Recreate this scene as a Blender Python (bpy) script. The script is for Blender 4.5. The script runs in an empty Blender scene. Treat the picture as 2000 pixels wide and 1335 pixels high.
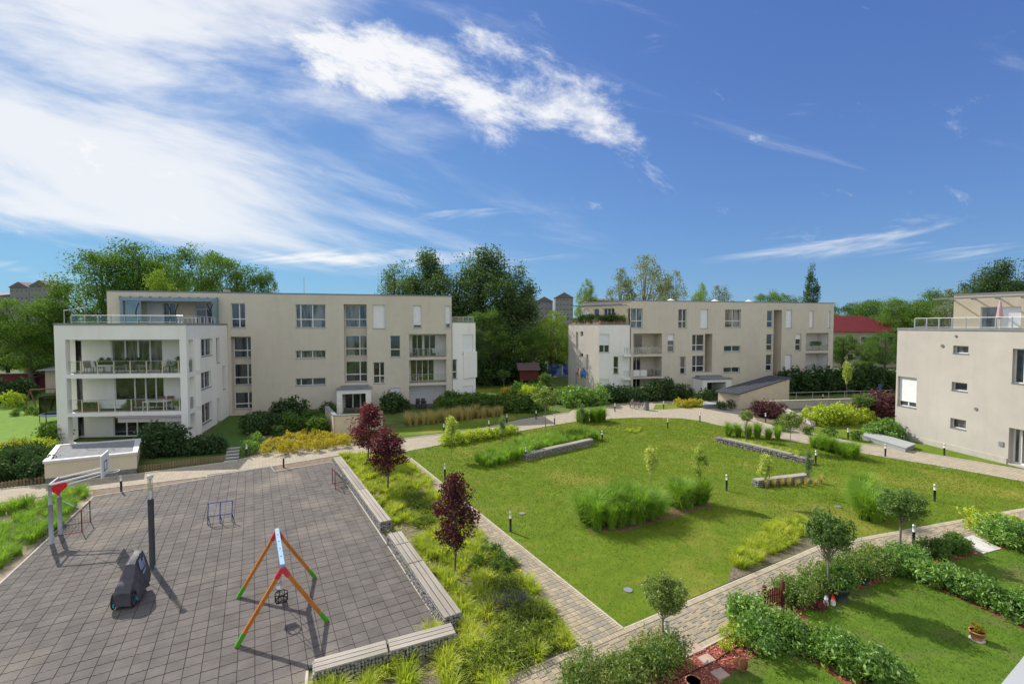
import bpy, math, random
import numpy as np
from mathutils import Vector
from mathutils.geometry import tessellate_polygon
R = math.radians
sc = bpy.context.scene
col = sc.collection
rnd = random.Random(7)
# ------------------------------------------------------------------ camera
H, FPX, PITCH = 9.5, 900.0, math.atan(32.5 / 900)
cam = bpy.data.cameras.new('camera'); cam.sensor_width = 36; cam.lens = 36 * FPX / 2000; cam.clip_end = 6000; cam.clip_start = .05
co = bpy.data.objects.new('camera', cam); col.objects.link(co)
co.location = (0, 0, H); co.rotation_euler = (math.pi / 2 - PITCH, 0, 0); sc.camera = co
# ------------------------------------------------------------------ sky, sun, exposure
SUN_EL, SUN_AZ = 41.0, -49.0           # azimuth from +Y towards +X
W = bpy.data.worlds.new('World'); sc.world = W; W.use_nodes = True
def build_world(strength=.1):
    nt = W.node_tree; N = nt.nodes; L = nt.links
    bg = N['Background']; bg.inputs[1].default_value = strength
    sky = N.new('ShaderNodeTexSky'); sky.sky_type = 'NISHITA'; sky.sun_disc = False
    sky.sun_elevation = R(SUN_EL); sky.sun_rotation = R(SUN_AZ); sky.air_density = 1.0; sky.dust_density = .25; sky.ozone_density = 4.0; sky.altitude = 200
    tc = N.new('ShaderNodeTexCoord'); sep = N.new('ShaderNodeSeparateXYZ'); L.new(tc.outputs['Generated'], sep.inputs[0])
    def m(op, a, b=None, c=None):
        n = N.new('ShaderNodeMath'); n.operation = op
        for i, v in enumerate((a, b, c)):
            if v is None: continue
            if isinstance(v, (int, float)): n.inputs[i].default_value = v
            else: L.new(v, n.inputs[i])
        return n.outputs[0]
    y = m('MAXIMUM', sep.outputs[1], .06)
    sx = m('DIVIDE', sep.outputs[0], y); sz = m('DIVIDE', sep.outputs[2], y)
    def lobe(cx, cz, ax, az, tilt, amp):
        t = R(tilt); c, s = math.cos(t), math.sin(t)
        dx = m('SUBTRACT', sx, cx); dz = m('SUBTRACT', sz, cz)
        a = m('DIVIDE', m('ADD', m('MULTIPLY', dx, c), m('MULTIPLY', dz, s)), ax)
        b = m('DIVIDE', m('SUBTRACT', m('MULTIPLY', dz, c), m('MULTIPLY', dx, s)), az)
        q = m('ADD', m('MULTIPLY', a, a), m('MULTIPLY', b, b))
        return m('MULTIPLY', m('POWER', 2.718, m('MULTIPLY', q, -1)), amp)
    def noise(scale, sxk, szk, tilt, detail, rough, dist=0., off=0.):
        cb = N.new('ShaderNodeCombineXYZ'); L.new(sx, cb.inputs[0]); L.new(sz, cb.inputs[1]); cb.inputs[2].default_value = off
        mp = N.new('ShaderNodeMapping'); mp.inputs['Rotation'].default_value = (0, 0, R(-tilt)); L.new(cb.outputs[0], mp.inputs[0])
        mp2 = N.new('ShaderNodeMapping'); mp2.inputs['Scale'].default_value = (sxk, szk, 1); L.new(mp.outputs[0], mp2.inputs[0])
        n = N.new('ShaderNodeTexNoise'); n.inputs['Scale'].default_value = scale; n.inputs['Detail'].default_value = detail
        n.inputs['Roughness'].default_value = rough; n.inputs['Distortion'].default_value = dist; L.new(mp2.outputs[0], n.inputs['Vector'])
        return n.outputs['Fac']
    def ss(v, lo, hi):
        n = N.new('ShaderNodeMapRange'); n.interpolation_type = 'SMOOTHSTEP'; L.new(v, n.inputs[0])
        n.inputs[1].default_value = lo; n.inputs[2].default_value = hi; return n.outputs[0]
    n1 = noise(2.0, .5, 2.7, -14, 10, .6, .45)          # streaked sheet
    n2 = noise(5.5, .8, 1.6, -20, 12, .68, .25, 3.1)      # puffs
    n3 = noise(4.0, .5, 4.5, 7, 10, .66, .8, 7.7)         # wisps
    sheet = m('ADD', lobe(-1.0, .56, .62, .30, -10, .56), lobe(-.62, .29, .60, .085, -13, .34))
    sheet = m('ADD', sheet, lobe(-1.0, .25, .5, .08, -6, .22))
    sheet = m('ADD', sheet, lobe(-.55, .72, .45, .12, 0, .25))
    c1 = ss(m('ADD', m('MULTIPLY', n1, 1.9), sheet), 1.04, 1.62)
    puff = m('ADD', lobe(-.17, .525, .33, .10, -17, .50), lobe(-.04, .61, .07, .035, -20, .30))
    puff = m('ADD', puff, lobe(.14, .44, .16, .06, -22, .34))
    puff = m('ADD', puff, lobe(-.27, .56, .16, .07, 10, .26))
    puff = m('ADD', puff, m('ADD', lobe(.39, .43, .035, .022, 0, .42), lobe(.52, .40, .03, .018, 0, .34)))
    c2 = ss(m('ADD', m('MULTIPLY', n2, 1.8), puff), 1.10, 1.60)
    wisp = m('ADD', lobe(.70, .19, .30, .04, 9, .19), lobe(.95, .17, .3, .04, -3, .17))
    wisp = m('ADD', wisp, m('ADD', lobe(-.42, .145, .16, .014, 0, .42), lobe(-.05, .245, .16, .02, 4, .34)))
    wisp = m('ADD', wisp, m('ADD', lobe(-.2, .145, .3, .02, 0, .3), lobe(.30, .60, .05, .04, 30, .16)))
    wisp = m('ADD', wisp, lobe(.62, .46, .05, .02, 12, .16))
    wisp = m('ADD', wisp, lobe(-1.05, .115, .12, .02, -12, .42))
    c3 = m('MULTIPLY', m('MULTIPLY', ss(m('ADD', m('MULTIPLY', n3, 2.0), wisp), 1.10, 1.72), .8), ss(wisp, .04, .2))
    cov = m('MINIMUM', m('ADD', m('ADD', m('MULTIPLY', c1, .86), c2), c3), .97)
    cov = m('MULTIPLY', cov, ss(sep.outputs[2], .03, .12))
    # unseen cloud added overhead and behind the viewer to whiten the fill light
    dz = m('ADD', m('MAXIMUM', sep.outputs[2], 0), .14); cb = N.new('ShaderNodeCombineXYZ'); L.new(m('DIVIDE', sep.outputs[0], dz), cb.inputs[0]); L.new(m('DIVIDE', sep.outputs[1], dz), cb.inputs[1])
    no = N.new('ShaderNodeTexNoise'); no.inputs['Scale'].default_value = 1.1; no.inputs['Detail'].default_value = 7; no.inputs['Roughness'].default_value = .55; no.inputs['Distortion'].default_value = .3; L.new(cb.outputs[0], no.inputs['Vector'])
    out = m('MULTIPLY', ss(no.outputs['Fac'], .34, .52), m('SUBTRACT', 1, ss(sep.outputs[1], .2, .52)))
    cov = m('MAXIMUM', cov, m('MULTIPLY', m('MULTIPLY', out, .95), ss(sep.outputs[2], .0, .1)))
    sr = N.new('ShaderNodeSeparateColor'); L.new(sky.outputs[0], sr.inputs[0]); cc = N.new('ShaderNodeCombineColor')
    for i, (g, a) in enumerate(((.55, .26), (.62, .12), (1.24, .22))):
        c = sr.outputs[i]; L.new(m('DIVIDE', m('MULTIPLY', c, g), m('ADD', m('MULTIPLY', c, a), 1)), cc.inputs[i])
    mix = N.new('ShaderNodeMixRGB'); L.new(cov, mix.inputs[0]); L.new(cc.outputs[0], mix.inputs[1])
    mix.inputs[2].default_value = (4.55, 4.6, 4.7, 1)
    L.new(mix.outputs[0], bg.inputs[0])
build_world(.10)
sd = bpy.data.lights.new('sun', 'SUN'); sd.energy = 2.5; sd.angle = R(.53); sd.color = (1, .94, .85)
so = bpy.data.objects.new('sun', sd); col.objects.link(so)
SDIR = Vector((math.sin(R(SUN_AZ)) * math.cos(R(SUN_EL)), math.cos(R(SUN_AZ)) * math.cos(R(SUN_EL)), math.sin(R(SUN_EL))))
so.rotation_euler = SDIR.to_track_quat('Z', 'Y').to_euler(); so.location = (-60, 50, 80)
vs = sc.view_settings; vs.view_transform = 'Standard'; vs.look = 'None'; vs.gamma = 1; vs.exposure = 1.06; vs.use_curve_mapping = False
cy = sc.cycles; cy.use_denoising = True; cy.max_bounces = 6; cy.diffuse_bounces = 3; cy.glossy_bounces = 3; cy.transparent_max_bounces = 8; cy.transmission_bounces = 3
cy.caustics_reflective = False; cy.caustics_refractive = False; cy.sample_clamp_indirect = 6
# ------------------------------------------------------------------ picture-to-place helpers
_c, _s = math.cos(PITCH), math.sin(PITCH)
def ray(px, py):
    u = (px - 1000) / FPX; v = (667.5 - py) / FPX
    return Vector((u, _c + v * _s, v * _c - _s))
def G(px, py, z=0.):
    r = ray(px, py); t = (z - H) / r.z
    return Vector((r.x * t, r.y * t, z))
def VZ(py, p, px=1000):               # height above ground on the vertical through p seen at row py
    r = ray(px, py); return H + r.z * p.y / r.y
# ------------------------------------------------------------------ materials
MATS = {}
def lin(c): return tuple(((v / 255) / 12.92 if v / 255 < .04045 else ((v / 255 + .055) / 1.055) ** 2.4) for v in c)
def mat(name, c, c2=None, rough=.8, ns=3., bump=0., bs=None, spec=.3, metal=0., detail=6, ramp=(.35, .65), coords='Object', scale=(1, 1, 1), extra=None):
    if name in MATS: return MATS[name]
    M = bpy.data.materials.new(name); M.use_nodes = True; MATS[name] = M
    nt = M.node_tree; N = nt.nodes; L = nt.links; b = N['Principled BSDF']
    b.inputs['Roughness'].default_value = rough; b.inputs['Metallic'].default_value = metal; b.inputs['Specular IOR Level'].default_value = spec
    tc = N.new('ShaderNodeTexCoord'); mp = N.new('ShaderNodeMapping'); mp.inputs['Scale'].default_value = scale; L.new(N.new('ShaderNodeNewGeometry').outputs['Position'] if coords == 'World' else tc.outputs[coords], mp.inputs[0])
    n = N.new('ShaderNodeTexNoise'); n.inputs['Scale'].default_value = ns; n.inputs['Detail'].default_value = detail; n.inputs['Roughness'].default_value = .6; L.new(mp.outputs[0], n.inputs['Vector'])
    cr = N.new('ShaderNodeValToRGB'); cr.color_ramp.elements[0].position = ramp[0]; cr.color_ramp.elements[1].position = ramp[1]
    cr.color_ramp.elements[0].color = (*c, 1); cr.color_ramp.elements[1].color = (*(c2 or tuple(min(1, v * 1.12) for v in c)), 1)
    L.new(n.outputs['Fac'], cr.inputs[0]); out = cr.outputs[0]
    if extra: out = extra(nt, mp, out)
    L.new(out, b.inputs['Base Color'])
    if bump:
        nb = N.new('ShaderNodeTexNoise'); nb.inputs['Scale'].default_value = bs or ns * 8; nb.inputs['Detail'].default_value = 4; L.new(mp.outputs[0], nb.inputs['Vector'])
        bp = N.new('ShaderNodeBump'); bp.inputs['Strength'].default_value = bump; bp.inputs['Distance'].default_value = .02; L.new(nb.outputs['Fac'], bp.inputs['Height']); L.new(bp.outputs[0], b.inputs['Normal'])
    return M
def mulnoise(scale, lo, hi, p=(.3, .7), sc3=(1, 1, 1), detail=5):      # large soft stains multiplied on
    def f(nt, mp, out):
        N, L = nt.nodes, nt.links
        m2 = N.new('ShaderNodeMapping'); m2.inputs['Scale'].default_value = sc3; L.new(mp.outputs[0], m2.inputs[0])
        n = N.new('ShaderNodeTexNoise'); n.inputs['Scale'].default_value = scale; n.inputs['Detail'].default_value = detail; L.new(m2.outputs[0], n.inputs['Vector'])
        r = N.new('ShaderNodeValToRGB'); r.color_ramp.elements[0].position = p[0]; r.color_ramp.elements[1].position = p[1]
        r.color_ramp.elements[0].color = (*lo, 1); r.color_ramp.elements[1].color = (*hi, 1); L.new(n.outputs['Fac'], r.inputs[0])
        mx = N.new('ShaderNodeMixRGB'); mx.blend_type = 'MULTIPLY'; mx.inputs[0].default_value = 1; L.new(out, mx.inputs[1]); L.new(r.outputs[0], mx.inputs[2])
        return mx.outputs[0]
    return f
def mixnoise(scale, c, p=(.5, .7), detail=6, prev=None):                # patches of another colour laid over
    def f(nt, mp, out):
        if prev: out = prev(nt, mp, out)
        N, L = nt.nodes, nt.links
        n = N.new('ShaderNodeTexNoise'); n.inputs['Scale'].default_value = scale; n.inputs['Detail'].default_value = detail; L.new(mp.outputs[0], n.inputs['Vector'])
        r = N.new('ShaderNodeMapRange'); r.inputs[1].default_value = p[0]; r.inputs[2].default_value = p[1]; L.new(n.outputs['Fac'], r.inputs[0])
        mx = N.new('ShaderNodeMixRGB'); L.new(r.outputs[0], mx.inputs[0]); L.new(out, mx.inputs[1]); mx.inputs[2].default_value = (*c, 1)
        return mx.outputs[0]
    return f
def randmul(lo, hi):                                                     # each copy a little lighter or darker
    def f(nt, mp, out):
        N, L = nt.nodes, nt.links
        o = N.new('ShaderNodeObjectInfo'); r = N.new('ShaderNodeMapRange'); r.inputs[3].default_value = lo; r.inputs[4].default_value = hi; L.new(o.outputs['Random'], r.inputs[0])
        mx = N.new('ShaderNodeMixRGB'); mx.blend_type = 'MULTIPLY'; mx.inputs[0].default_value = 1; L.new(out, mx.inputs[1]); L.new(r.outputs[0], mx.inputs[2])
        return mx.outputs[0]
    return f
def attrmul(lo, hi, prev=None, pal=None):                                # the same from a face value in a joined mesh
    def f(nt, mp, out):
        if prev: out = prev(nt, mp, out)
        N, L = nt.nodes, nt.links
        o = N.new('ShaderNodeAttribute'); o.attribute_name = 'rnd'; r = N.new('ShaderNodeMapRange'); r.inputs[3].default_value = lo; r.inputs[4].default_value = hi; L.new(o.outputs['Fac'], r.inputs[0])
        mx = N.new('ShaderNodeMixRGB'); mx.blend_type = 'MULTIPLY'; mx.inputs[0].default_value = 1; L.new(out, mx.inputs[1]); L.new(r.outputs[0], mx.inputs[2])
        return mx.outputs[0]
    return f
def leafmat(name, cols, trans=.35, gloss=.06, rough=.45, nscale=.5, gain=1.9):
    gloss *= .5; rough = max(rough, .55); cols = [tuple(min(.8, v * gain) for v in c) for c in cols]
    if name in MATS: return MATS[name]
    M = bpy.data.materials.new(name); M.use_nodes = True; MATS[name] = M
    nt = M.node_tree; N = nt.nodes; L = nt.links; N.remove(N['Principled BSDF'])
    at = N.new('ShaderNodeAttribute'); at.attribute_name = 'rnd'
    oi = N.new('ShaderNodeObjectInfo')
    tc = N.new('ShaderNodeTexCoord'); no = N.new('ShaderNodeTexNoise'); no.inputs['Scale'].default_value = nscale; no.inputs['Detail'].default_value = 3; L.new(tc.outputs['Object'], no.inputs['Vector'])
    a = N.new('ShaderNodeMath'); a.operation = 'MULTIPLY_ADD'; L.new(no.outputs['Fac'], a.inputs[0]); a.inputs[1].default_value = .9; a.inputs[2].default_value = -.45
    b = N.new('ShaderNodeMath'); b.operation = 'MULTIPLY_ADD'; L.new(at.outputs['Fac'], b.inputs[0]); b.inputs[1].default_value = .7; L.new(a.outputs[0], b.inputs[2])
    c = N.new('ShaderNodeMath'); c.operation = 'MULTIPLY_ADD'; L.new(oi.outputs['Random'], c.inputs[0]); c.inputs[1].default_value = .3; L.new(b.outputs[0], c.inputs[2])
    cr = N.new('ShaderNodeValToRGB'); L.new(c.outputs[0], cr.inputs[0]); e = cr.color_ramp.elements
    e[0].color = (*cols[0], 1); e[0].position = 0; e[1].color = (*cols[-1], 1); e[1].position = 1
    for i, cc in enumerate(cols[1:-1]): q = e.new((i + 1) / (len(cols) - 1)); q.color = (*cc, 1)
    d = N.new('ShaderNodeBsdfDiffuse'); t = N.new('ShaderNodeBsdfTranslucent'); g = N.new('ShaderNodeBsdfGlossy'); g.inputs['Roughness'].default_value = rough
    L.new(cr.outputs[0], d.inputs[0])
    br = N.new('ShaderNodeMixRGB'); br.blend_type = 'MULTIPLY'; br.inputs[0].default_value = 1; L.new(cr.outputs[0], br.inputs[1]); br.inputs[2].default_value = (1.5, 1.6, .7, 1); L.new(br.outputs[0], t.inputs[0])
    m1 = N.new('ShaderNodeMixShader'); m1.inputs[0].default_value = trans; L.new(d.outputs[0], m1.inputs[1]); L.new(t.outputs[0], m1.inputs[2])
    m2 = N.new('ShaderNodeMixShader'); m2.inputs[0].default_value = gloss; L.new(m1.outputs[0], m2.inputs[1]); L.new(g.outputs[0], m2.inputs[2])
    L.new(m2.outputs[0], N['Material Output'].inputs[0]); return M
def glassmat(name, tint=(.75, .85, .85), opac=.25):
    if name in MATS: return MATS[name]
    M = bpy.data.materials.new(name); M.use_nodes = True; MATS[name] = M
    nt = M.node_tree; N = nt.nodes; L = nt.links; N.remove(N['Principled BSDF'])
    tr = N.new('ShaderNodeBsdfTransparent'); tr.inputs[0].default_value = (*tint, 1)
    gl = N.new('ShaderNodeBsdfGlossy'); gl.inputs['Roughness'].default_value = .03
    no = N.new('ShaderNodeTexNoise'); no.inputs['Scale'].default_value = 1.5
    mr = N.new('ShaderNodeMapRange'); mr.inputs[3].default_value = opac * .7; mr.inputs[4].default_value = opac * 1.3; L.new(no.outputs['Fac'], mr.inputs[0])
    mx = N.new('ShaderNodeMixShader'); L.new(mr.outputs[0], mx.inputs[0]); L.new(tr.outputs[0], mx.inputs[1]); L.new(gl.outputs[0], mx.inputs[2]); L.new(mx.outputs[0], N['Material Output'].inputs[0]); return M
def panemat(name, c, c2, ns=.9, scale=(1, 1, 1)):
    M = mat(name, c, c2, rough=.04, ns=ns, spec=.9, detail=3, ramp=(.42, .58), scale=scale)
    M.node_tree.nodes['Principled BSDF'].inputs['IOR'].default_value = 1.6; return M
def streaks(nt, mp, out):
    out = mulnoise(.3, (.93, .93, .925), (1.03, 1.03, 1.02), sc3=(1, 1, .5))(nt, mp, out)
    return mulnoise(2.2, (.965, .962, .955), (1.0, 1.0, 1.0), (.32, .5), (1, 1, .06), 4)(nt, mp, out)
BEIGE = mat('beige_render', (.63, .575, .48), (.67, .61, .51), rough=.92, ns=1.2, bump=.25, bs=60, extra=streaks)
CREAM = mat('cream_render', (.60, .52, .38), (.65, .57, .42), rough=.92, ns=1.2, bump=.25, bs=60)
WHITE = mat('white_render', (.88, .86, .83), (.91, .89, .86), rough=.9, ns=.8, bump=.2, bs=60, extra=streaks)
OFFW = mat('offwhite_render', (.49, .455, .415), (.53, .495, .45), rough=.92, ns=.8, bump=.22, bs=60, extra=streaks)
PLINTH = mat('plinth_grey', (.16, .16, .165), (.21, .21, .21), rough=.9, ns=5)
COPING = mat('coping_metal', (.20, .21, .225), (.25, .26, .28), rough=.45, ns=2, spec=.5)
FRAME = mat('frame_white', (.74, .74, .73), (.80, .80, .79), rough=.5, ns=4)
SHUT = mat('shutter_white', (.76, .77, .78), (.82, .83, .84), rough=.55, ns=2)
PANES = [panemat('pane_dark', (.012, .016, .02), (.03, .036, .04)), panemat('pane_blue', (.02, .035, .05), (.05, .07, .085), .6), panemat('pane_curtain', (.03, .035, .035), (.20, .21, .20), 2.2, (1, 1, .15)), panemat('pane_green', (.012, .02, .012), (.05, .07, .045), .8)]
GLASS = glassmat('rail_glass', (.95, .97, .965), .07)
STEEL = mat('galvanised', (.42, .43, .44), (.5, .51, .52), rough=.4, ns=6, metal=.5)
DARK = mat('dark_metal', (.028, .03, .034), (.045, .047, .05), rough=.5, ns=5)
BLACK = mat('black_plastic', (.01, .01, .012), (.02, .02, .022), rough=.55, ns=6)
BLUEG = mat('blue_grey_steel', (.20, .28, .36), (.25, .33, .41), rough=.4, ns=3)
ROOFG = mat('roof_gravel', (.22, .215, .21), (.32, .31, .30), rough=.95, ns=9, bump=.4)
FLOORG = mat('balcony_floor', (.24, .22, .20), (.3, .28, .26), rough=.8, ns=4)
CONC = mat('concrete', (.42, .40, .36), (.52, .49, .45), rough=.9, ns=3, bump=.2)
KERB = mat('kerb_concrete', (.46, .42, .35), (.56, .52, .44), rough=.92, ns=5, bump=.2)
SOIL = mat('soil', (.16, .12, .085), (.27, .21, .155), rough=1, ns=4, bump=.6)
MULCH = mat('red_mulch', (.17, .045, .028), (.34, .11, .075), rough=1, ns=16, bump=1.0, bs=22)
TAN = None
# ------------------------------------------------------------------ object helpers
def tag(o, label=None, cat=None, group=None, kind=None):
    if label: o['label'] = label
    if cat: o['category'] = cat
    if group: o['group'] = group
    if kind: o['kind'] = kind
    return o
def thing(name, label, cat, loc=(0, 0, 0), rz=0., group=None):
    o = bpy.data.objects.new(name, None); col.objects.link(o); o.location = loc; o.rotation_euler = (0, 0, rz); o.empty_display_size = .2
    return tag(o, label, cat, group)
def link(name, me, parent=None, local=False):
    o = bpy.data.objects.new(name, me); col.objects.link(o)
    if parent is not None:
        o.parent = parent
        if not local and parent.parent is None: o.location = -parent.location
    return o
def copy_tree(o, parent=None):
    c = o.copy(); col.objects.link(c); c.parent = parent
    for ch in o.children: copy_tree(ch, c)
    return c
def place(proto, first, loc, rz=0., s=1., label=None, group=None, cat=None):
    o = proto if first else copy_tree(proto)
    o.location = loc; o.rotation_euler = (0, 0, rz); o.scale = s if hasattr(s, '__len__') else (s, s, s)
    return tag(o, label, cat, group)
class MB:
    def __init__(self): self.v = []; self.f = []; self.m = []
    def add(self, vs, fs, m=0):
        b = len(self.v); self.v += [tuple(p) for p in vs]; self.f += [tuple(b + i for i in f) for f in fs]; self.m += [m] * len(fs); return self
    def quad(self, a, b, c, d, m=0): return self.add((a, b, c, d), ((0, 1, 2, 3),), m)
    def hexa(self, p, m=0): return self.add(p, ((3, 2, 1, 0), (4, 5, 6, 7), (0, 1, 5, 4), (1, 2, 6, 5), (2, 3, 7, 6), (3, 0, 4, 7)), m)
    def box(self, c, s, rz=0., m=0):
        x, y, z = s[0] / 2, s[1] / 2, s[2] / 2; ca, sa = math.cos(rz), math.sin(rz)
        P = [(-x, -y, -z), (x, -y, -z), (x, y, -z), (-x, y, -z), (-x, -y, z), (x, -y, z), (x, y, z), (-x, y, z)]
        return self.hexa([(c[0] + a * ca - b * sa, c[1] + a * sa + b * ca, c[2] + d) for a, b, d in P], m)
    def beam(self, p, q, w, h=None, m=0, up=(0, 0, 1)):
        p, q = Vector(p), Vector(q); h = h or w; d = (q - p).normalized(); u = Vector(up)
        if abs(d.dot(u)) > .98: u = Vector((0, 1, 0))
        s = d.cross(u).normalized(); t = s.cross(d).normalized(); s *= w / 2; t *= h / 2
        return self.hexa([p - s - t, p + s - t, q + s - t, q - s - t, p - s + t, p + s + t, q + s + t, q - s + t], m)
    def tube(self, pts, r, n=8, m=0, caps=True):
        pts = [Vector(p) for p in pts]; k = len(pts); rs = r if hasattr(r, '__len__') else [r] * k; vs = []; fs = []
        for i, p in enumerate(pts):
            d = (pts[min(i + 1, k - 1)] - pts[max(i - 1, 0)])
            d = d.normalized() if d.length > 1e-9 else Vector((0, 0, 1))
            u = Vector((1, 0, 0)) if abs(d.x) < .9 else Vector((0, 1, 0)); s = d.cross(u).normalized(); t = d.cross(s)
            for j in range(n): a = 2 * math.pi * j / n; vs.append(p + (s * math.cos(a) + t * math.sin(a)) * rs[i])
        for i in range(k - 1):
            for j in range(n): fs.append((i * n + j, i * n + (j + 1) % n, (i + 1) * n + (j + 1) % n, (i + 1) * n + j))
        if caps: fs += [tuple(range(n)), tuple(range((k - 1) * n, k * n))[::-1]]
        return self.add(vs, fs, m)
    def lathe(self, prof, c=(0, 0, 0), n=14, m=0): return self.tube([(c[0], c[1], c[2] + z) for r, z in prof], [max(r, 1e-4) for r, z in prof], n, m)
    def prism(self, poly, z0, z1, m=0, bottom=True, mtop=None):
        k = len(poly); area = sum(poly[i][0] * poly[(i + 1) % k][1] - poly[(i + 1) % k][0] * poly[i][1] for i in range(k))
        if area < 0: poly = poly[::-1]
        vs = [(p[0], p[1], z0) for p in poly] + [(p[0], p[1], z1) for p in poly]
        tri = tessellate_polygon([[Vector((p[0], p[1], 0)) for p in poly]])
        def fix(t):
            a, b, c = (Vector(poly[i][:2]) for i in t)
            return t if (b - a).cross(c - a) > 0 else t[::-1]
        tri = [fix(tuple(t)) for t in tri]
        self.add(vs, [(i, (i + 1) % k, k + (i + 1) % k, k + i) for i in range(k)], m)
        self.add(vs, [tuple(k + i for i in t) for t in tri], m if mtop is None else mtop)
        if bottom: self.add(vs, [t[::-1] for t in tri], m)
        return self
    def mesh(self, name, mats, smooth=False, attr=None):
        me = bpy.data.meshes.new(name); me.from_pydata(self.v, [], self.f)
        for m_ in (mats if isinstance(mats, (list, tuple)) else [mats]): me.materials.append(m_)
        me.polygons.foreach_set('material_index', self.m)
        if smooth: me.polygons.foreach_set('use_smooth', [True] * len(self.f))
        if attr is not None: a = me.attributes.new('rnd', 'FLOAT', 'FACE'); a.data.foreach_set('value', attr)
        me.update(); return me
    def build(self, name, mats, parent=None, local=False, smooth=False): return link(name, self.mesh(name, mats, smooth), parent, local)
def npmesh(name, V, Fc, mats, rn=None, smooth=False):       # V (n,3); Fc (m,k) ints
    me = bpy.data.meshes.new(name); k = Fc.shape[1]
    me.vertices.add(len(V)); me.vertices.foreach_set('co', V.astype(np.float32).ravel())
    me.loops.add(Fc.size); me.loops.foreach_set('vertex_index', Fc.astype(np.int32).ravel())
    me.polygons.add(len(Fc)); me.polygons.foreach_set('loop_start', np.arange(0, Fc.size, k, dtype=np.int32))
    for m_ in (mats if isinstance(mats, (list, tuple)) else [mats]): me.materials.append(m_)
    if rn is not None: a = me.attributes.new('rnd', 'FLOAT', 'FACE'); a.data.foreach_set('value', rn.astype(np.float32))
    me.update(calc_edges=True); me.validate(); return me
def inpoly(x, y, poly):
    c = False; n = len(poly); j = n - 1
    for i in range(n):
        xi, yi = poly[i][0], poly[i][1]; xj, yj = poly[j][0], poly[j][1]
        if (yi > y) != (yj > y) and x < (xj - xi) * (y - yi) / (yj - yi) + xi: c = not c
        j = i
    return c
def np_inpoly(X, Y, poly):
    c = np.zeros(X.shape, bool); n = len(poly); j = n - 1
    for i in range(n):
        xi, yi = poly[i][0], poly[i][1]; xj, yj = poly[j][0], poly[j][1]
        if yi != yj: c ^= ((yi > Y) != (yj > Y)) & (X < (xj - xi) * (Y - yi) / (yj - yi) + xi)
        j = i
    return c
def PG(pts): return [G(*p) for p in pts]
def sheet(name, poly, z, m, label=None, kind='structure'):
    o = MB().prism([(p[0], p[1]) for p in poly], z - .03, z, bottom=False).build(name, m); return tag(o, label, None, None, kind)
def scatter(poly, n, seed, mind=0.):
    r = random.Random(seed); xs = [p[0] for p in poly]; ys = [p[1] for p in poly]; out = []; tries = 0
    while len(out) < n and tries < n * 60:
        tries += 1; x = r.uniform(min(xs), max(xs)); y = r.uniform(min(ys), max(ys))
        if inpoly(x, y, poly) and all((x - a) ** 2 + (y - b) ** 2 > mind * mind for a, b in out): out.append((x, y))
    return out
def along(pts, step, jit=0., seed=0):
    r = random.Random(seed); out = []
    for a, b in zip(pts, pts[1:]):
        a, b = Vector(a), Vector(b); n = max(1, int((b - a).length / step))
        for i in range(n):
            p = a.lerp(b, (i + .5) / n); out.append(Vector((p.x + r.uniform(-jit, jit), p.y + r.uniform(-jit, jit), 0)))
    return out
# ------------------------------------------------------------------ foliage helpers
def leaves(P, size, rng, up=.5, aspect=.55, jitter=.5, out=None):      # kite-shaped leaf faces at points P
    n = len(P); d = rng.normal(size=(n, 3)); d[:, 2] += up * 1.2
    if out is not None: d += out
    d /= np.linalg.norm(d, axis=1)[:, None]
    t = rng.normal(size=(n, 3)); t -= (t * d).sum(1)[:, None] * d; t /= np.linalg.norm(t, axis=1)[:, None]; b = np.cross(d, t)
    s = (size * (1 + jitter * rng.uniform(-1, 1, n)))[:, None]
    V = np.empty((n, 4, 3)); V[:, 0] = P - t * s * .5; V[:, 1] = P + b * s * aspect * .5 + d * s * .06; V[:, 2] = P + t * s * .5; V[:, 3] = P - b * s * aspect * .5 + d * s * .06
    return V.reshape(-1, 3), np.arange(n * 4).reshape(n, 4), rng.uniform(0, 1, n)
def clumps(rng, n, rad, cen, lo=.35, shape=None):
    d = rng.normal(size=(n, 3)); d /= np.linalg.norm(d, axis=1)[:, None]; r = (lo ** 3 + rng.uniform(0, 1, n) * (1 - lo ** 3)) ** (1 / 3)
    C = d * r[:, None] * np.array(rad)
    if shape: k = shape(C[:, 2] / rad[2]); C[:, 0] *= k; C[:, 1] *= k
    return C + np.array(cen)
def crown(rng, C, k, cr, size, flat=.7, up=.5, aspect=.55):
    P = np.repeat(C, k, 0) + np.clip(rng.normal(size=(len(C) * k, 3)), -1.6, 1.6) * np.array((cr, cr, cr * flat)) * np.repeat(rng.uniform(.6, 1.3, len(C)), k)[:, None] * .6
    return leaves(P, size, rng, up, aspect)
BARK = mat('bark', (.085, .07, .055), (.16, .135, .11), rough=.95, ns=8, bump=.6, scale=(1, 1, .25))
BARKP = mat('bark_pale', (.20, .175, .14), (.30, .27, .22), rough=.95, ns=8, bump=.4, scale=(1, 1, .25))
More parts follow.
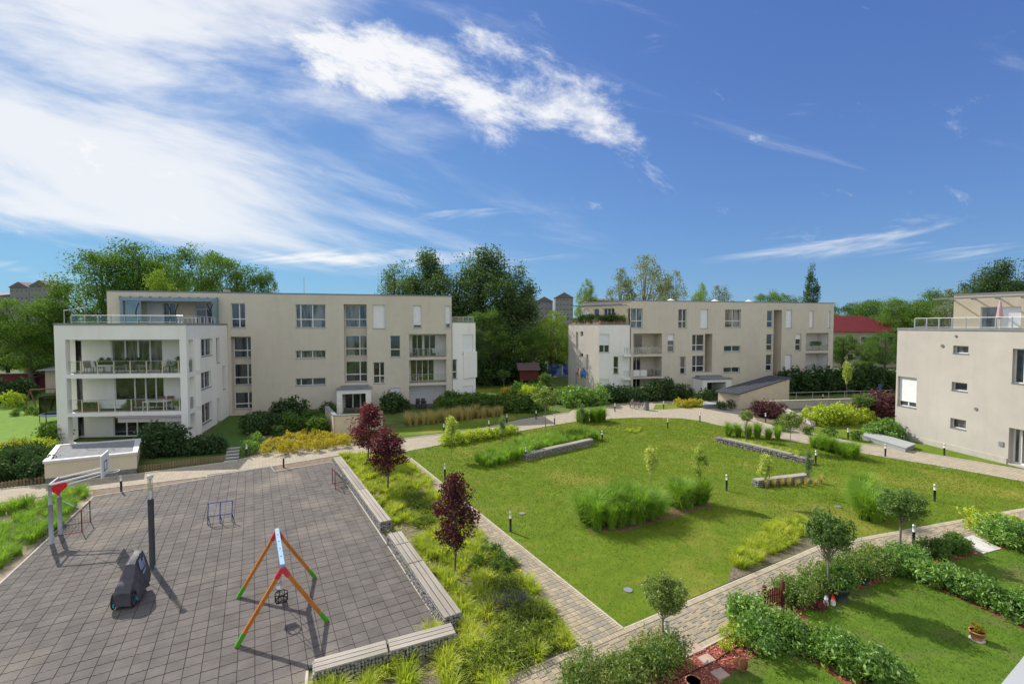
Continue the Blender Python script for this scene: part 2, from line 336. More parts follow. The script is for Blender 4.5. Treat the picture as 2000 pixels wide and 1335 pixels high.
def tree_meshes(name, seed, h, trunk_r, rad, cz, ncl, k, cr, size, lm, bark=None, shape=None, flat=.7, up=.5, nlimb=14, lo=.35, lobes=None):
    rng = np.random.default_rng(seed)
    if lobes:
        C = np.vstack([clumps(rng, n_, r_, c_, lo, shape) for n_, r_, c_ in lobes])
    else: C = clumps(rng, ncl, rad, (0, 0, cz), lo, shape)
    V, Fc, rn = crown(rng, C, k, cr, size, flat, up)
    cm = npmesh(name + '_crown', V, Fc, lm, rn)
    mb = MB(); top = C[:, 2].max(); low = C[:, 2].min()
    w = rng.normal(size=2) * .02 * h
    tp = [(0, 0, -.1), (w[0] * .3, w[1] * .3, h * .15), (w[0], w[1], h * .45), (w[0] * .6, w[1] * .6, top * .93)]
    mb.tube(tp, [trunk_r * 1.25, trunk_r, trunk_r * .65, trunk_r * .12], 8)
    for i in rng.choice(len(C), min(nlimb, len(C)), replace=False):
        c = C[i]; z0 = max(low * .6, min(c[2] * .6, h * .5)) ; f = z0 / h
        p0 = np.array((w[0] * f * 2, w[1] * f * 2, z0)); mid = p0 * .45 + c * .55 + np.array((0, 0, -.06 * h * rng.uniform(0, 1)))
        mb.tube([p0, mid, c], [trunk_r * .42, trunk_r * .24, trunk_r * .07], 5, caps=False)
    return cm, mb.mesh(name + '_trunk', bark or BARK, True)
def make_tree(name, cm, tm, label, cat, loc, s=1., rz=0., group=None):
    o = thing(name, label, cat, loc, rz, group); o.scale = s if hasattr(s, '__len__') else (s, s, s)
    link('trunk', tm, o, True); link('crown', cm, o, True); return o
def blades(rng, n, h, r0, spread, w, seg=4, droop=.6, up=1.):           # arching grass blades of one clump
    a = rng.uniform(0, 2 * np.pi, n); r = r0 * np.sqrt(rng.uniform(0, 1, n)); hh = h * rng.uniform(.32, 1.1, n); sp = spread * rng.uniform(.15, 1.1, n)
    dirs = np.stack((np.cos(a), np.sin(a), 0 * a), 1); a2 = a + rng.normal(0, .6, n); dd = np.stack((np.cos(a2), np.sin(a2), 0 * a), 1)
    base = dirs * r[:, None]; side = np.stack((-dd[:, 1], dd[:, 0], 0 * a), 1)
    V = np.empty((n, seg + 1, 2, 3))
    for i in range(seg + 1):
        t = i / seg; p = base + dd * (sp * t ** 2)[:, None]; p[:, 2] = hh * (t * up - droop * .45 * t ** 3)
        ww = w * (1 - .88 * t) * .5
        V[:, i, 0] = p - side * ww; V[:, i, 1] = p + side * ww
    V = V.reshape(-1, 3); st = (seg + 1) * 2; idx = []
    for i in range(seg): q = np.arange(n) * st + i * 2; idx.append(np.stack((q, q + 1, q + 3, q + 2), 1))
    Fc = np.stack(idx, 1).reshape(-1, 4); rn = np.repeat(rng.uniform(0, 1, n), seg); return V, Fc, rn
# ================================================================== ground, lawns, paths
A2 = Vector((-.49, .8717)); B2 = Vector((.8717, .49))
def brick(w, h, mortar, dark, rot, off=.5):
    def f(nt, mp, out):
        N, L = nt.nodes, nt.links
        m2 = N.new('ShaderNodeMapping'); m2.inputs['Rotation'].default_value = (0, 0, rot); L.new(mp.outputs[0], m2.inputs[0])
        b = N.new('ShaderNodeTexBrick'); b.offset = off; b.inputs['Scale'].default_value = 1; b.inputs['Brick Width'].default_value = w; b.inputs['Row Height'].default_value = h
        b.inputs['Mortar Size'].default_value = mortar; b.inputs['Color1'].default_value = (1, 1, 1, 1); b.inputs['Color2'].default_value = (.86, .87, .88, 1); b.inputs['Mortar'].default_value = (dark, dark, dark, 1); L.new(m2.outputs[0], b.inputs['Vector'])
        mx = N.new('ShaderNodeMixRGB'); mx.blend_type = 'MULTIPLY'; mx.inputs[0].default_value = 1; L.new(out, mx.inputs[1]); L.new(b.outputs[0], mx.inputs[2])
        return mx.outputs[0]
    return f
TAN = mat('promenade_pavers', (.38, .325, .24), (.45, .39, .295), rough=.9, ns=2, bump=.15, extra=brick(.42, .21, .016, .62, -R(29)))
GRASSG = mat('lawn_soil', (.09, .15, .006), (.13, .195, .010), rough=1, ns=1.2, bump=.8, bs=40, extra=mixnoise(1.1, (.19, .19, .025), (.56, .80), 9, mixnoise(.2, (.27, .24, .045), (.53, .76), 9)))
FIELD = mat('field_grass', (.07, .11, .022), (.12, .16, .035), rough=1, ns=.6, bump=.5, bs=6)
BEDSOIL = mat('bed_soil', (.13, .105, .075), (.22, .18, .135), rough=1, ns=5, bump=.8, bs=30)
big = MB(); ring = [(-2600, -300), (2600, -300), (2600, 4200), (-2600, 4200)]
o = big.prism(ring, -.3, -.002, bottom=False).build('ground', FIELD); tag(o, kind='structure')
P_far1 = [(-160, 974), (0, 956), (88, 947), (270, 926), (445, 903), (520, 887), (600, 878), (690, 868), (790, 857), (933, 839), (1014, 821), (1057, 814), (1111, 806), (1119, 800), (1165, 794), (1219, 786), (1300, 783), (1345, 785), (1380, 788), (1440, 786), (1480, 795), (1470, 810)]
P_far2 = [(1480, 823), (1515, 834), (1568, 843), (1629, 856), (1674, 866), (1727, 873), (1790, 883), (1900, 901), (2000, 919), (2300, 968)]
P_near = [(-160, 1003), (0, 982), (100, 967), (180, 957), (400, 931), (530, 911), (650, 891), (700, 885), (780, 884), (800, 880), (863, 868), (1025, 840), (1111, 825), (1192, 817.5), (1260, 815), (1330, 817), (1369, 822), (1409, 831), (1470, 845), (1528, 858), (1600, 870), (1674, 883), (1736, 894), (1825, 908), (2000, 940), (2300, 994)]
sheet('promenade', PG(P_far1 + P_far2 + P_near[::-1]), .022, TAN, 'tan paved promenade curving past the lawn')
sheet('driveway', PG([(1372, 797.5), (1390, 792), (1440, 787), (1500, 790), (1640, 783), (1740, 780), (1742, 792), (1600, 800), (1520, 806), (1470, 812), (1440, 809), (1409, 804)]), .034, mat('asphalt', (.075, .075, .08), (.11, .11, .115), rough=.95, ns=8, bump=.3))
lawn_px = [(803, 893), (1218, 1228), (1340, 1172), (1480, 1112), (1600, 1066), (1700, 1047), (1850, 1020), (2000, 993), (2250, 955), (2300, 996)] + P_near[::-1][1:18]
LAWN = PG(lawn_px); sheet('lawn', LAWN, .014, GRASSG, 'mown central lawn with dry patches')
def kerb(name, pts, w=.08, z=.05, m=KERB):
    pts = [Vector((p[0], p[1])) for p in pts]; mb = MB(); off = []
    for i in range(len(pts)):
        d = (pts[min(i + 1, len(pts) - 1)] - pts[max(i - 1, 0)]).normalized(); off.append(Vector((-d.y, d.x)) * w / 2)
    mb.prism([p + o_ for p, o_ in zip(pts, off)] + [p - o_ for p, o_ in zip(pts, off)][::-1], -.05, z, bottom=False)
    o = mb.build(name, m); tag(o, kind='structure'); return o
kerb('kerb', PG(P_far1[:13]), .10, .07); kerb('kerb', PG(P_far2), .10, .07); kerb('kerb', PG(P_near[8:]), .08, .045)
kerb('kerb', PG(P_near[:8]), .08, .045)
# ---- pavers of the two footpaths: a jointed bed with separate stones
C_P = [(.35, .295, .205), (.27, .25, .20), (.42, .35, .24)]
def pav_extra(node):
    def f(nt, mp, out):
        N, L = nt.nodes, nt.links
        if node == 'obj': o = N.new('ShaderNodeObjectInfo').outputs['Random']
        else: q = N.new('ShaderNodeAttribute'); q.attribute_name = 'rnd'; o = q.outputs['Fac']
        cr = N.new('ShaderNodeValToRGB'); e = cr.color_ramp.elements; e[0].color = (*C_P[1], 1); e[1].color = (*C_P[2], 1); q = e.new(.55); q.color = (*C_P[0], 1); L.new(o, cr.inputs[0])
        mx = N.new('ShaderNodeMixRGB'); mx.blend_type = 'MULTIPLY'; mx.inputs[0].default_value = 1; L.new(out, mx.inputs[1]); L.new(cr.outputs[0], mx.inputs[2]); return mx.outputs[0]
    return f
PAV_O = mat('paver_stone', (.85, .85, .85), (1.1, 1.1, 1.1), rough=.92, ns=7, bump=.3, bs=60, extra=pav_extra('obj'))
PAV_A = mat('paver_stone_far', (.85, .85, .85), (1.1, 1.1, 1.1), rough=.92, ns=7, bump=.3, bs=60, extra=pav_extra('attr'))
PBORD_O = mat('border_stone', (.40, .34, .235), (.46, .395, .28), rough=.92, ns=7, bump=.3, extra=randmul(.85, 1.1))
PBORD_A = mat('border_stone_far', (.40, .34, .235), (.46, .395, .28), rough=.92, ns=7, bump=.3, extra=attrmul(.85, 1.1))
JOINT = mat('joint_sand', (.15, .135, .11), (.2, .18, .15), rough=1, ns=12)
def slab(mb, c, d, l, w, z0, z1, m=0, ch=.008):        # one stone with a chamfered top
    n = Vector((-d.y, d.x)); q = lambda a, b, z: (c.x + d.x * a + n.x * b, c.y + d.y * a + n.y * b, z); a, b = l / 2, w / 2
    vs = [q(-a, -b, z0), q(a, -b, z0), q(a, b, z0), q(-a, b, z0), q(-a, -b, z1 - ch), q(a, -b, z1 - ch), q(a, b, z1 - ch), q(-a, b, z1 - ch)]
    a -= ch; b -= ch; vs += [q(-a, -b, z1), q(a, -b, z1), q(a, b, z1), q(-a, b, z1)]
    fs = [(i, (i + 1) % 4, 4 + (i + 1) % 4, 4 + i) for i in range(4)] + [(4 + i, 4 + (i + 1) % 4, 8 + (i + 1) % 4, 8 + i) for i in range(4)] + [(8, 9, 10, 11)]
    mb.add(vs, fs, m); return len(fs)
SLABS = {}
def pieces(owner, name, lst, mo, ma, near=300, z0=-.002, z1=.032):
    """lst of (centre, dir, length, width, kind): the nearest as objects, the others joined"""
    cp = Vector((0, 0)); lst = sorted(lst, key=lambda t: t[0].length)
    vis = [t for t in lst if t[0].y > 12.0 and abs(t[0].x) < t[0].y * 1.13]
    first = set(id(t) for t in vis[:near]); far = MB(); at = []
    for t in lst:
        c, d, l, w, k = t
        if id(t) in first:
            key = (name, round(l, 3), round(w, 3), k)
            if key not in SLABS:
                mb = MB(); slab(mb, Vector((0, 0)), Vector((1, 0)), l, w, z0, z1); SLABS[key] = mb.mesh(name, mo[k])
            o = link(name, SLABS[key], owner); o.location = (c.x, c.y, rnd.uniform(-.0015, .0015)); o.rotation_euler = (0, 0, math.atan2(d.y, d.x) + rnd.uniform(-.006, .006))
        else:
            v = rnd.random(); at += [v] * slab(far, c, d, l, w, z0, z1, k)
    o = link(name + '_field', far.mesh(name + '_field', ma, attr=at), owner); o['kind'] = 'stuff'
def footpath(name, p0, d, length, x0, x1, keep=None, seed=1):
    """courses of stones across a strip from x0 to x1 left of p0 along d"""
    r = random.Random(seed); n = Vector((-d.y, d.x)); lst = []; g = .012
    base = [p0 + n * x0, p0 + n * x1, p0 + n * x1 + d * length, p0 + n * x0 + d * length]
    s = .0
    while s < length:
        for side in (x0 + .11, x1 - .11):
            for k in range(2): lst.append((p0 + d * (s + .05 + k * .105) + n * side, n, .2 - g, .105 - g, 1))
        x = x0 + .22
        while x < x1 - .24:
            l = r.choice((.14, .21, .21, .28, .28)); l = min(l, x1 - .22 - x)
            if x1 - .22 - x - l < .08: l = x1 - .22 - x
            lst.append((p0 + d * (s + .1) + n * (x + l / 2), n, l - g, .21 - g, 0)); x += l
        s += .21
    if keep: lst = [t for t in lst if keep(t[0])]
    return base, lst
g2 = lambda px, py: Vector(G(px, py)[:2])
# path one: from the promenade down to the fork; path two: across the bottom and off to the right
q1 = g2(1218, 1228); d1 = (g2(801, 893) - q1).normalized()
q2 = q1; d2 = (g2(1600, 1066) - q1).normalized(); n2 = Vector((-d2.y, d2.x))
w2 = 1.80; w1 = 1.62
d2b = (g2(2000, 993) - g2(1600, 1066)).normalized()
b2, l2 = footpath('path', q1 - d2 * 8, d2, 8 + (g2(1600, 1066) - q1).length, -w2, 0, None, 3)
kk = g2(1600, 1066); b3, l3 = footpath('path', kk, d2b, 16, -w2, 0, None, 4)
n1 = Vector((-d1.y, d1.x)); b1, l1 = footpath('path', q1, d1, (g2(801, 893) - q1).length + .35, 0, w1, lambda c: (c - q1).dot(n2) > .0, 2)
po = MB().prism(b1, -.03, .008, bottom=False).build('footpath', JOINT); tag(po, 'jointed grey and tan footpath beside the playground bed', kind='structure'); pieces(po, 'paver', l1, [PAV_O, PBORD_O], [PAV_A, PBORD_A])
po = MB().prism(b2, -.03, .009, bottom=False).build('footpath', JOINT); MB().prism(b3, -.03, .010, bottom=False).build('bedding', JOINT, po); tag(po, 'jointed grey and tan footpath along the front gardens', kind='structure'); pieces(po, 'paver', l2 + l3, [PAV_O, PBORD_O], [PAV_A, PBORD_A])
for e in ([b1[1], b1[2]], [q1, q1 + d1 * 21.5], [b2[1] + d2 * 8, b2[2]], [b2[0], b2[3]], [b3[1], b3[2]], [b3[0], b3[3]], [b2[1], b2[1] + d2 * 6.3]):
    kerb('kerb', e, .05, .036)
# ---- playground of interlocking rubber tiles
PL = lambda a, b: A2 * a + B2 * b
PG_px = [(183, 970), (403, 935), (405, 927), (528, 910), (536, 921), (648, 902), (740, 1040), (868, 1236), (600, 1312)]
pgp = [g2(*p) for p in PG_px] + [g2(598, 1335), g2(598, 1335) - A2 * 4, g2(0, 1140) - A2 * 8, g2(0, 1140)]
RUB = lambda ex: dict(rough=.93, ns=1.6, bump=.5, bs=70, extra=ex, coords='World', ramp=(.3, .7), detail=8)
dust = mixnoise(.35, (.34, .29, .22), (.60, .78), 7)
TILE_O = mat('rubber_tile', (.112, .100, .092), (.165, .148, .136), **RUB(mixnoise(.30, (.27, .235, .185), (.54, .78), 9, randmul(.91, 1.09))))
TILE_A = mat('rubber_tile_far', (.112, .100, .092), (.165, .148, .136), **RUB(mixnoise(.30, (.27, .235, .185), (.54, .78), 9, attrmul(.91, 1.09))))
pg = MB().prism(pgp, -.03, .006, bottom=False).build('playground', mat('tile_gap', (.035, .033, .031), (.06, .055, .05), rough=1, ns=8)); tag(pg, 'dark rubber-tiled playground', kind='structure')
TS = .43
def tile_shape(mb, c, ang_ab, z0=-.002, z1=.03, m=0):
    A_, B_ = ang_ab; seg = 6; hs = TS / 2 - .008; hy = TS / 2 - .012; pts = []
    def wv(t): return .014 * math.sin(t * 2 * math.pi * 3)
    for i in range(seg * 2): t = i / (seg * 2); pts.append((-hs + 2 * hs * t, -hy + wv(t)))
    for i in range(2): t = i / 2; pts.append((hs, -hy + 2 * hy * t))
    for i in range(seg * 2): t = i / (seg * 2); pts.append((hs - 2 * hs * t, hy + wv(1 - t)))
    for i in range(2): t = i / 2; pts.append((-hs, hy - 2 * hy * t))
    k = len(pts); vs = []
    for z in (z0, z1):
        vs += [(c.x + B_.x * x + A_.x * y, c.y + B_.y * x + A_.y * y, z) for x, y in pts]
    fs = [(i, (i + 1) % k, k + (i + 1) % k, k + i) for i in range(k)] + [tuple(range(k, 2 * k))]
    mb.add(vs, fs, m); return len(fs)
cells = []; org = g2(183, 970)
for i in range(-60, 30):
    for j in range(-5, 60):
        c = org + A2 * ((i + .5) * TS) + B2 * ((j + .5) * TS)
        if (inpoly(c.x, c.y, pgp) or inpoly(c.x - B2.x * .21, c.y - B2.y * .21, pgp) or inpoly(c.x + B2.x * .1, c.y + B2.y * .1, pgp)) and c.y > 9: cells.append(c)
cells.sort(key=lambda c: c.length)
vis = [c for c in cells if c.y > 12.1 and abs(c.x) < c.y * 1.13]; near = set((c.x, c.y) for c in vis[:300])
tm_ = MB(); tile_shape(tm_, Vector((0, 0)), (Vector((0, 1)), Vector((1, 0)))); tme = tm_.mesh('rubber_tile', TILE_O); tang = math.atan2(B2.y, B2.x)
fm = MB(); at = []
for c in cells:
    if (c.x, c.y) in near:
        o = link('rubber_tile', tme, pg); o.location = (c.x, c.y, rnd.uniform(-.004, .003)); o.rotation_euler = (rnd.uniform(-.004, .004), rnd.uniform(-.004, .004), tang + rnd.uniform(-.006, .006))
    else:
        z = rnd.uniform(-.004, .003); v = rnd.random(); at += [v] * tile_shape(fm, c, (A2, B2), -.002 + z, .03 + z)
o = link('rubber_tile_field', fm.mesh('rubber_tile_field', TILE_A, attr=at), pg); o['kind'] = 'stuff'
kerb('kerb', [pgp[0], pgp[-1], pgp[-2]], .07, .045); kerb('kerb', pgp[0:6], .07, .045); kerb('kerb', [pgp[5], pgp[6], pgp[7]], .05, .04); kerb('kerb', [pgp[8], pgp[9], pgp[10]], .07, .045)
# ---- planting beds and other ground covers
BED1 = PG([(668, 893), (778, 886), (900, 1008), (1030, 1145), (1132, 1256), (990, 1335), (900, 1390), (590, 1390), (600, 1335), (610, 1312), (885, 1228), (757, 1050)])
sheet('bed', BED1, .010, BEDSOIL)
sheet('bed', PG([(180, 957), (400, 931), (530, 911), (650, 891), (648, 902), (536, 921), (528, 910), (405, 927), (403, 935), (183, 970)]), .016, SOIL)
sheet('bed', PG([(1150, 1038), (1210, 1040), (1300, 1016), (1390, 989), (1385, 975), (1280, 1000), (1160, 1022)]), .018, mat('reddish_soil', (.17, .10, .07), (.27, .17, .12), rough=1, ns=6, bump=.8, bs=30)); sheet('bed', PG([(1422, 1137), (1505, 1101.5), (1598, 1066), (1584, 1026), (1500, 1060), (1432, 1096)]), .018, BEDSOIL)
sheet('bed', PG([(-160, 1004), (0, 984), (100, 968), (183, 958), (183, 970), (0, 1140), (-160, 1290)]), .015, mat('sandy_soil', (.26, .21, .14), (.40, .33, .24), rough=1, ns=2, bump=.5))
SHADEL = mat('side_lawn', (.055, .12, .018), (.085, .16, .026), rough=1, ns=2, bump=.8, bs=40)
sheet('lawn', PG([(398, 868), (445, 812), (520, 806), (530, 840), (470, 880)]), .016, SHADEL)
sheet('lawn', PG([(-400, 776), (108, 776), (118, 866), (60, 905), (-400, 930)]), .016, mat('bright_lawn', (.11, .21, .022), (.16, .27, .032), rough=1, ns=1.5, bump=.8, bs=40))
sheet('lawn', PG([(690, 862), (930, 838), (1010, 818), (1000, 808), (780, 838), (700, 850)]), .016, GRASSG)
sheet('lawn', PG([(925, 790), (925, 760), (1000, 755), (1060, 782), (1085, 806), (1010, 812)]), .017, GRASSG)
sheet('lawn', PG([(1060, 760), (1110, 748), (1180, 790), (1110, 800)]), .017, GRASSG)
sheet('lawn', PG([(1480, 826), (1560, 812), (1745, 818), (1745, 845), (1900, 890), (2100, 925), (2100, 932), (1900, 899), (1790, 881), (1674, 864), (1568, 841)]), .016, GRASSG)
sheet('lawn', PG([(1275, 800), (1372, 796), (1385, 789), (1345, 787), (1280, 790)]), .027, GRASSG)
sheet('bed', PG([(1430, 812), (1480, 800), (1560, 806), (1600, 835), (1570, 841), (1480, 821)]), .019, BEDSOIL)
sheet('bed', PG([(480, 905), (520, 888), (690, 868), (700, 845), (640, 840), (560, 835), (500, 855)]), .017, BEDSOIL)
# front gardens at lower right
g_edge = [b2[0] + d2 * 8.6, b2[3], b3[3]]
base = g_edge + [g2(2700, 1010), g2(2700, 1800), g2(900, 1800)]
sheet('mulch_bed', base, .010, MULCH, 'red bark mulch of the front gardens')
GARD1 = [g2(*p) for p in [(1566, 1195), (1640, 1160), (1715, 1140), (1762, 1120), (1830, 1150), (1930, 1195), (2050, 1255), (2300, 1400), (2150, 1700), (1800, 1500), (1700, 1335), (1610, 1250)]]
GARD2 = [g2(*p) for p in [(1395, 1345), (1432, 1312), (1500, 1262), (1548, 1272), (1610, 1308), (1690, 1365), (1640, 1600), (1300, 1600), (1350, 1400)]]
GARD3 = [g2(*p) for p in [(1838, 1104), (1900, 1085), (1955, 1073), (2100, 1050), (2300, 1120), (2200, 1270), (2000, 1190), (1900, 1145)]]
GLAWN = mat('garden_lawn', (.07, .135, .008), (.11, .185, .014), rough=1, ns=1.3, bump=.8, bs=40, extra=mixnoise(.6, (.13, .14, .04), (.52, .68)))
for p, z in ((GARD1, .020), (GARD2, .021), (GARD3, .022)): sheet('garden_lawn', p, z, GLAWN)
# ---- short grass blades on the lawns
def lawn_blades(name, poly, dens, z, m, seed, hgt=.04, w=.03, ymax=60):
    rng = np.random.default_rng(seed); xs = [p[0] for p in poly]; ys = [p[1] for p in poly]; y1 = min(max(ys), ymax)
    n = int((max(xs) - min(xs)) * (y1 - min(ys)) * dens); X = rng.uniform(min(xs), max(xs), n); Y = rng.uniform(min(ys), y1, n)
    k = np_inpoly(X, Y, poly) & (np.abs(X) < Y * 1.14 + .5) & (Y > 11.2) & (rng.uniform(0, 1, n) < np.clip(24 / Y, .12, 1)); X, Y = X[k], Y[k]; n = len(X)
    sc_ = np.clip(Y / 16, 1, 2.6); a = rng.uniform(0, 2 * np.pi, n); h = hgt * rng.uniform(.5, 1.3, n) * np.sqrt(sc_); ww = w * sc_ * .5
    P = np.stack((X, Y, np.full(n, z)), 1); s = np.stack((np.cos(a), np.sin(a), 0 * a), 1) * ww[:, None]
    t = np.stack((rng.normal(0, .6, n) * h, rng.normal(0, .6, n) * h, h), 1)
    V = np.stack((P - s, P + s, P + t), 1).reshape(-1, 3)
    o = link(name, npmesh(name, V, np.arange(3 * n).reshape(n, 3), m, rng.uniform(0, 1, n))); return tag(o, 'short mown blades of grass', 'grass', None, 'stuff')
LB = leafmat('lawn_blade', [(.055, .09, .003), (.075, .112, .004), (.10, .13, .008), (.155, .155, .02)], .3, .03, .5, .25)
LG = leafmat('garden_blade', [(.03, .07, .004), (.05, .10, .006), (.07, .125, .010), (.12, .15, .025)], .3, .03, .5, .8)
lawn_blades('grass', LAWN, 170, .012, LB, 11)
for i, p in enumerate((GARD1, GARD2, GARD3)): lawn_blades('garden_grass', p, 300, .018, LG, 20 + i, .05, .022)
# ================================================================== buildings
class Fac:
    def __init__(s, P0, P1, z0, z1):
        s.P0 = Vector((P0[0], P0[1])); s.P1 = Vector((P1[0], P1[1])); s.z0, s.z1 = z0, z1
        d = s.P1 - s.P0; s.L = d.length; s.u = d.normalized(); s.n = Vector((s.u.y, -s.u.x))
    def pt(s, u, z, d=0.): p = s.P0 + s.u * u + s.n * d; return Vector((p.x, p.y, z))
    def px(s, x, y):
        r = ray(x, y); q = Vector((r.x, r.y)); t = s.P0.dot(s.n) / q.dot(s.n); return (q * t - s.P0).dot(s.u), H + r.z * t
    def rect(s, x0, y0, x1, y1):
        xm, ym = (x0 + x1) / 2, (y0 + y1) / 2
        return [max(0, s.px(x0, ym)[0]), min(s.L, s.px(x1, ym)[0]), max(s.z0, s.px(xm, y1)[1]), min(s.z1, s.px(xm, y0)[1])]
    def box(s, mb, u0, u1, z0, z1, d0, d1, m=0):
        p = s.pt; return mb.hexa([p(u0, z0, d1), p(u1, z0, d1), p(u1, z0, d0), p(u0, z0, d0), p(u0, z1, d1), p(u1, z1, d1), p(u1, z1, d0), p(u0, z1, d0)], m)
    def wall(s, mb, ops, depth=.22, m=0, mr=None):
        us = sorted(set([0, s.L] + [v for o in ops for v in o[:2]])); zs = sorted(set([s.z0, s.z1] + [v for o in ops for v in o[2:4]]))
        for a, b in zip(us, us[1:]):
            for c, d in zip(zs, zs[1:]):
                uc, zc = (a + b) / 2, (c + d) / 2
                if b - a < 1e-5 or d - c < 1e-5 or any(o[0] < uc < o[1] and o[2] < zc < o[3] for o in ops): continue
                mb.quad(s.pt(a, c), s.pt(b, c), s.pt(b, d), s.pt(a, d), m)
        for o in ops:
            a, b, c, d = o[:4]; D = -(o[4] if len(o) > 4 else depth); p = s.pt; k = m if mr is None else mr
            mb.quad(p(a, c), p(a, d), p(a, d, D), p(a, c, D), k); mb.quad(p(b, d), p(b, c), p(b, c, D), p(b, d, D), k)
            mb.quad(p(a, d), p(b, d), p(b, d, D), p(a, d, D), k); mb.quad(p(b, c), p(a, c), p(a, c, D), p(b, c, D), k)
def window(B, f, r, depth=.16, vs=(), hs=(), pane=None, fw=.065, shut=0., sill=True, name='window', m=FRAME):
    u0, u1, z0, z1 = r[:4]; mb = MB(); d0, d1 = -depth - .07, -depth
    sz = z1 - (z1 - z0) * shut
    if shut < .99:
        f.box(mb, u0, u0 + fw, z0, z1, d0, d1); f.box(mb, u1 - fw, u1, z0, z1, d0, d1)
        f.box(mb, u0 + fw, u1 - fw, z0, z0 + fw, d0, d1); f.box(mb, u0 + fw, u1 - fw, z1 - fw, z1, d0, d1)
        U = [u0 + fw] + [u0 + (u1 - u0) * v for v in vs] + [u1 - fw]; Z = [z0 + fw] + [z0 + (z1 - z0) * v for v in hs] + [z1 - fw]
        for u in U[1:-1]: f.box(mb, u - fw * .75, u + fw * .75, z0 + fw, z1 - fw, d0, d1 + .012)
        for z in Z[1:-1]: f.box(mb, u0 + fw, u1 - fw, z - fw * .75, z + fw * .75, d0, d1 + .006)
    else: f.box(mb, u0, u1, z0, z1, d0 - .1, d0)
    w = mb.build(name, m, B)
    if sill: s_ = MB(); f.box(s_, u0 - .03, u1 + .03, z0 - .035, z0 + .004, -depth + .002, .045); s_.build('sill', COPING if m is FRAME else m, w)
    if shut < .99:
        for a, b in zip(U, U[1:]):
            for c, d in zip(Z, Z[1:]):
                pm = pane if pane is not None else rnd.choice((0, 0, 0, 1, 1, 2, 3)); q = MB(); tl = rnd.uniform(-.012, .012); tz = rnd.uniform(-.012, .012)
                q.quad(f.pt(a, c, d0 + .02), f.pt(b, c, d0 + .02 + tl), f.pt(b, d, d0 + .02 + tl + tz), f.pt(a, d, d0 + .02 + tz)); q.build('pane', PANES[pm], w)
    if shut > 0:
        q = MB(); n = max(4, int((z1 - sz) / .07)); z = sz
        for i in range(n):
            za, zb = sz + (z1 - sz) * i / n, sz + (z1 - sz) * (i + 1) / n
            q.quad(f.pt(u0 + .01, za, -depth + .035), f.pt(u1 - .01, za, -depth + .035), f.pt(u1 - .01, zb, -depth + .028), f.pt(u0 + .01, zb, -depth + .028))
            q.quad(f.pt(u0 + .01, za, -depth + .02), f.pt(u1 - .01, za, -depth + .02), f.pt(u1 - .01, za, -depth + .035), f.pt(u0 + .01, za, -depth + .035))
        f.box(q, u0 + .01, u1 - .01, sz - .03, sz, -depth, -depth + .045); q.build('shutter', SHUT, w)
    return w
def railing(B, f, u0, u1, z, d, h=1.0, n=6, post=None, glass=True, rail=STEEL, solid=None):
    mb = MB(); mb.tube([f.pt(u0, z + h, d), f.pt(u1, z + h, d)], .022, 6); mb.tube([f.pt(u0, z + .08, d), f.pt(u1, z + .08, d)], .012, 5); o = mb.build('railing', rail, B)
    for i in range(n + 1):
        u = u0 + (u1 - u0) * i / n; q = MB(); f.box(q, u - .03, u + .03, z - .02, z + h, d - .03, d + .03); q.build('post', post or STEEL, o)
        if i < n and (glass or (solid and i in solid)):
            v = u0 + (u1 - u0) * (i + 1) / n; q = MB(); f.box(q, u + .05, v - .05, z + .1, z + h - .06, d - .006, d + .006); q.build('glass_panel', FRAME if (solid and i in solid) else GLASS, o)
    return o
def loggia(B, f, r, depth, backs, wallm, railn=3, rail=True, solid=None, side=None):
    """a recessed balcony: floor, ceiling, cheeks, back wall with glazing, railing at the front"""
    u0, u1, z0, z1 = r[:4]; mb = MB(); p = f.pt; D = -depth
    g = Fac(p(u0, 0, D), p(u1, 0, D), z0, z1)
    ops = [[g.L * a, g.L * b, z0 + (z1 - z0) * c, z0 + (z1 - z0) * d] for a, b, c, d, *_ in backs]
    g.wall(mb, ops, .12, 0)
    mb.quad(p(u0, z0, -.22), p(u1, z0, -.22), p(u1, z0, D), p(u0, z0, D), 1); mb.quad(p(u1, z1, -.22), p(u0, z1, -.22), p(u0, z1, D), p(u1, z1, D), 0)
    mb.quad(p(u0, z0, -.22), p(u0, z0, D), p(u0, z1, D), p(u0, z1, -.22), 0); mb.quad(p(u1, z0, D), p(u1, z0, -.22), p(u1, z1, -.22), p(u1, z1, D), 0)
    mb.build('balcony', [wallm, FLOORG], B)
    for (a, b, c, d, vs, hs, pn, sh), o in zip(backs, ops): window(B, g, o, .06, vs, hs, pn, .06, sh, False)
    if rail: railing(B, f, u0 + .05, u1 - .05, z0, -.1, min(1.0, (z1 - z0) * .42), railn, None, True, STEEL, solid)
def column(B, f, r, depth, wins, wallm, split=1., side_win=True):
    """a tall recess in the facade with windows on its back wall; spandrels between them"""
    u0, u1, z0, z1 = r[:4]; mb = MB(); p = f.pt; D = -depth; g = Fac(p(u0, 0, D), p(u1, 0, D), z0, z1)
    ops = [[.04, g.L * split - .04, a, b] for a, b, *_ in wins]; g.wall(mb, ops, .1)
    mb.quad(p(u0, z0, -.2), p(u0, z0, D), p(u0, z1, D), p(u0, z1, -.2)); mb.quad(p(u1, z0, D), p(u1, z0, -.2), p(u1, z1, -.2), p(u1, z1, D)); mb.quad(p(u1, z1, -.2), p(u0, z1, -.2), p(u0, z1, D), p(u1, z1, D)); mb.quad(p(u0, z0, -.2), p(u1, z0, -.2), p(u1, z0, D), p(u0, z0, D))
    mb.build('window_recess', wallm, B)
    for w, o in zip(wins, ops): window(B, g, o, .04, w[2], w[3], w[4], .07, 0, True)
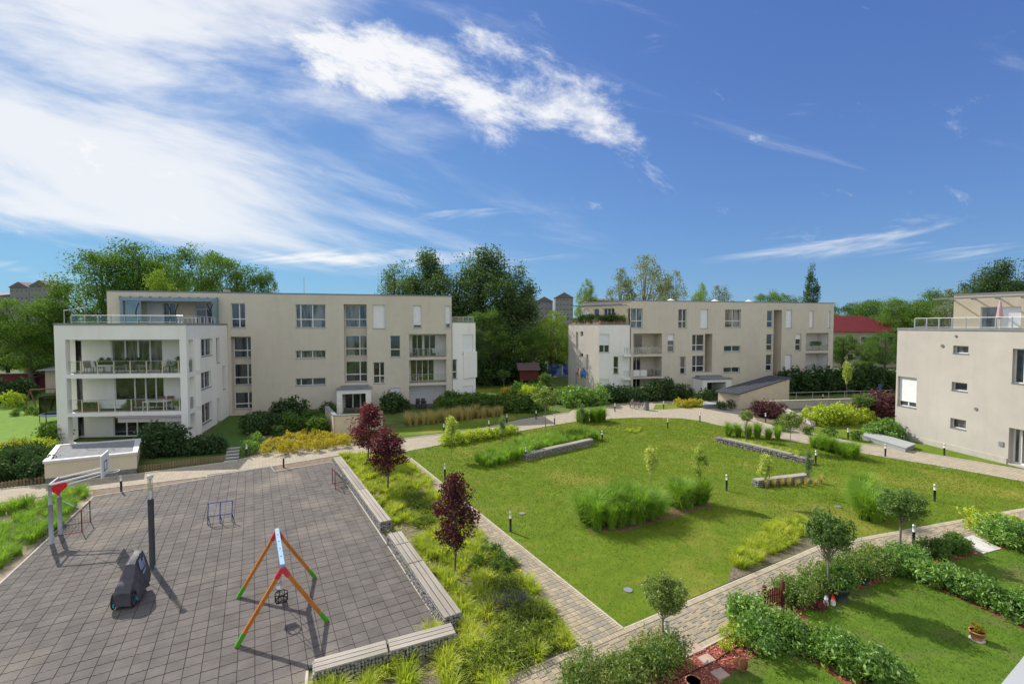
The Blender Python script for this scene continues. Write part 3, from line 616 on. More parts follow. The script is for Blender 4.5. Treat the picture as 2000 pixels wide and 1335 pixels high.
def roof_slab(B, poly, z, th=.14, over=.05, name='roof', rim=.22, mrim=COPING):
    c = sum((Vector(p) for p in poly), Vector((0, 0))) / len(poly)
    def grow(k): return [Vector(p) + (Vector(p) - c).normalized() * k for p in poly]
    o = MB().prism(grow(-.02), z - .35, z - th, bottom=True).build(name, ROOFG, B)
    mb = MB(); a, b = grow(over), grow(-rim); n = len(poly)
    for i in range(n):
        j = (i + 1) % n
        mb.hexa([(*a[i], z - th), (*a[j], z - th), (*b[j], z - th), (*b[i], z - th), (*a[i], z), (*a[j], z), (*b[j], z), (*b[i], z)])
    mb.build('coping', mrim, o); return o
WV2 = dict(v=(.66,), h=(.36,))
# ------------------------------------------------------------------ building one (left)
RH = 12.83; WH = 9.62
F0 = Fac((-39.9, 45.5), (-7.04, 53.84), 0, RH)
B1 = thing('apartment_building', 'white and beige apartment block with stacked balconies on the left', 'building', (-20, 56, 0))
bn = -F0.n; back = lambda q, k: Vector(q) + bn * k
ops = []; wins = []
def ow(f, L, W, rectpx, d=.18, **k): r = f.rect(*rectpx); L.append(r + [d + .07]); W.append((r, d, k))
ow(F0, ops, wins, (451, 592, 479, 640), vs=(.58,), hs=(.36,), pane=1)
ow(F0, ops, wins, (577, 594, 636, 640), vs=(.17, .56), hs=(.36,), pane=2)
ow(F0, ops, wins, (728, 595, 752, 641), shut=1.); ow(F0, ops, wins, (807, 596, 823, 640), shut=.86, pane=1); ow(F0, ops, wins, (870, 597, 880, 640), shut=.8, pane=2)
ow(F0, ops, wins, (577, 684, 636, 699), vs=(.18, .56), pane=2); ow(F0, ops, wins, (577, 738, 636, 752), vs=(.18, .56), pane=1)
ow(F0, ops, wins, (762, 655, 782, 697), hs=(.36,), pane=1); ow(F0, ops, wins, (729, 707, 751, 748.5), vs=(.58,), hs=(.36,), pane=3)
ow(F0, ops, wins, (762, 757, 782, 787), shut=1.)
lg = [F0.rect(799, 652, 872, 697), F0.rect(799, 702, 872, 747), F0.rect(799, 752, 872, 793)]
st = F0.rect(672, 594, 717, 748); gl = F0.rect(452, 657, 491, 800); gl[2] = .1
pent = F0.rect(238, 582, 426, 633); pent[2] = WH + .02
dr = F0.rect(672, 763, 716, 803); dr[2] = .08
mb = MB(); F0.wall(mb, ops + [l + [.22] for l in lg] + [st + [.2], gl + [.2], pent + [.22], dr + [.3]], .22)
Fr = Fac((-7.04, 53.84), back((-7.04, 53.84), 12), 0, RH); Fr.wall(mb, []); Fl = Fac(back((-39.9, 45.5), 12), (-39.9, 45.5), 0, RH); Fl.wall(mb, [])
Fb = Fac(back((-7.04, 53.84), 12), back((-39.9, 45.5), 12), 0, RH); Fb.wall(mb, [])
mb.build('wall', BEIGE, B1)
for r, d, k in wins: window(B1, F0, r, d, **k)
roof_slab(B1, [F0.P0, F0.P1, back(F0.P1, 12), back(F0.P0, 12)], RH + .12)
mb = MB(); F0.box(mb, gl[1] + .0, F0.L, -.05, .35, .0, .02); mb.build('plinth', PLINTH, B1)
dz = lambda a, b: (F0.px(600, b)[1], F0.px(600, a)[1])
column(B1, F0, st, 1.0, [(*F0.rect(674, 595, 715, 639)[2:], (.66,), (.36,), 2), (*F0.rect(674, 655, 715, 696)[2:], (.66,), (.36,), 2), (*F0.rect(674, 706, 715, 747)[2:], (.66,), (.36,), 3)], BEIGE)
column(B1, F0, gl, .8, [(*F0.rect(453, 658, 490, 699.5)[2:], (.72,), (.36,), 1), (*F0.rect(453, 711, 490, 753)[2:], (.72,), (.36,), 0), (*F0.rect(453, 767, 490, 800)[2:], (.72,), (.3,), 0)], BEIGE)
bk = [(.09, .70, .0, .93, (.33, .6), (), 0, 0.)]
loggia(B1, F0, lg[0], 1.9, [(.09, .38, .0, .95, (.5,), (), 0, 0.), (.42, .74, 0, .95, (.5,), (), 1, 0.)], WHITE, 4)
loggia(B1, F0, lg[1], 1.9, [(.05, .70, .0, .95, (.25, .5, .75), (), 3, 0.)], WHITE, 4)
loggia(B1, F0, lg[2], 1.9, [(.05, .72, .0, .95, (), (), 0, 1.)], WHITE, 4, False)
loggia(B1, F0, pent, 2.3, [(.13, .30, 0, .86, (), (), 1, 1.), (.305, .44, 0, .86, (.5,), (), 0, 0.), (.66, .86, 0, .84, (.58,), (.72,), 0, 0.)], BEIGE, 4, False)
# entrance portal and door
por = F0.rect(661, 757, 726, 803); mb = MB(); pu0, pu1 = por[0], por[1]; pz = por[3]
F0.box(mb, pu0, pu0 + .55, 0, pz - .45, .0, 1.5); F0.box(mb, pu1 - .55, pu1, 0, pz - .45, .0, 1.5); F0.box(mb, pu0, pu1, pz - .45, pz, .0, 1.5); por_o = mb.build('portal', WHITE, B1)
mb = MB(); F0.box(mb, pu0 - .06, pu1 + .06, pz, pz + .12, .0, 1.6); F0.box(mb, pu0 + .3, pu1 - .3, pz + .12, pz + .34, .0, .7); mb.build('portal_roof', COPING, por_o)
window(B1, F0, dr, .28, (.38, .72), (), 0, .09, 0, False, 'door')
# roof furniture
for uu, hh in ((17.3, 1.3), (26.5, .7), (13.9, .45)):
    q = MB(); p = F0.pt(uu, RH, -4); q.tube([(p.x, p.y, RH - .2), (p.x, p.y, RH + hh + .9)], .03, 6); q.box((p.x, p.y, RH + .15), (.9, .5, .3)); q.build('roof_vent', STEEL, B1)
q = MB(); p = F0.pt(9.0, RH, -5); q.box((p.x, p.y, RH + .25), (.5, .5, .9)); q.build('chimney', mat('chimney_brick', (.42, .27, .23), (.5, .34, .3), ns=5), B1)
# the white block in front with three balconies one above the other
W0, W1, W2 = Vector((-36.19, 36.4)), Vector((-26.45, 37.4)), Vector((-29.7, 48.05)); W3 = W0 + (W2 - W1)
FW = Fac(W0, W1, 0, WH); FS = Fac(W1, W2, 0, WH); FL = Fac(W3, W0, 0, WH)
rec = [FW.rect(128, 663, 351, 730), FW.rect(129.5, 738, 352, 805), FW.rect(131, 812, 352, 866)]; rec[2][2] = .06
for a in rec: a[0] = rec[0][0]; a[1] = rec[0][1]
sops = []; swins = []
for q in ((393, 661, 415, 695), (422.6, 659, 429, 708), (393, 725, 413, 758), (435, 714, 440, 760), (394.5, 786, 414, 824.5), (424, 777, 429, 822.6)):
    ow(FS, sops, swins, q, .16, vs=(.5,) if q[2] - q[0] > 12 else (), pane=1 if q[1] < 780 else 0)
side_bal = [[.45, 1.55, a[2], a[3] - .05] for a in rec]
DB = 2.1
mb = MB(); FW.wall(mb, [a + [.45] for a in rec], .45); FS.wall(mb, sops + [a + [.4] for a in side_bal], .22)
FL.wall(mb, [[FL.L - 1.9, FL.L - .5, a[2], a[3]] + [.4] for a in rec], .4)
mb.build('wing_wall', WHITE, B1)
for r, d, k in swins: window(B1, FS, r, d, **k)
roof_slab(B1, [W0, W1, W2, W3], WH + .05, .16, .05, 'terrace_roof')
def deck(z0, z1, m, nm, d0=-.45): q = MB(); FW.box(q, .42, FW.L - .42, z0, z1, -DB - .02, d0); q.build(nm, m, B1)
deck(rec[1][3] + .01, rec[0][2] - .01, [FLOORG], 'balcony_slab'); deck(rec[2][3] + .01, rec[1][2] - .01, [FLOORG], 'balcony_slab'); deck(rec[0][3] + .003, rec[0][3] + .2, [WHITE], 'balcony_ceiling')
q = MB(); FW.box(q, .42, FW.L - .42, rec[1][3] - .002, rec[1][3] + .012, -DB, -.45); FW.box(q, .42, FW.L - .42, rec[2][3] - .002, rec[2][3] + .012, -DB, -.45); q.build('balcony_ceiling', WHITE, B1)
for i, a in enumerate(rec):
    g = Fac(FW.pt(-.60, 0, -DB), FW.pt(FW.L - .1, 0, -DB), a[2], a[3]); mb = MB()
    x0, x1 = [(217, 318), (222, 319), (217, 320)][i]; k0 = g.px(x0, 700)[0]; k1 = g.px(x1, 700)[0]; top = a[3] - .08; w0 = [.2, 1.0, a[2] + .05, top]
    g.wall(mb, [w0, [k0, k1, a[2] + .02, top]], .1); mb.build('balcony_wall', WHITE, B1)
    window(B1, g, [k0, k1, a[2] + .02, top], .05, [(.27, .52, .75), (.4, .62, .83), (.25, .45, .68)][i], (), [2, 3, 0][i], .075, 0, False); window(B1, g, w0, .05, (), (), 2, .08, 0, False)
for a in rec[:2]:
    railing(B1, FW, .5, FW.L - .75, a[2], -.2, 1.02, 7, mat('post_wood', (.60, .52, .40), (.68, .6, .47), ns=6)); railing(B1, FS, .5, 1.5, a[2], -.15, 1.0, 3, None, True)
q = MB(); FW.box(q, 4.4, FW.L - .55, rec[2][3] - .55, rec[2][3] - .12, -.5, -.12); FW.box(q, 4.3, FW.L - .5, rec[2][3] - .12, rec[2][3] - .05, -.55, .02); q.build('awning', mat('awning_cloth', (.52, .48, .46), (.58, .54, .52), ns=6), B1)
# terrace railing and blue porch frame
tr = railing(B1, FW, .9, FW.L - 1.0, WH + .05, -.5, .62, 8, STEEL, True, FRAME); railing(B1, FW, FW.L - 1.0, FW.L - .5, WH + .05, -.5, .62, 2, STEEL, True, STEEL); railing(B1, FS, .5, 8.5, WH + .05, -.35, .62, 8, STEEL, False)
q = MB(); a, b = pent[0], pent[1]; zt = pent[3]
F0.box(q, a - .05, b + .05, zt - .32, zt + .05, .05, .35); F0.box(q, b - .45, b + .02, WH + .07, zt - .32, .06, .34); F0.box(q, a, a + .25, WH + .07, zt - .32, .06, .34)
for i in range(11): u = a + (b - a) * i / 10; F0.box(q, u - .04, u + .04, zt + .05, zt + .14, .0, .4)
po_ = q.build('porch_frame', BLUEG, B1); q = MB(); F0.box(q, a + .3, a + 1.7, WH + .1, zt - .34, .1, .13); q.build('glass_panel', glassmat('porch_glass', (.78, .9, .88), .2), po_)
q = MB(); F0.box(q, b + .1, b + .12, WH + .1, zt - .1, .1, 1.8); q.build('glass_panel', glassmat('porch_glass', (.78, .9, .88), .2), po_)
# white end wing on the right
E0, E1 = Vector((-7.03, 54.2)), Vector((-4.5, 56.8)); E2 = E1 + bn * 9; E3 = E0 + bn * 9; EH = 9.9
FE = Fac(E0, E1, 0, EH); mb = MB(); eo = []; ew = []
for q, k in (((903, 653, 924, 691), dict(shut=1.)), ((884, 701, 893, 740), dict(hs=(.36,), pane=3)), ((903, 753, 924, 785), dict(shut=1.))): ow(FE, eo, ew, q, .12, **k)
FE.wall(mb, eo, .15); Fac(E1, E2, 0, EH).wall(mb, []); Fac(E2, E3, 0, EH).wall(mb, []); mb.build('wing_wall', WHITE, B1)
for r, d, k in ew: window(B1, FE, r, d, **k)
roof_slab(B1, [E0, E1, E2, E3], EH + .05, .14, .04, 'terrace_roof'); railing(B1, FE, .3, FE.L - .1, EH + .05, -.3, .55, 4, STEEL, True, FRAME)
q = MB(); FE.box(q, FE.L * .46, FE.L + .12, 3.1, 6.3, .0, .14); q.build('bay', WHITE, B1)
# ------------------------------------------------------------------ building two (middle right)
B2o = thing('apartment_building', 'beige apartment block with planted roof terrace beyond the lawn', 'building', (32, 72, 0))
K0, K1 = Vector((16.15, 62.6)), Vector((49.1, 70.4)); F2 = Fac(K0, K1, 0, RH - .03); b2n = -F2.n
ops = []; wins = []
ow(F2, ops, wins, (1232.5, 602, 1255, 640), vs=(.5,), hs=(.36,), pane=2)
ow(F2, ops, wins, (1325, 603.5, 1341, 640.5), vs=(.55,), hs=(.36,), pane=1); ow(F2, ops, wins, (1368, 603.5, 1383, 641), shut=1.)
ow(F2, ops, wins, (1304, 652, 1317, 687), hs=(.36,), shut=.36, pane=1); ow(F2, ops, wins, (1327, 696, 1339, 730), vs=(.2,), hs=(.36,), pane=0); ow(F2, ops, wins, (1303, 740.6, 1316, 766), vs=(.3,), pane=0)
ow(F2, ops, wins, (1416, 604, 1447, 639), vs=(.5,), hs=(.36,), pane=2); ow(F2, ops, wins, (1535, 605, 1547, 640), shut=1.); ow(F2, ops, wins, (1581, 606.5, 1589, 640), shut=1.); ow(F2, ops, wins, (1617, 607, 1622, 640), shut=1.)
ow(F2, ops, wins, (1414, 675, 1446, 686), vs=(.52,), pane=1); ow(F2, ops, wins, (1413, 717, 1445, 727), vs=(.52,), pane=1)
ow(F2, ops, wins, (1553.6, 652, 1565, 684), hs=(.36,), shut=.3, pane=1); ow(F2, ops, wins, (1533, 692, 1546, 725), shut=1.); ow(F2, ops, wins, (1552, 733, 1563, 752), vs=(.5,), pane=0)
for q in ((1352, 653, 1375, 685), (1352, 694, 1375, 726)): ow(F2, ops, wins, q, .1, vs=(.35,), hs=(.36,), pane=0)
for q in ((1498, 606, 1509, 639), (1497, 652, 1508.5, 684), (1496, 692, 1507.5, 723)): ow(F2, ops, wins, q, .1, hs=(.36,), pane=1)
lgA = [F2.rect(1237, 651, 1293, 691), F2.rect(1236, 696, 1292, 735.6), F2.rect(1235, 739, 1292, 771)]
lgB = [F2.rect(1574, 650, 1618, 684.5), F2.rect(1573, 689, 1617, 724), F2.rect(1572, 728, 1617, 756)]
for l in (lgA, lgB):
    for a in l[1:]: a[0], a[1] = l[0][0], l[0][1]
    l[2][2] = .1
sA = F2.rect(1376.5, 651.6, 1391, 727); sB = F2.rect(1510, 605, 1526, 755); sB[2] = .2; d2r = F2.rect(1366, 738, 1394, 768); d2r[2] = .08
mb = MB(); F2.wall(mb, ops + [l + [.22] for l in lgA + lgB] + [sA + [.2], sB + [.2], d2r + [.3]], .22)
Kr = K1 + b2n * 12; Kl = K0 + b2n * 12; K4 = Vector((10.6, 69.0))
Fac(K1, Kr, 0, RH).wall(mb, []); Fac(Kr, Kl, 0, RH).wall(mb, []); mb.build('wall', BEIGE, B2o)
for r, d, k in wins: window(B2o, F2, r, d, **k)
for a, bk in zip(lgA, ([(.02, .55, 0, .95, (.45,), (), 0, .0)], [(.0, .5, 0, .95, (.36, .7), (), 0, .0)], [(.0, .5, 0, .95, (.36, .7), (), 0, .0)])):
    a = a; bk = [(max(.01, q[0]), *q[1:]) for q in bk]; loggia(B2o, F2, a, 1.9, bk, BEIGE, 4, a is not lgA[2], [0, 1] if a is lgA[1] else None)
for a in lgB: loggia(B2o, F2, a, 1.9, [(.02, .3, 0, .95, (.5,), (), 0, .0)], WHITE, 3, a is not lgB[2])
column(B2o, F2, sA, 1.9, [], BEIGE)
column(B2o, F2, sB, 1.9, [], BEIGE)
roof_slab(B2o, [K0, K1, Kr, Kl, K4], RH + .1)
p2 = [F2.px(1353, 750)[0], F2.px(1408, 750)[0]]; pz = F2.px(1380, 737)[1]; mb = MB()
F2.box(mb, p2[0], p2[0] + .7, 0, pz - .4, .0, 2.2); F2.box(mb, p2[1] - .9, p2[1], 0, pz - .4, .0, 2.2); F2.box(mb, p2[0], p2[1], pz - .4, pz, .0, 2.2); po2 = mb.build('portal', WHITE, B2o)
mb = MB(); F2.box(mb, p2[0] - .08, p2[1] + .08, pz, pz + .14, .0, 2.3); F2.box(mb, p2[0] + .4, p2[1] - .6, pz + .14, pz + .4, .0, 1.0); mb.build('portal_roof', COPING, po2); window(B2o, F2, d2r, .28, (.4,), (), 0, .09, 0, False, 'door')
# white wing of building two, its sunlit left face and the oblique penthouse wall above
V0, V1, V2 = Vector((8.71, 71.0)), Vector((11.9, 63.0)), Vector((16.1, 62.75)); V3 = Vector((12.5, 74))
FV = Fac(V1, V2, 0, 9.62); FU = Fac(V0, V1, 0, 9.62); mb = MB(); vo = []; vw = []; uo = []; uw = []
for q, k in (((1170, 652, 1190, 687.8), dict(vs=(.5,), shut=.6, pane=0)), ((1198, 695.7, 1208, 730), dict(hs=(.36,), pane=3)), ((1170, 740, 1189, 770), dict(shut=1.))): ow(FV, vo, vw, q, .14, **k)
for q in ((1125, 648, 1129, 682), (1133.7, 647, 1139, 656.5), (1145, 692, 1149, 721.6), (1132.5, 689.5, 1139, 697), (1132, 730, 1138, 738), (1124, 727, 1127.6, 756)): ow(FU, uo, uw, q, .2, pane=0, sill=False)
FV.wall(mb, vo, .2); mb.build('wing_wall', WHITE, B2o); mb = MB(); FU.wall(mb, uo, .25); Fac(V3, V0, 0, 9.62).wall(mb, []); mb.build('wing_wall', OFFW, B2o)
for r, d, k in vw: window(B2o, FV, r, d, **k)
for r, d, k in uw: window(B2o, FU, r, d, **k)
roof_slab(B2o, [V0, V1, V2, V3], 9.67, .12, .04, 'terrace_roof')
FK = Fac(K4, K0, 9.5, RH); mb = MB(); ko = []; kw = []
for q, k in (((1140, 603, 1149, 616), dict(shut=.99, pane=2)), ((1160, 603, 1170, 628), dict(pane=0)), ((1179, 602, 1200, 628), dict(vs=(.33, .66), pane=1)), ((1225, 602, 1230.5, 640), dict(pane=1))): ow(FK, ko, kw, q, .12, **k)
FK.wall(mb, ko, .18); Fac(Kl, K4, 9.5, RH).wall(mb, []); Fac(Kl, V3, 0, RH).wall(mb, []); mb.build('penthouse_wall', CREAM, B2o)
for r, d, k in kw: window(B2o, FK, r, d, **k)
mb = MB(); z = 12.25
for i in range(9): u = FK.L * (.06 + .86 * i / 8); mb.beam(FK.pt(u, z, .02), FK.pt(u, z, 1.5), .07, .14)
mb.beam(FK.pt(-.6, z + .1, 1.5), FK.pt(FK.L * .95, z + .1, 1.5), .12, .16); mb.build('pergola', COPING, B2o)
railing(B2o, FV, .1, FV.L * .95, 9.67, -.25, .5, 4, STEEL, False); railing(B2o, FU, .3, FU.L - .2, 9.67, -.25, .5, 6, STEEL, False)
for z0 in (lgA[0][2], lgA[1][2]):
    q = MB(); FV.box(q, FV.L - 1.0, FV.L - .04, z0 - .28, z0, -.0, .9); bo = q.build('balcony_slab', WHITE, B2o); railing(B2o, FV, FV.L - .95, FV.L - .1, z0, .85, .95, 2, STEEL, True)
for uu in (8.5, 16, 22): q = MB(); p = F2.pt(uu, RH, -4); q.lathe([(.45, -.2), (.45, .25), (.7, .28), (.05, .6)], (p.x, p.y, RH)); q.build('roof_vent', FRAME, B2o)
# sloped stair house beside building two
SH = thing('stair_house', 'low wedge-shaped garage stair with dark sloping metal roof', 'outbuilding', G(1480, 790))
a, b, c, d = G(1444, 800), G(1541, 782), G(1541, 782), G(1444, 800)
u = (b - a).normalized(); n_ = Vector((u.y, -u.x, 0)); 
za, zb = VZ(770, a), VZ(739, b); wd = 2.6
P = lambda t, z, k: a + (b - a) * t - n_ * k + Vector((0, 0, z))
mb = MB(); mb.add([P(0, 0, 0), P(1, 0, 0), P(1, zb, 0), P(0, za, 0), P(0, 0, wd), P(1, 0, wd), P(1, zb, wd), P(0, za, wd)], [(0, 1, 2, 3), (1, 5, 6, 2), (5, 4, 7, 6), (4, 0, 3, 7)]); mb.build('wall', CREAM, SH)
mb = MB(); e = .12; mb.hexa([P(-.04, za, -e), P(1.03, zb + .02, -e), P(1.03, zb + .02, wd + e), P(-.04, za, wd + e), P(-.04, za + .14, -e), P(1.03, zb + .16, -e), P(1.03, zb + .16, wd + e), P(-.04, za + .14, wd + e)]); ro_ = mb.build('roof', mat('dark_zinc', (.055, .06, .075), (.075, .08, .095), rough=.75, ns=2), SH)
for i in range(5):
    k = (i + .5) * wd / 5; q = MB(); q.beam(P(-.03, za + .165, k), P(1.02, zb + .185, k), .05, .05); q.build('roof_seam', MATS['dark_zinc'], ro_)
mb = MB(); mb.box(P(1.01, 1.2, wd / 2), (.06, 1.3, 2.2), math.atan2(u.y, u.x)); mb.build('door', WHITE, SH)
# ------------------------------------------------------------------ building three (right edge)
B3 = thing('apartment_building', 'off-white apartment block cut by the right edge of the picture', 'building', (44, 38, 0))
T0, T1 = Vector((32.72, 39.11)), Vector((34.75, 25.0)); F3 = Fac(T0, T1, 0, 9.2); ops = []; wins = []
for q, k in (((1861.6, 675, 1891.6, 690), dict(pane=2)), ((1858.6, 746.6, 1889, 763), dict(pane=1)), ((1856, 818, 1886.5, 836.5), dict(pane=2)), ((1977, 681, 2010, 749), dict(vs=(.6,), pane=1)), ((1753, 736, 1790, 794), dict(vs=(.5,), shut=.82, pane=0))): ow(F3, ops, wins, q, .22, **k)
d3 = F3.rect(1969.5, 838, 2012, 908); d3[2] = .12; mb = MB(); F3.wall(mb, ops + [d3 + [.45]], .28)
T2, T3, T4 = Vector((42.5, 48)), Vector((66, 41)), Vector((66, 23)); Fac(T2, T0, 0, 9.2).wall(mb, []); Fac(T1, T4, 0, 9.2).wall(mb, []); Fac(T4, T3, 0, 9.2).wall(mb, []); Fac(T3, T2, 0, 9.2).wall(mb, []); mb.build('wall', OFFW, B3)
for r, d, k in wins: window(B3, F3, r, d, **k)
window(B3, F3, d3, .4, (.35,), (), 2, .1, 0, False, 'door')
mb = MB(); F3.box(mb, 1.2, d3[0] - .05, -.05, .42, .0, .05); F3.box(mb, d3[1] + .05, F3.L, -.05, .42, .0, .05); mb.build('plinth', CONC, B3)
roof_slab(B3, [T0, T1, T4, T3, T2], 9.27, .16, .05, 'terrace_roof')
railing(B3, F3, 1.0, F3.L, 9.27, -.5, .8, 14, STEEL, True, FRAME)
for x, y, rr in ((1867.5, 656, .09), (1841, 675, .12), (1906.5, 798, .11)):
    u, z = F3.px(x, y); q = MB(); q.tube([F3.pt(u, z, .0), F3.pt(u, z, .05)], rr, 10); q.build('wall_vent', PLINTH, B3)
u, z = F3.px(1956, 866.5); q = MB(); F3.box(q, u - .14, u + .14, z - .16, z + .16, 0, .05); q.build('wall_grille', COPING, B3)
FP = Fac((44, 46), (52, 34), 9.2, 12.5); ops = []; wins = []
for q, k in (((1915, 599, 1949, 640), dict(pane=2)), ((1951, 599, 1994, 640), dict(shut=1., vs=(.5,)))): ow(FP, ops, wins, q, .2, **k)
for o_ in ops: o_[2] = 9.28
mb = MB(); FP.wall(mb, ops, .25); PP = [Vector((44, 46)), Vector((52, 34)), Vector((66, 40)), Vector((58, 51))]
for a, b in zip(PP[1:], PP[2:] + PP[:1]): Fac(a, b, 9.2, 12.5).wall(mb, [])
mb.build('penthouse_wall', CREAM, B3)
for r, d, k in wins: window(B3, FP, r, d, **k)
roof_slab(B3, PP, 12.6); mb = MB(); z = 12.0
for i in range(10): u = FP.L * i / 9; mb.beam(FP.pt(u, z, .02), FP.pt(u, z, 1.7), .08, .14)
mb.beam(FP.pt(-1.2, z + .1, 1.7), FP.pt(FP.L, z + .1, 1.7), .12, .16); mb.build('pergola', COPING, B3)
pr = thing('parasol', 'folded pink parasol on the right-hand roof terrace', 'parasol', FP.pt(*[FP.px(1963, 640)[0], 9.15, 2.2]))
q = MB(); q.tube([(0, 0, 0), (0, 0, 2.5)], .03, 6); q.build('pole', FRAME, pr, True); q = MB(); q.lathe([(.03, .95), (.26, 1.05), (.2, 1.5), (.14, 2.1), (.05, 2.55), (.01, 2.6)], n=9); q.build('canopy', mat('pink_cloth', (.42, .25, .28), (.6, .42, .44), ns=4, scale=(4, 4, .3)), pr, True)
# ================================================================== playground things
WOODG = mat('weathered_plank', (.30, .27, .225), (.43, .39, .335), rough=.9, ns=3, bump=.4, bs=20, scale=(.25, 6, 6), extra=randmul(.86, 1.12))
STONE = mat('gabion_stone', (.20, .19, .175), (.40, .385, .36), rough=.95, ns=6, bump=.5)
WIRE = mat('cage_wire', (.30, .31, .32), (.38, .39, .4), rough=.5, metal=.6, ns=6)
PHI = (1 + 5 ** .5) / 2
ICO = np.array([(-1, PHI, 0), (1, PHI, 0), (-1, -PHI, 0), (1, -PHI, 0), (0, -1, PHI), (0, 1, PHI), (0, -1, -PHI), (0, 1, -PHI), (PHI, 0, -1), (PHI, 0, 1), (-PHI, 0, -1), (-PHI, 0, 1)]) / math.hypot(1, PHI)
ICOF = np.array([(0, 11, 5), (0, 5, 1), (0, 1, 7), (0, 7, 10), (0, 10, 11), (1, 5, 9), (5, 11, 4), (11, 10, 2), (10, 7, 6), (7, 1, 8), (3, 9, 4), (3, 4, 2), (3, 2, 6), (3, 6, 8), (3, 8, 9), (4, 9, 5), (2, 4, 11), (6, 2, 10), (8, 6, 7), (9, 8, 1)])
def stones_box(name, L, wd, h, size, seed, top=False):        # stones packed along the faces of a cage 0..L, 0..wd, 0..h
    rng = np.random.default_rng(seed); P = []
    st = size * .92
    for z in np.arange(st / 2, h, st):
        for x in np.arange(st / 2, L, st): P += [(x, st * .42, z), (x, wd - st * .42, z)]
        for y in np.arange(st / 2, wd, st): P += [(st * .42, y, z), (L - st * .42, y, z)]
    if top:
        for x in np.arange(st / 2, L, st):
            for y in np.arange(st / 2, wd, st): P.append((x, y, h - st * .35))
    P = np.array(P) + rng.normal(0, size * .1, (len(P), 3)); n = len(P)
    S = size * .56 * rng.uniform(.75, 1.2, (n, 1, 3)); V = ICO[None] * S * rng.uniform(.85, 1.1, (n, 12, 1)) + P[:, None]
    Fc = (ICOF[None] + (np.arange(n) * 12)[:, None, None]).reshape(-1, 3); return npmesh(name, V.reshape(-1, 3), Fc, STONE, np.repeat(rng.uniform(0, 1, n), 20))
def gabion(name, label, cat, p0, p1, wd, h, secs, seed, planks=3, group=None, ssz=.10, left=True, topstones=False):
    d = p1 - p0; L = d.length; a = math.atan2(d.y, d.x); o = thing(name, label, cat, (p0.x, p0.y, 0), a, group)
    sgn = 1 if left else -1
    me = stones_box('stones', L, wd, h, ssz, seed, topstones); s = link('stones', me, o, True); s.location = (0, 0 if left else -wd, 0); s['kind'] = 'stuff'
    c = MB(); yy = (0, wd * sgn)
    c.box((L / 2, wd * sgn / 2, h / 2 - .02), (L - ssz * 1.1, wd - ssz * 1.1, h - .06)); c.build('core', mat('gabion_core', (.05, .048, .045), (.08, .075, .07), ns=5), o, True)
    c = MB(); k = max(2, int(L / .5))
    for y in yy:
        for z in (.02, h * .5, h): c.beam((0, y, z), (L, y, z), .012)
        for i in range(k + 1): c.beam((L * i / k, y, 0), (L * i / k, y, h), .010)
    for x in (0, L): c.beam((x, 0, h), (x, wd * sgn, h), .012); c.beam((x, 0, h * .5), (x, wd * sgn, h * .5), .010)
    c.build('cage', WIRE, o, True)
    for (f0, f1) in secs:
        x0, x1 = L * f0 + .03, L * f1 - .03; pw = wd / planks
        for i in range(planks):
            q = MB(); q.box((0, 0, 0), (x1 - x0, pw - .032, .05)); b = q.build('plank', WOODG, o, True); b.location = ((x0 + x1) / 2, sgn * (pw * (i + .5)), h + .045 + rnd.uniform(-.003, .003)); b.rotation_euler = (0, 0, rnd.uniform(-.0015, .0015))
        for x in (x0 + .12, x1 - .12): q = MB(); q.box((x, sgn * wd / 2, h + .012), (.06, wd - .04, .02)); q.build('bearer', WIRE, o, True)
    return o
GB = 'gabion benches round the playground'
gabion('gabion_bench', 'stone-filled gabion bench at the far right side of the playground', 'bench', g2(742, 1040), g2(650, 906), .55, .42, ((0, .40), (.40, .76), (.76, 1)), 1, group=GB, left=False)
gabion('gabion_bench', 'stone-filled gabion bench at the near right side of the playground', 'bench', g2(868, 1238), g2(757, 1064), .60, .44, ((0, .56), (.56, .82), (.82, 1)), 2, group=GB, left=False)
gabion('gabion_bench', 'long gabion bench across the near edge of the playground', 'bench', g2(882, 1246), g2(612, 1322), .52, .44, ((0, .5), (.5, 1)), 3, group=GB, left=True)
GW = 'low gabion walls in the lawn'
gabion('gabion_wall', 'dark gabion wall with plank top below the long green grasses', 'low wall', g2(1027, 900), g2(1160, 869), .5, .42, ((.28, 1),), 4, 1, GW, .13, True, True)
gabion('gabion_wall', 'long gabion wall running from the lawn towards the right-hand building', 'low wall', g2(1582, 909), g2(1397, 863), .5, .40, ((.18, .88),), 5, 1, GW, .14, False, True)
gabion('gabion_wall', 'short pale gabion wall among dry grasses in the lawn', 'low wall', g2(1480, 952), g2(1583, 940), .45, .35, ((0, 1),), 6, 1, GW, .13, True, True)
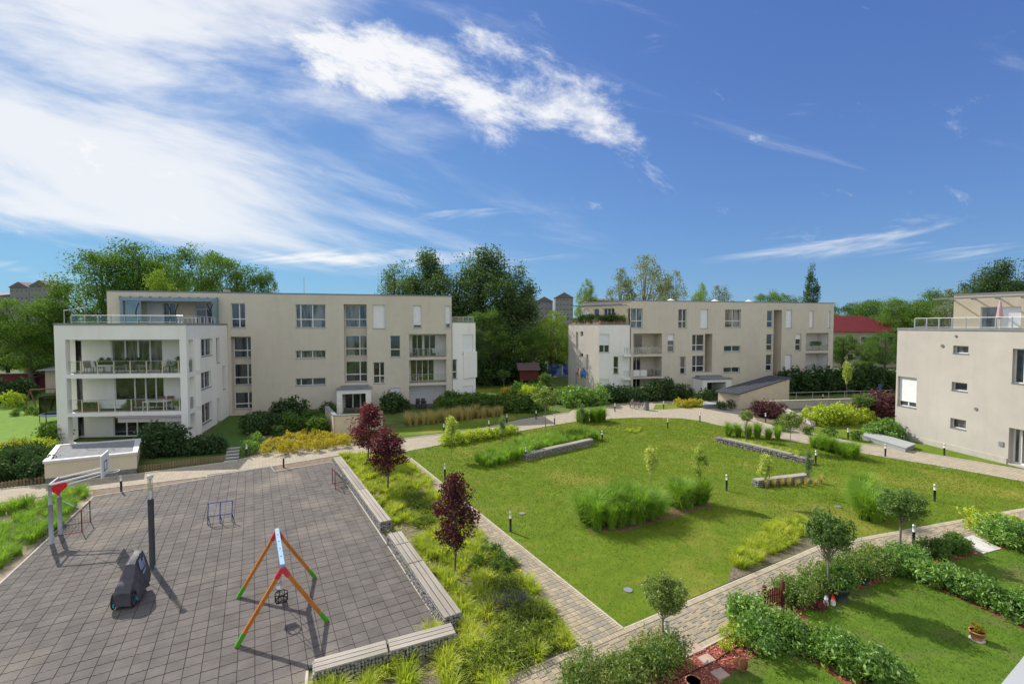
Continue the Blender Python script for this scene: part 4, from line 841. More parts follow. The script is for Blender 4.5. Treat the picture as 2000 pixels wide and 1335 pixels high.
# ---- swing
ORW = mat('orange_timber', (.42, .135, .02), (.54, .19, .03), rough=.5, ns=4, bump=.15, scale=(6, 6, .6), spec=.4); GRN = mat('green_foot', (.07, .30, .02), (.10, .36, .03), rough=.5, ns=5); REDP = mat('red_bracket', (.50, .03, .06), (.58, .06, .09), rough=.45, ns=5); BLUB = mat('blue_beam', (.22, .38, .52), (.28, .44, .58), rough=.45, ns=5)
fA, fB, fC, fD = G(464.7, 1168.6), G(615, 1128), G(462, 1263.7), G(639, 1214)
aN, aF = (fC + fD) / 2, (fA + fB) / 2; aN.z = aF.z = 2.08
S = thing('swing_set', 'orange timber A-frame swing with green feet and blue top beam', 'swing', (aN + aF) / 2 * 1.0); S.location.z = 0
for f, a in ((fA, aF), (fB, aF), (fC, aN), (fD, aN)):
    q = MB(); d = (a - f); p0 = f + Vector((0, 0, .03)) + d * .16; p1 = f + d * .95; q.beam(p0, p1, .105, .105, up=(aF - aN).normalized()); leg = q.build('leg', ORW, S)
    q = MB(); q.beam(f + Vector((0, 0, .03)), p0 + d * .004, .12, .12, up=(aF - aN).normalized()); q.build('foot', GRN, leg)
    q = MB(); q.beam(f + d * .87, f + d * 1.0, .14, .14, up=(aF - aN).normalized()); q.build('bracket', REDP, leg)
q = MB(); q.beam(aN + Vector((0, 0, .05)), aF + Vector((0, 0, .05)), .13, .13); bm_ = q.build('top_beam', BLUB, S)
for i in range(4): q = MB(); p = aN.lerp(aF, .2 + .2 * i); q.tube([p + Vector((0, 0, .11)), p + Vector((0, 0, .125))], .022, 8); q.build('bolt', DARK, bm_)
SW = [('toddler_swing_seat', .30, .62), ('flat_swing_seat', .68, .42)]
ax = (aF - aN).normalized()
for nm, t, z in SW:
    p = aN.lerp(aF, t); q = MB()
    for k in (-.17, .17): q.tube([p + ax * k + Vector((0, 0, 0)), p + ax * k + Vector((0, 0, z + .28 - 2.08))], .009, 5)
    so_ = q.build('chain', STEEL, S); c = Vector((p.x, p.y, z)); q = MB()
    if 'toddler' in nm:
        for zz in (.02, .24): 
            for i in range(8):
                a0, a1 = i * math.pi / 4, (i + 1) * math.pi / 4; q.tube([c + Vector((math.cos(a0) * .19, math.sin(a0) * .19, zz)), c + Vector((math.cos(a1) * .19, math.sin(a1) * .19, zz))], .022, 6)
        for i in range(8): a0 = i * math.pi / 4; q.tube([c + Vector((math.cos(a0) * .19, math.sin(a0) * .19, 0)), c + Vector((math.cos(a0) * .19, math.sin(a0) * .19, .26))], .014, 5)
        q.box(c + Vector((0, 0, 0)), (.32, .32, .04), .5)
    else: q.box(c, (.18, .44, .035), math.atan2(ax.y, ax.x) - math.pi / 2); 
    q.build(nm, BLACK if 'toddler' in nm else mat('grey_rubber', (.16, .17, .19), (.2, .21, .23), ns=8), S)
# ---- basketball stand
GREYP = mat('grey_paint', (.33, .35, .38), (.38, .40, .43), rough=.5, ns=4); WHP = mat('white_paint', (.78, .78, .79), (.83, .83, .84), rough=.5, ns=4)
h1, h2 = G(101, 1062), G(118, 1044); BK = thing('basketball_stand', 'grey two-post basketball stand with white backboard and red pad', 'basketball hoop', (h1 + h2) / 2)
bc = Vector((-18.55, 20.75, 3.2)); A3 = Vector((A2.x, A2.y, 0)); B3d = Vector((B2.x, B2.y, 0)); Z3 = Vector((0, 0, 1))
for h in (h1, h2):
    q = MB(); q.tube([h, h + Z3 * 1.75], .085, 12); q.tube([h + Z3 * 1.7, h + Z3 * 2.62], .06, 10); q.build('post', GREYP, BK, smooth=True)
    far_end = bc - B3d * .05 + A3 * (.42 if h is h2 else -.42) - Z3 * .25
    q = MB(); q.beam(h + Z3 * 2.6, far_end, .05, .07); q.beam(h + Z3 * 2.2, far_end - Z3 * .3, .035, .035) if h is h2 else None; q.build('arm', WHP, BK)
q = MB(); q.beam(h1.lerp(h2, 0) + Z3 * 2.62, h2 + Z3 * 2.62, .06); q.build('crossbar', GREYP, BK)
q = MB(); q.hexa([bc - A3 * .6 - Z3 * .5, bc - A3 * .6 - Z3 * .5 + B3d * .04, bc + A3 * .6 - Z3 * .5 + B3d * .04, bc + A3 * .6 - Z3 * .5, bc - A3 * .6 + Z3 * .5, bc - A3 * .6 + Z3 * .5 + B3d * .04, bc + A3 * .6 + Z3 * .5 + B3d * .04, bc + A3 * .6 + Z3 * .5]); bbo = q.build('backboard', WHP, BK)
for sd_ in (1, -1):
    q = MB(); f0 = bc + B3d * (.045 if sd_ > 0 else -.005)
    for a0, a1, z0, z1 in ((-.24, .24, .12, .16), (-.24, .24, -.28, -.24), (-.24, -.2, -.24, .12), (.2, .24, -.24, .12)): q.hexa([f0 + A3 * a + Z3 * z + B3d * e for z in (z0, z1) for a, e in ((a0, 0), (a1, 0), (a1, .006), (a0, .006))])
    q.build('target_square', DARK, bbo)
rc = bc + B3d * .30 - Z3 * .38; q = MB()
for i in range(16):
    a0, a1 = i * math.pi / 8, (i + 1) * math.pi / 8; q.tube([rc + Vector((math.cos(a0), math.sin(a0), 0)) * .225, rc + Vector((math.cos(a1), math.sin(a1), 0)) * .225], .014, 5)
q.build('rim', WHP, BK); q = MB()
for i in range(12):
    a0 = i * math.pi / 6
    for s_ in (.26, -.26): q.tube([rc + Vector((math.cos(a0), math.sin(a0), 0)) * .225, rc + Vector((math.cos(a0 + s_), math.sin(a0 + s_), 0)) * .16 - Z3 * .2, rc + Vector((math.cos(a0), math.sin(a0), 0)) * .13 - Z3 * .4], .006, 4)
q.build('net', WIRE, BK)
q = MB(); hp = []; hc = h2 + Z3 * 2.2 - A3 * .16
for i in range(28):
    t = 2 * math.pi * i / 28; hp.append(hc + B3d * (.021 * 16 * math.sin(t) ** 3 * .95) + Z3 * (.021 * (13 * math.cos(t) - 5 * math.cos(2 * t) - 2 * math.cos(3 * t) - math.cos(4 * t))))
q.add(hp + [p + A3 * .12 for p in hp], [tuple(range(28)), tuple(range(28, 56))[::-1]] + [(i, 28 + i, 28 + (i + 1) % 28, (i + 1) % 28) for i in range(28)]); q.build('pad', mat('red_foam', (.60, .02, .03), (.7, .04, .05), rough=.5, ns=4), BK)
# ---- tall lamp
lp = G(298, 1110); LPO = thing('lamp_post', 'dark round lamp post with clear glass head on the playground', 'lamp post', lp)
q = MB(); q.lathe([(.14, 0), (.14, .02), (.10, .03), (.10, 2.74), (.085, 2.76)], n=16); q.build('post', DARK, LPO, True, True)
q = MB(); q.lathe([(.085, 2.76), (.085, 3.6)], n=16); q.build('glass_head', glassmat('lamp_glass', (.86, .86, .8), .22), LPO, True, True)
q = MB(); q.lathe([(.105, 3.6), (.11, 3.64), (.10, 3.68), (.02, 3.69)], n=16); q.build('cap', STEEL, LPO, True, True); q = MB(); q.tube([(0, 0, 2.76), (0, 0, 3.6)], .022, 8); q.build('rod', WHP, LPO, True)
q = MB()
for s_ in (-1, 1): q.add([(s_ * .09, -.03, .0), (s_ * .24, -.03, .0), (s_ * .09, -.03, .14), (s_ * .09, .03, .0), (s_ * .24, .03, .0), (s_ * .09, .03, .14)], [(0, 1, 2), (5, 4, 3), (1, 4, 5, 2), (0, 2, 5, 3), (0, 3, 4, 1)])
q.build('foot_bracket', STEEL, LPO, True)
q = MB(); pts = []
e0, e1 = lp + Z3 * 2.68, h2 + Z3 * 1.6 + A3 * .1
for i in range(13): t = i / 12; p = e0.lerp(e1, t); p.z -= 1.0 * 4 * t * (1 - t) * .5; pts.append(p)
q.tube(pts, .010, 5); tag(q.build('cord', mat('blue_cord', (.25, .38, .45), (.3, .43, .5), ns=5)), 'slack pale blue cord tied to the tall lamp post', 'cord')
# ---- covered cargo bike
cb0 = G(240, 1192); CV = thing('covered_bike', 'cargo bike under a dark grey weather cover', 'covered bike', (cb0.x, cb0.y, 0), math.atan2(-.15, 1) - 0 + .0)
CV.rotation_euler = (0, 0, R(16)); CV.scale = (.95, .72, 1.18)
secs = [(-.05, .30, .52, .22, .16), (.12, .33, .66, .24, .15), (.45, .36, .80, .20, .14), (.72, .34, 1.12, .13, .15), (1.2, .30, 1.24, .12, .18), (1.62, .30, 1.30, .12, .2), (1.80, .26, 1.05, .10, .24), (1.95, .14, .72, .06, .34)]
vs_ = []; fs_ = []; rr = random.Random(5)
for y, hw, ht, tw, z0 in secs:
    ring_ = [(-hw, z0), (-hw * 1.08, z0 + (ht - z0) * .3), (-hw * .9, z0 + (ht - z0) * .62), (-tw, ht - .02), (0, ht), (tw, ht - .02), (hw * .86, z0 + (ht - z0) * .6), (hw * 1.02, z0 + (ht - z0) * .3), (hw, z0 - .02)]
    vs_ += [(x + rr.uniform(-.02, .02), y + rr.uniform(-.02, .02), z + rr.uniform(-.02, .02)) for x, z in ring_]
k = 9; grid = [[Vector(vs_[i * k + j]) for j in range(k)] for i in range(len(secs))]; NU, NV = 30, 32; vs_ = []; fs_ = []
for a_ in range(NU + 1):
    fa = a_ / NU * (len(secs) - 1); i0 = min(int(fa), len(secs) - 2); ta = fa - i0
    for b_ in range(NV + 1):
        fb = b_ / NV * (k - 1); j0 = min(int(fb), k - 2); tb = fb - j0
        p = grid[i0][j0].lerp(grid[i0][j0 + 1], tb).lerp(grid[i0 + 1][j0].lerp(grid[i0 + 1][j0 + 1], tb), ta)
        w_f = 1 - abs(b_ / NV - .5) * 2; amp = .028 * (1 - w_f * .75)
        fold = math.sin(p.y * 13 + p.z * 5 + math.sin(p.z * 7 + p.y * 3) * 1.3) * amp + math.sin(p.y * 29 - p.z * 11) * amp * .35
        p = p + Vector((math.copysign(1, p.x) * fold, fold * .4, -.02 * abs(math.sin(p.y * 9)) * (1 if b_ in (0, NV) else 0) + rr.uniform(-.004, .004))); vs_.append(tuple(p))
for i in range(NU):
    for j in range(NV): fs_.append((i * (NV + 1) + j, i * (NV + 1) + j + 1, (i + 1) * (NV + 1) + j + 1, (i + 1) * (NV + 1) + j))
fs_ += [tuple(range(NV + 1)), tuple(range(NU * (NV + 1), (NU + 1) * (NV + 1)))[::-1]]
mb = MB(); mb.add(vs_, fs_); cvm = mb.build('cover', mat('cover_fabric', (.055, .052, .066), (.085, .08, .098), rough=.6, ns=3, bump=.5, bs=5, spec=.5), CV, True)
for (x, y, r_) in ((-.30, .10, .24), (.30, .10, .24), (0, 1.72, .28)):
    q = MB()
    for i in range(18):
        a0, a1 = i * math.pi / 9, (i + 1) * math.pi / 9; q.tube([(x, y + math.cos(a0) * (r_ - .03), r_ + math.sin(a0) * (r_ - .03) + .032), (x, y + math.cos(a1) * (r_ - .03), r_ + math.sin(a1) * (r_ - .03) + .032)], .025, 6)
    for i in range(6): a0 = i * math.pi / 3; q.beam((x, y, r_ + .03), (x, y + math.cos(a0) * (r_ - .03), r_ + .03 + math.sin(a0) * (r_ - .03)), .012)
    q.build('wheel', BLACK, CV, True)
LT = mat('print_blue', (.32, .38, .58), (.38, .44, .64), ns=5, rough=.6); q = MB()
for i, (y0, z0, y1, z1) in enumerate(((.95, .86, 1.02, 1.12), (1.05, .84, 1.14, 1.14), (1.18, .86, 1.24, 1.04), (1.0, .72, 1.32, .80), (1.3, .84, 1.4, 1.1))):
    f = lambda z: .305 - (z - .7) * .32
    q.beam((f(z0) + .012, y0, z0), (f(z1) + .012, y1, z1), .05, .02, up=(1, 0, 0))
q.build('logo_print', LT, cvm); q = MB(); q.box((.30, .32, .22), (.10, .16, .07), .3); q.box((-.28, -.06, .2), (.1, .06, .08)); q.build('buckle', mat('teal_tag', (.03, .30, .38), (.05, .36, .44), ns=5), cvm)
# ---- small goals and rebound net
def goal(label, loc, rz, w, h, dp):
    o = thing('toy_goal', label, 'goal', loc, rz, 'small toy goals')
    q = MB()
    for y in (-w / 2, w / 2): q.tube([(0, y, .03), (0, y, h)], .022, 6)
    q.tube([(0, -w / 2, h), (0, w / 2, h)], .022, 6); q.build('mouth_frame', mat('goal_dark', (.05, .02, .022), (.09, .03, .03), ns=5), o, True)
    q = MB(); 
    for y in (-w / 2, w / 2): q.tube([(0, y, h - .08), (0, y, h + .04)], .035, 6); q.tube([(-.02, y, .03), (-.35, y, .03)], .028, 6)
    q.build('corner_joint', mat('goal_red', (.50, .04, .04), (.6, .06, .06), ns=5), o, True)
    q = MB()
    for y in (-w / 2, w / 2): q.tube([(-.3, y, .03), (-dp, y, .03)], .02, 6)
    q.tube([(-dp, -w / 2, .03), (-dp, w / 2, .03)], .02, 6); q.build('ground_frame', BLACK, o, True)
    q = MB(); n = 9
    for i in range(n + 1):
        y = -w / 2 + w * i / n; q.beam((0, y, h), (-dp, y, .03), .007); t = i / n
        q.beam((-dp * t, -w / 2, h - (h - .03) * t), (-dp * t, w / 2, h - (h - .03) * t), .007)
        for s_ in (-w / 2, w / 2): q.beam((-dp * t, s_, .03), (-dp * t, s_, h - (h - .03) * t), .006)
    q.build('net', mat('net_cord', (.06, .055, .055), (.1, .09, .09), ns=5), o, True)
gm = (G(171, 1017) + G(166, 1041)) / 2; goal('red and black toy goal beside the basketball posts', gm, math.atan2(B2.y, B2.x), 1.25, 1.02, 1.0)
gm = G(652, 950); goal('red and black toy goal leaning by the far gabion bench', gm, math.atan2(B2.y, B2.x) + math.pi, 1.1, .95, .8)
RB = thing('rebound_net', 'blue framed rebound net standing alone on the rubber tiles', 'rebound net', G(430, 1022), math.atan2(B2.y, B2.x) + R(-8))
q = MB(); NB = mat('navy_tube', (.035, .05, .22), (.05, .07, .28), rough=.5, ns=5); w_ = .5
for x in (-w_, 0, w_): q.tube([(x, .18, .98), (x, 0, .42), (x, -.02, .03)], .022, 6)
for a, b in (((-w_, .18, .98), (w_, .18, .98)), ((-w_, 0, .42), (w_, 0, .42)), ((-w_, -.02, .03), (w_, -.02, .03))): q.tube([a, b], .022, 6)
for x in (-w_, 0, w_): q.tube([(x, 0, .42), (x + .0, .34, .03)], .018, 6)
q.build('frame', NB, RB, True); q = MB()
for i in range(9):
    t = i / 8
    for x0 in (-w_, 0): q.beam((x0 + w_ * t, .18, .98), (x0 + w_ * t, 0.0, .42), .006); q.beam((x0, .18 * (1 - t), .98 - .56 * t), (x0 + w_, .18 * (1 - t), .98 - .56 * t), .006)
q.build('net', mat('net_white', (.6, .58, .6), (.7, .68, .7), ns=5), RB, True)
# ---- bollard lights
bpro = thing('bollard_light', 'x', 'bollard light', (0, 0, 0)); q = MB(); q.lathe([(.06, 0), (.062, .015), (.055, .02), (.055, .64)], n=12); q.build('post', DARK, bpro, True, True)
q = MB(); q.lathe([(.05, .64), (.052, .90)], n=12); q.build('lens', mat('opal_lens', (.74, .74, .72), (.8, .8, .78), rough=.3, ns=5), bpro, True, True); q = MB(); q.lathe([(.058, .90), (.058, .94), (.01, .95)], n=12); q.build('cap', STEEL, bpro, True, True)
BOL = [((997, 1038), 'standing at the lawn edge beside the paved footpath'), ((869, 935), 'just right of the nearest-but-one red tree'), ((867, 848), 'in front of the beige building\'s side lawn'), ((955, 841), 'between yellow bed and promenade kerb'), ((990, 827), 'behind the bluish young sapling'), ((1047, 819), 'at the dark shrubs left of the path fork'), ((1083, 829), 'left of the upright grass clumps at path fork'), ((1201, 804), 'near the parked bicycles'), ((1296, 799), 'right of the litter bin by bicycles'), ((1027, 899), 'at the left end of the planked gabion wall'), ((1176, 863), 'at the right end of the planked gabion wall'), ((1367, 823), 'where the promenade widens before the middle building'), ((1304, 837), 'alone at the far top of the lawn'), ((1495, 825), 'under the purple shrubs by the driveway'), ((1656, 858), 'left of the grey skylight box'), ((1729, 892), 'on the promenade lawn edge below the skylight box'), ((1844, 891), 'close to the off-white wall on the right'), ((1593, 906), 'at the end of the long gabion wall'), ((1419, 958), 'in the middle of the lawn'), ((1825, 979), 'on the open lawn at far right'), ((1784, 1066), 'behind the front hedge by the white slab'), ((1303, 1276), 'under the nearest ball-headed tree'), ((237, 960), 'between playground and promenade beside the beige store'), ((554, 913), 'on the strip behind the playground'), ((482, 893), 'beside the pale garden steps'), ((1607, 784), 'in the strip before the dark hedge'), ]
for i, (p, t) in enumerate(BOL): place(bpro, i == 0, G(*p), rnd.uniform(0, 6), 1.0, 'dark bollard light ' + t, 'bollard lights along the paths')
# ---- yellow ring and lawn covers
q = MB(); c = G(1012, 1118)
for i in range(18):
    a0, a1 = i * math.pi / 9, (i + 1) * math.pi / 9; q.tube([(c.x + math.cos(a0) * .115, c.y + math.sin(a0) * .115, .062), (c.x + math.cos(a1) * .115, c.y + math.sin(a1) * .115, .062)], .034, 8)
tag(q.build('toy_ring', mat('yellow_plastic', (.75, .55, .02), (.8, .6, .03), rough=.4, ns=4), smooth=True), 'yellow toy ring lying on the paved footpath', 'toy ring')
for p, t in (((1227, 1153), 'near the bottom corner of the lawn'), ((1020, 1003), 'beside the lone bollard by the footpath'), ((1844, 915), 'on the upper right of the lawn'), ((1637, 990), 'in the lawn behind the ball-headed trees')):
    q = MB(); c = G(*p); q.lathe([(.16, .0), (.16, .045), (.14, .052), (.02, .053)], (c.x, c.y, 0), 14); tag(q.build('valve_cover', COPING), 'round grey valve cover set in the lawn ' + t, 'valve cover', 'valve covers in the lawn')
# ------------------------------------------------------------------ beige flat-roofed store with rim, at left
zr = 1.42; s0, s1 = G(88, 946), G(268, 925); s3 = G(112, 868, zr); s2 = G(273, 856, zr); s3.z = s2.z = 0
ST = thing('flat_store', 'low beige store with white-rimmed flat roof beside the playground', 'outbuilding', s0)
f0 = [Vector(p[:2]) for p in (s0, s1, s2, s3)]; q = MB(); q.prism(f0, .36, zr - .12, bottom=False); q.build('wall', CREAM, ST); cc = sum(f0, Vector((0, 0))) / 4
q = MB(); q.prism([p + (cc - p).normalized() * .03 for p in f0], 0, .37, bottom=False); q.build('plinth', PLINTH, ST)
grow = lambda k: [p + (p - cc).normalized() * k for p in f0]
q = MB(); q.prism(grow(-.3), zr - .13, zr - .05); q.build('roof', mat('roof_felt', (.20, .205, .21), (.27, .275, .28), rough=.9, ns=3, extra=brick(1.6, 30, .02, .7, -R(29))), ST); a, b = grow(.09), grow(-.32); q = MB()
for i in range(4): j = (i + 1) % 4; q.hexa([(*a[i], zr - .14), (*a[j], zr - .14), (*b[j], zr - .14), (*b[i], zr - .14), (*a[i], zr), (*a[j], zr), (*b[j], zr), (*b[i], zr)])
q.build('roof_rim', mat('rim_metal', (.55, .55, .54), (.62, .62, .61), rough=.5, ns=3), ST)
LS = thing('light_well', 'dark low box with grey lid between store and balconies', 'outbuilding', G(190, 868)); f1 = [Vector(s3[:2]) + Vector(q_) for q_ in ((.9, .5), (3.6, 1.6), (3.2, 2.6), (.5, 1.5))]
q = MB(); q.prism(f1, 0, .75, bottom=False); q.build('wall', PLINTH, LS); q = MB(); q.prism([p + (sum(f1, Vector((0, 0))) / 4 - p) * .12 for p in f1], .75, .8); q.build('lid', COPING, LS)
# ---- picket fences
PICK = mat('picket_wood', (.20, .135, .085), (.30, .21, .135), rough=.85, ns=6, extra=randmul(.85, 1.15))
def picket(label, p0, p1, h=.42):
    o = thing('picket_fence', label, 'fence', p0, 0, 'low picket fences by the promenade'); d = p1 - p0; L = d.length; n = int(L / .145); a = math.atan2(d.y, d.x)
    q = MB(); q.add([(-.05, -.012, 0), (.05, -.012, 0), (.05, -.012, h - .06), (0, -.012, h), (-.05, -.012, h - .06), (-.05, .012, 0), (.05, .012, 0), (.05, .012, h - .06), (0, .012, h), (-.05, .012, h - .06)], [(0, 1, 2, 3, 4), (9, 8, 7, 6, 5)] + [(i, 5 + i, 5 + (i + 1) % 5, (i + 1) % 5) for i in range(5)]); me = q.mesh('picket', PICK)
    for i in range(n): k = link('picket', me, o, True); k.location = d * ((i + .5) / n) + Vector((0, 0, rnd.uniform(-.012, .012))); k.rotation_euler = (0, rnd.uniform(-.03, .03), a)
    for z in (.12, .3): q = MB(); off = Vector((-d.y, d.x, 0)).normalized() * .025; q.beam(off + Vector((0, 0, z)), d + off + Vector((0, 0, z)), .025, .04); q.build('rail', PICK, o, True)
picket('short picket fence left of the beige store', G(-30, 958), G(86, 942)); picket('brown picket fence between store and pale steps', G(270, 921), G(441, 899))
SP = thing('garden_steps', 'pale slab steps leading up from the promenade to the garden', 'steps', G(452, 900))
for i in range(5): q = MB(); c = G(452 + i * 1.2, 901 - i * 5); q.box((c.x, c.y, .04 + i * .05), (.85, .34, .08), R(22)); q.build('step', CONC, SP)
# ---- beige parapet walls of the garage ramp before building one
RW = thing('ramp_wall', 'curved beige ramp wall behind the front red trees', 'wall', G(660, 850)); q = MB()
for pa, pb, ha, hb in (((638, 826), (655, 851), 1.6, 1.75), ((655, 851), (720, 847), 1.75, 1.7), ((720, 847), (745, 836), 1.7, 1.6)):
    a, b = G(*pa), G(*pb); d = (b - a).normalized(); n_ = Vector((-d.y, d.x, 0)) * .14; q.hexa([a - n_, b - n_, b + n_, a + n_, a - n_ + Z3 * ha, b - n_ + Z3 * hb, b + n_ + Z3 * hb, a + n_ + Z3 * ha])
q.build('wall', CREAM, RW); q = MB()
for pa, pb, ha, hb in (((638, 826), (655, 851), 1.6, 1.75), ((655, 851), (720, 847), 1.75, 1.7)):
    a, b = G(*pa), G(*pb); q.beam(a + Z3 * (ha + .04), b + Z3 * (hb + .04), .36, .07)
q.build('coping', COPING, RW)
q = MB(); c = G(663, 830); q.tube([c, c + Z3 * 2.0], .03, 6); q.box(c + Z3 * 2.05, (.4, .1, .14)); q.box(c + Z3 * 2.05 + Vector((.2, .1, 0)), (.1, .3, .12)); tag(q.build('camera_mast', FRAME), 'white camera on a short mast by the ramp wall', 'camera')
# ---- skylight boxes
for pts, z, lab in (([(1681, 857), (1770, 884), (1789, 876), (1700, 850)], .40, 'grey metal skylight box beside the off-white wall'), ([(1372, 797), (1436, 795), (1438, 786), (1374, 787)], .45, 'flat grey-green skylight box by the driveway')):
    f1 = [Vector(G(*p)[:2]) for p in pts]; o = thing('skylight_box', lab, 'skylight', G(*pts[0])); c = sum(f1, Vector((0, 0))) / 4; q = MB(); q.prism([p + (c - p) * .05 for p in f1], 0, z - .08, bottom=False); q.build('curb', mat('grey_panel', (.26, .28, .28), (.32, .34, .34), ns=3), o); q = MB(); q.prism(f1, z - .08, z); q.build('lid', mat('lid_panel', (.34, .36, .36), (.40, .42, .42), ns=2, rough=.6), o)
# ---- bicycles, bin, sign
def bike(label, loc, rz, c):
    o = thing('bicycle', label, 'bicycle', loc, rz, 'bicycles parked by the hedge'); m_ = mat('paint_' + c[0], c[1], c[2], rough=.4, ns=4, spec=.5)
    for x in (-.52, .52):
        q = MB()
        for i in range(16): a0, a1 = i * math.pi / 8, (i + 1) * math.pi / 8; q.tube([(x + math.cos(a0) * .32, 0, .34 + math.sin(a0) * .32), (x + math.cos(a1) * .32, 0, .34 + math.sin(a1) * .32)], .02, 5)
        for i in range(8): a0 = i * math.pi / 4; q.beam((x, 0, .34), (x + math.cos(a0) * .32, 0, .34 + math.sin(a0) * .32), .006)
        q.build('wheel', BLACK, o, True)
    q = MB(); S_, Hh, Bb = Vector((-.18, 0, .82)), Vector((.38, 0, .85)), Vector((-.06, 0, .32))
    for a, b in ((S_, Bb), (Bb, Hh - Z3 * .15), (S_ - Z3 * .08, Hh - Z3 * .06), (Vector((-.52, 0, .34)), Bb), (Vector((-.52, 0, .34)), S_ - Z3 * .08), (Hh, Vector((.52, 0, .34)))): q.tube([a, b], .018, 6)
    q.build('frame', m_, o, True); q = MB(); q.tube([Hh, Hh + Z3 * .14], .014, 6); q.tube([Hh + Vector((-.1, -.28, .16)), Hh + Vector((.02, 0, .16)), Hh + Vector((-.1, .28, .16))], .014, 6); q.build('handlebar', DARK, o, True); q = MB(); q.box(S_ + Z3 * .08, (.26, .14, .06)); q.build('saddle', BLACK, o, True)
bike('bicycle with pink frame in the middle of the parked three', G(1243, 797), R(20), ('pink', (.45, .12, .28), (.5, .16, .32))); bike('silver bicycle leftmost of the parked three', G(1234, 793), R(55), ('silver', (.4, .42, .44), (.48, .5, .52))); bike('dark bicycle nearest the litter bin', G(1252, 799), R(10), ('darkblue', (.06, .07, .12), (.09, .1, .16)))
LBN = thing('litter_bin', 'dark square litter bin beside the parked bicycles', 'bin', G(1263, 801)); q = MB(); q.box((0, 0, .48), (.42, .42, .86)); q.build('body', PLINTH, LBN, True); q = MB(); q.box((0, 0, .96), (.48, .48, .06)); q.box((0, 0, .03), (.3, .3, .06)); q.build('lid', DARK, LBN, True)
SG = thing('road_sign', 'small blue parking sign by the far path', 'sign', G(1718, 786)); q = MB(); q.tube([(0, 0, 0), (0, 0, 2.3)], .03, 6); q.build('pole', STEEL, SG, True); q = MB(); q.box((0, -.04, 2.0), (.42, .02, .6)); q.build('plate', mat('sign_blue', (.05, .1, .3), (.07, .13, .36), ns=4), SG, True)
# ---- ramp side walls by the driveway
def lowwall(label, a, b, h, th, m=CONC, rail=False):
    o = thing('retaining_wall', label, 'wall', a, 0, 'concrete walls of the garage ramp'); d = (b - a).normalized(); n_ = Vector((-d.y, d.x, 0)) * th / 2; p0, p1 = Vector((0, 0, 0)), b - a; q = MB(); q.hexa([p0 - n_, p1 - n_, p1 + n_, p0 + n_, p0 - n_ + Z3 * h, p1 - n_ + Z3 * h, p1 + n_ + Z3 * h, p0 + n_ + Z3 * h]); q.build('wall_body', m, o, True)
    q = MB(); q.beam(p0 + Z3 * (h + .03), p1 + Z3 * (h + .03), th + .06, .06); q.build('coping', KERB, o, True)
    if rail: 
        q = MB(); q.tube([p0 + Z3 * (h + .9), p1 + Z3 * (h + .9)], .025, 6)
        for i in range(9): p = p0.lerp(p1, i / 8); q.tube([p + Z3 * h, p + Z3 * (h + .9)], .02, 5)
        q.build('handrail', STEEL, o, True)
lowwall('pale concrete ramp wall with handrail behind the purple shrubs', G(1490, 800), G(1740, 792), .95, .25, rail=True); lowwall('low concrete ramp wall in front of the yellow-green hedge', G(1530, 803), G(1590, 832), .4, .25); lowwall('low concrete wall running behind the forsythia hedge', G(1560, 818), G(1690, 815), .5, .25)
# ---- parapet of the viewer's own balcony at the lower right
pa, pb = G(1955, 1335, 8.3), G(2000, 1280, 8.3); d = (pb - pa).normalized(); nr = Vector((d.y, -d.x, 0)); a, b = pa - d * .6, pb + d * 3
q = MB(); q.hexa([a - Z3 * .25, b - Z3 * .25, b - Z3 * .25 + nr * .45, a - Z3 * .25 + nr * .45, a, b, b + nr * .45, a + nr * .45]); tag(q.build('balcony_ledge', mat('ledge_grey', (.40, .42, .42), (.45, .47, .47), rough=.6, ns=2)), 'smooth grey balcony ledge in the lower right corner', 'ledge')
# ================================================================== trees
L_BROAD = leafmat('leaf_broad', [(.022, .048, .010), (.04, .082, .014), (.065, .115, .02), (.11, .155, .026)], .35, .05, .5, .25, 1.9)
L_POP = leafmat('leaf_poplar', [(.018, .040, .014), (.032, .065, .020), (.055, .095, .028), (.09, .13, .034)], .35, .07, .45, .25, 1.7)
L_SILV = leafmat('leaf_silver', [(.06, .075, .035), (.09, .11, .055), (.13, .15, .08), (.17, .19, .11)], .3, .05, .5, .3)
L_YELL = leafmat('leaf_yellowgreen', [(.05, .085, .012), (.09, .135, .018), (.14, .19, .025), (.19, .24, .035)], .35, .05, .5, .3)
L_RED = leafmat('leaf_red', [(.018, .008, .010), (.045, .012, .016), (.09, .018, .026), (.16, .035, .045)], .28, .06, .45, .9)
L_BALL = leafmat('leaf_ball', [(.04, .06, .016), (.065, .09, .022), (.10, .13, .035), (.15, .18, .055)], .35, .05, .5, 1.2, 2.4)
L_SAP = leafmat('leaf_sapling', [(.09, .13, .025), (.14, .18, .04), (.22, .24, .07), (.3, .3, .10)], .4, .04, .5, 1.2, 2.3)
L_SAPB = leafmat('leaf_sapling_blue', [(.06, .10, .05), (.10, .14, .075), (.14, .18, .09)], .4, .04, .5, 1.2)
pear = lambda z: np.clip(1.05 - .35 * z, .35, 1.2)
tall = lambda z: np.clip(1.0 - .55 * np.clip(z, -1, 1), .25, 1.15)
PRO = {}
def proto(key, *a, **k): PRO[key] = tree_meshes(key, *a, **k)
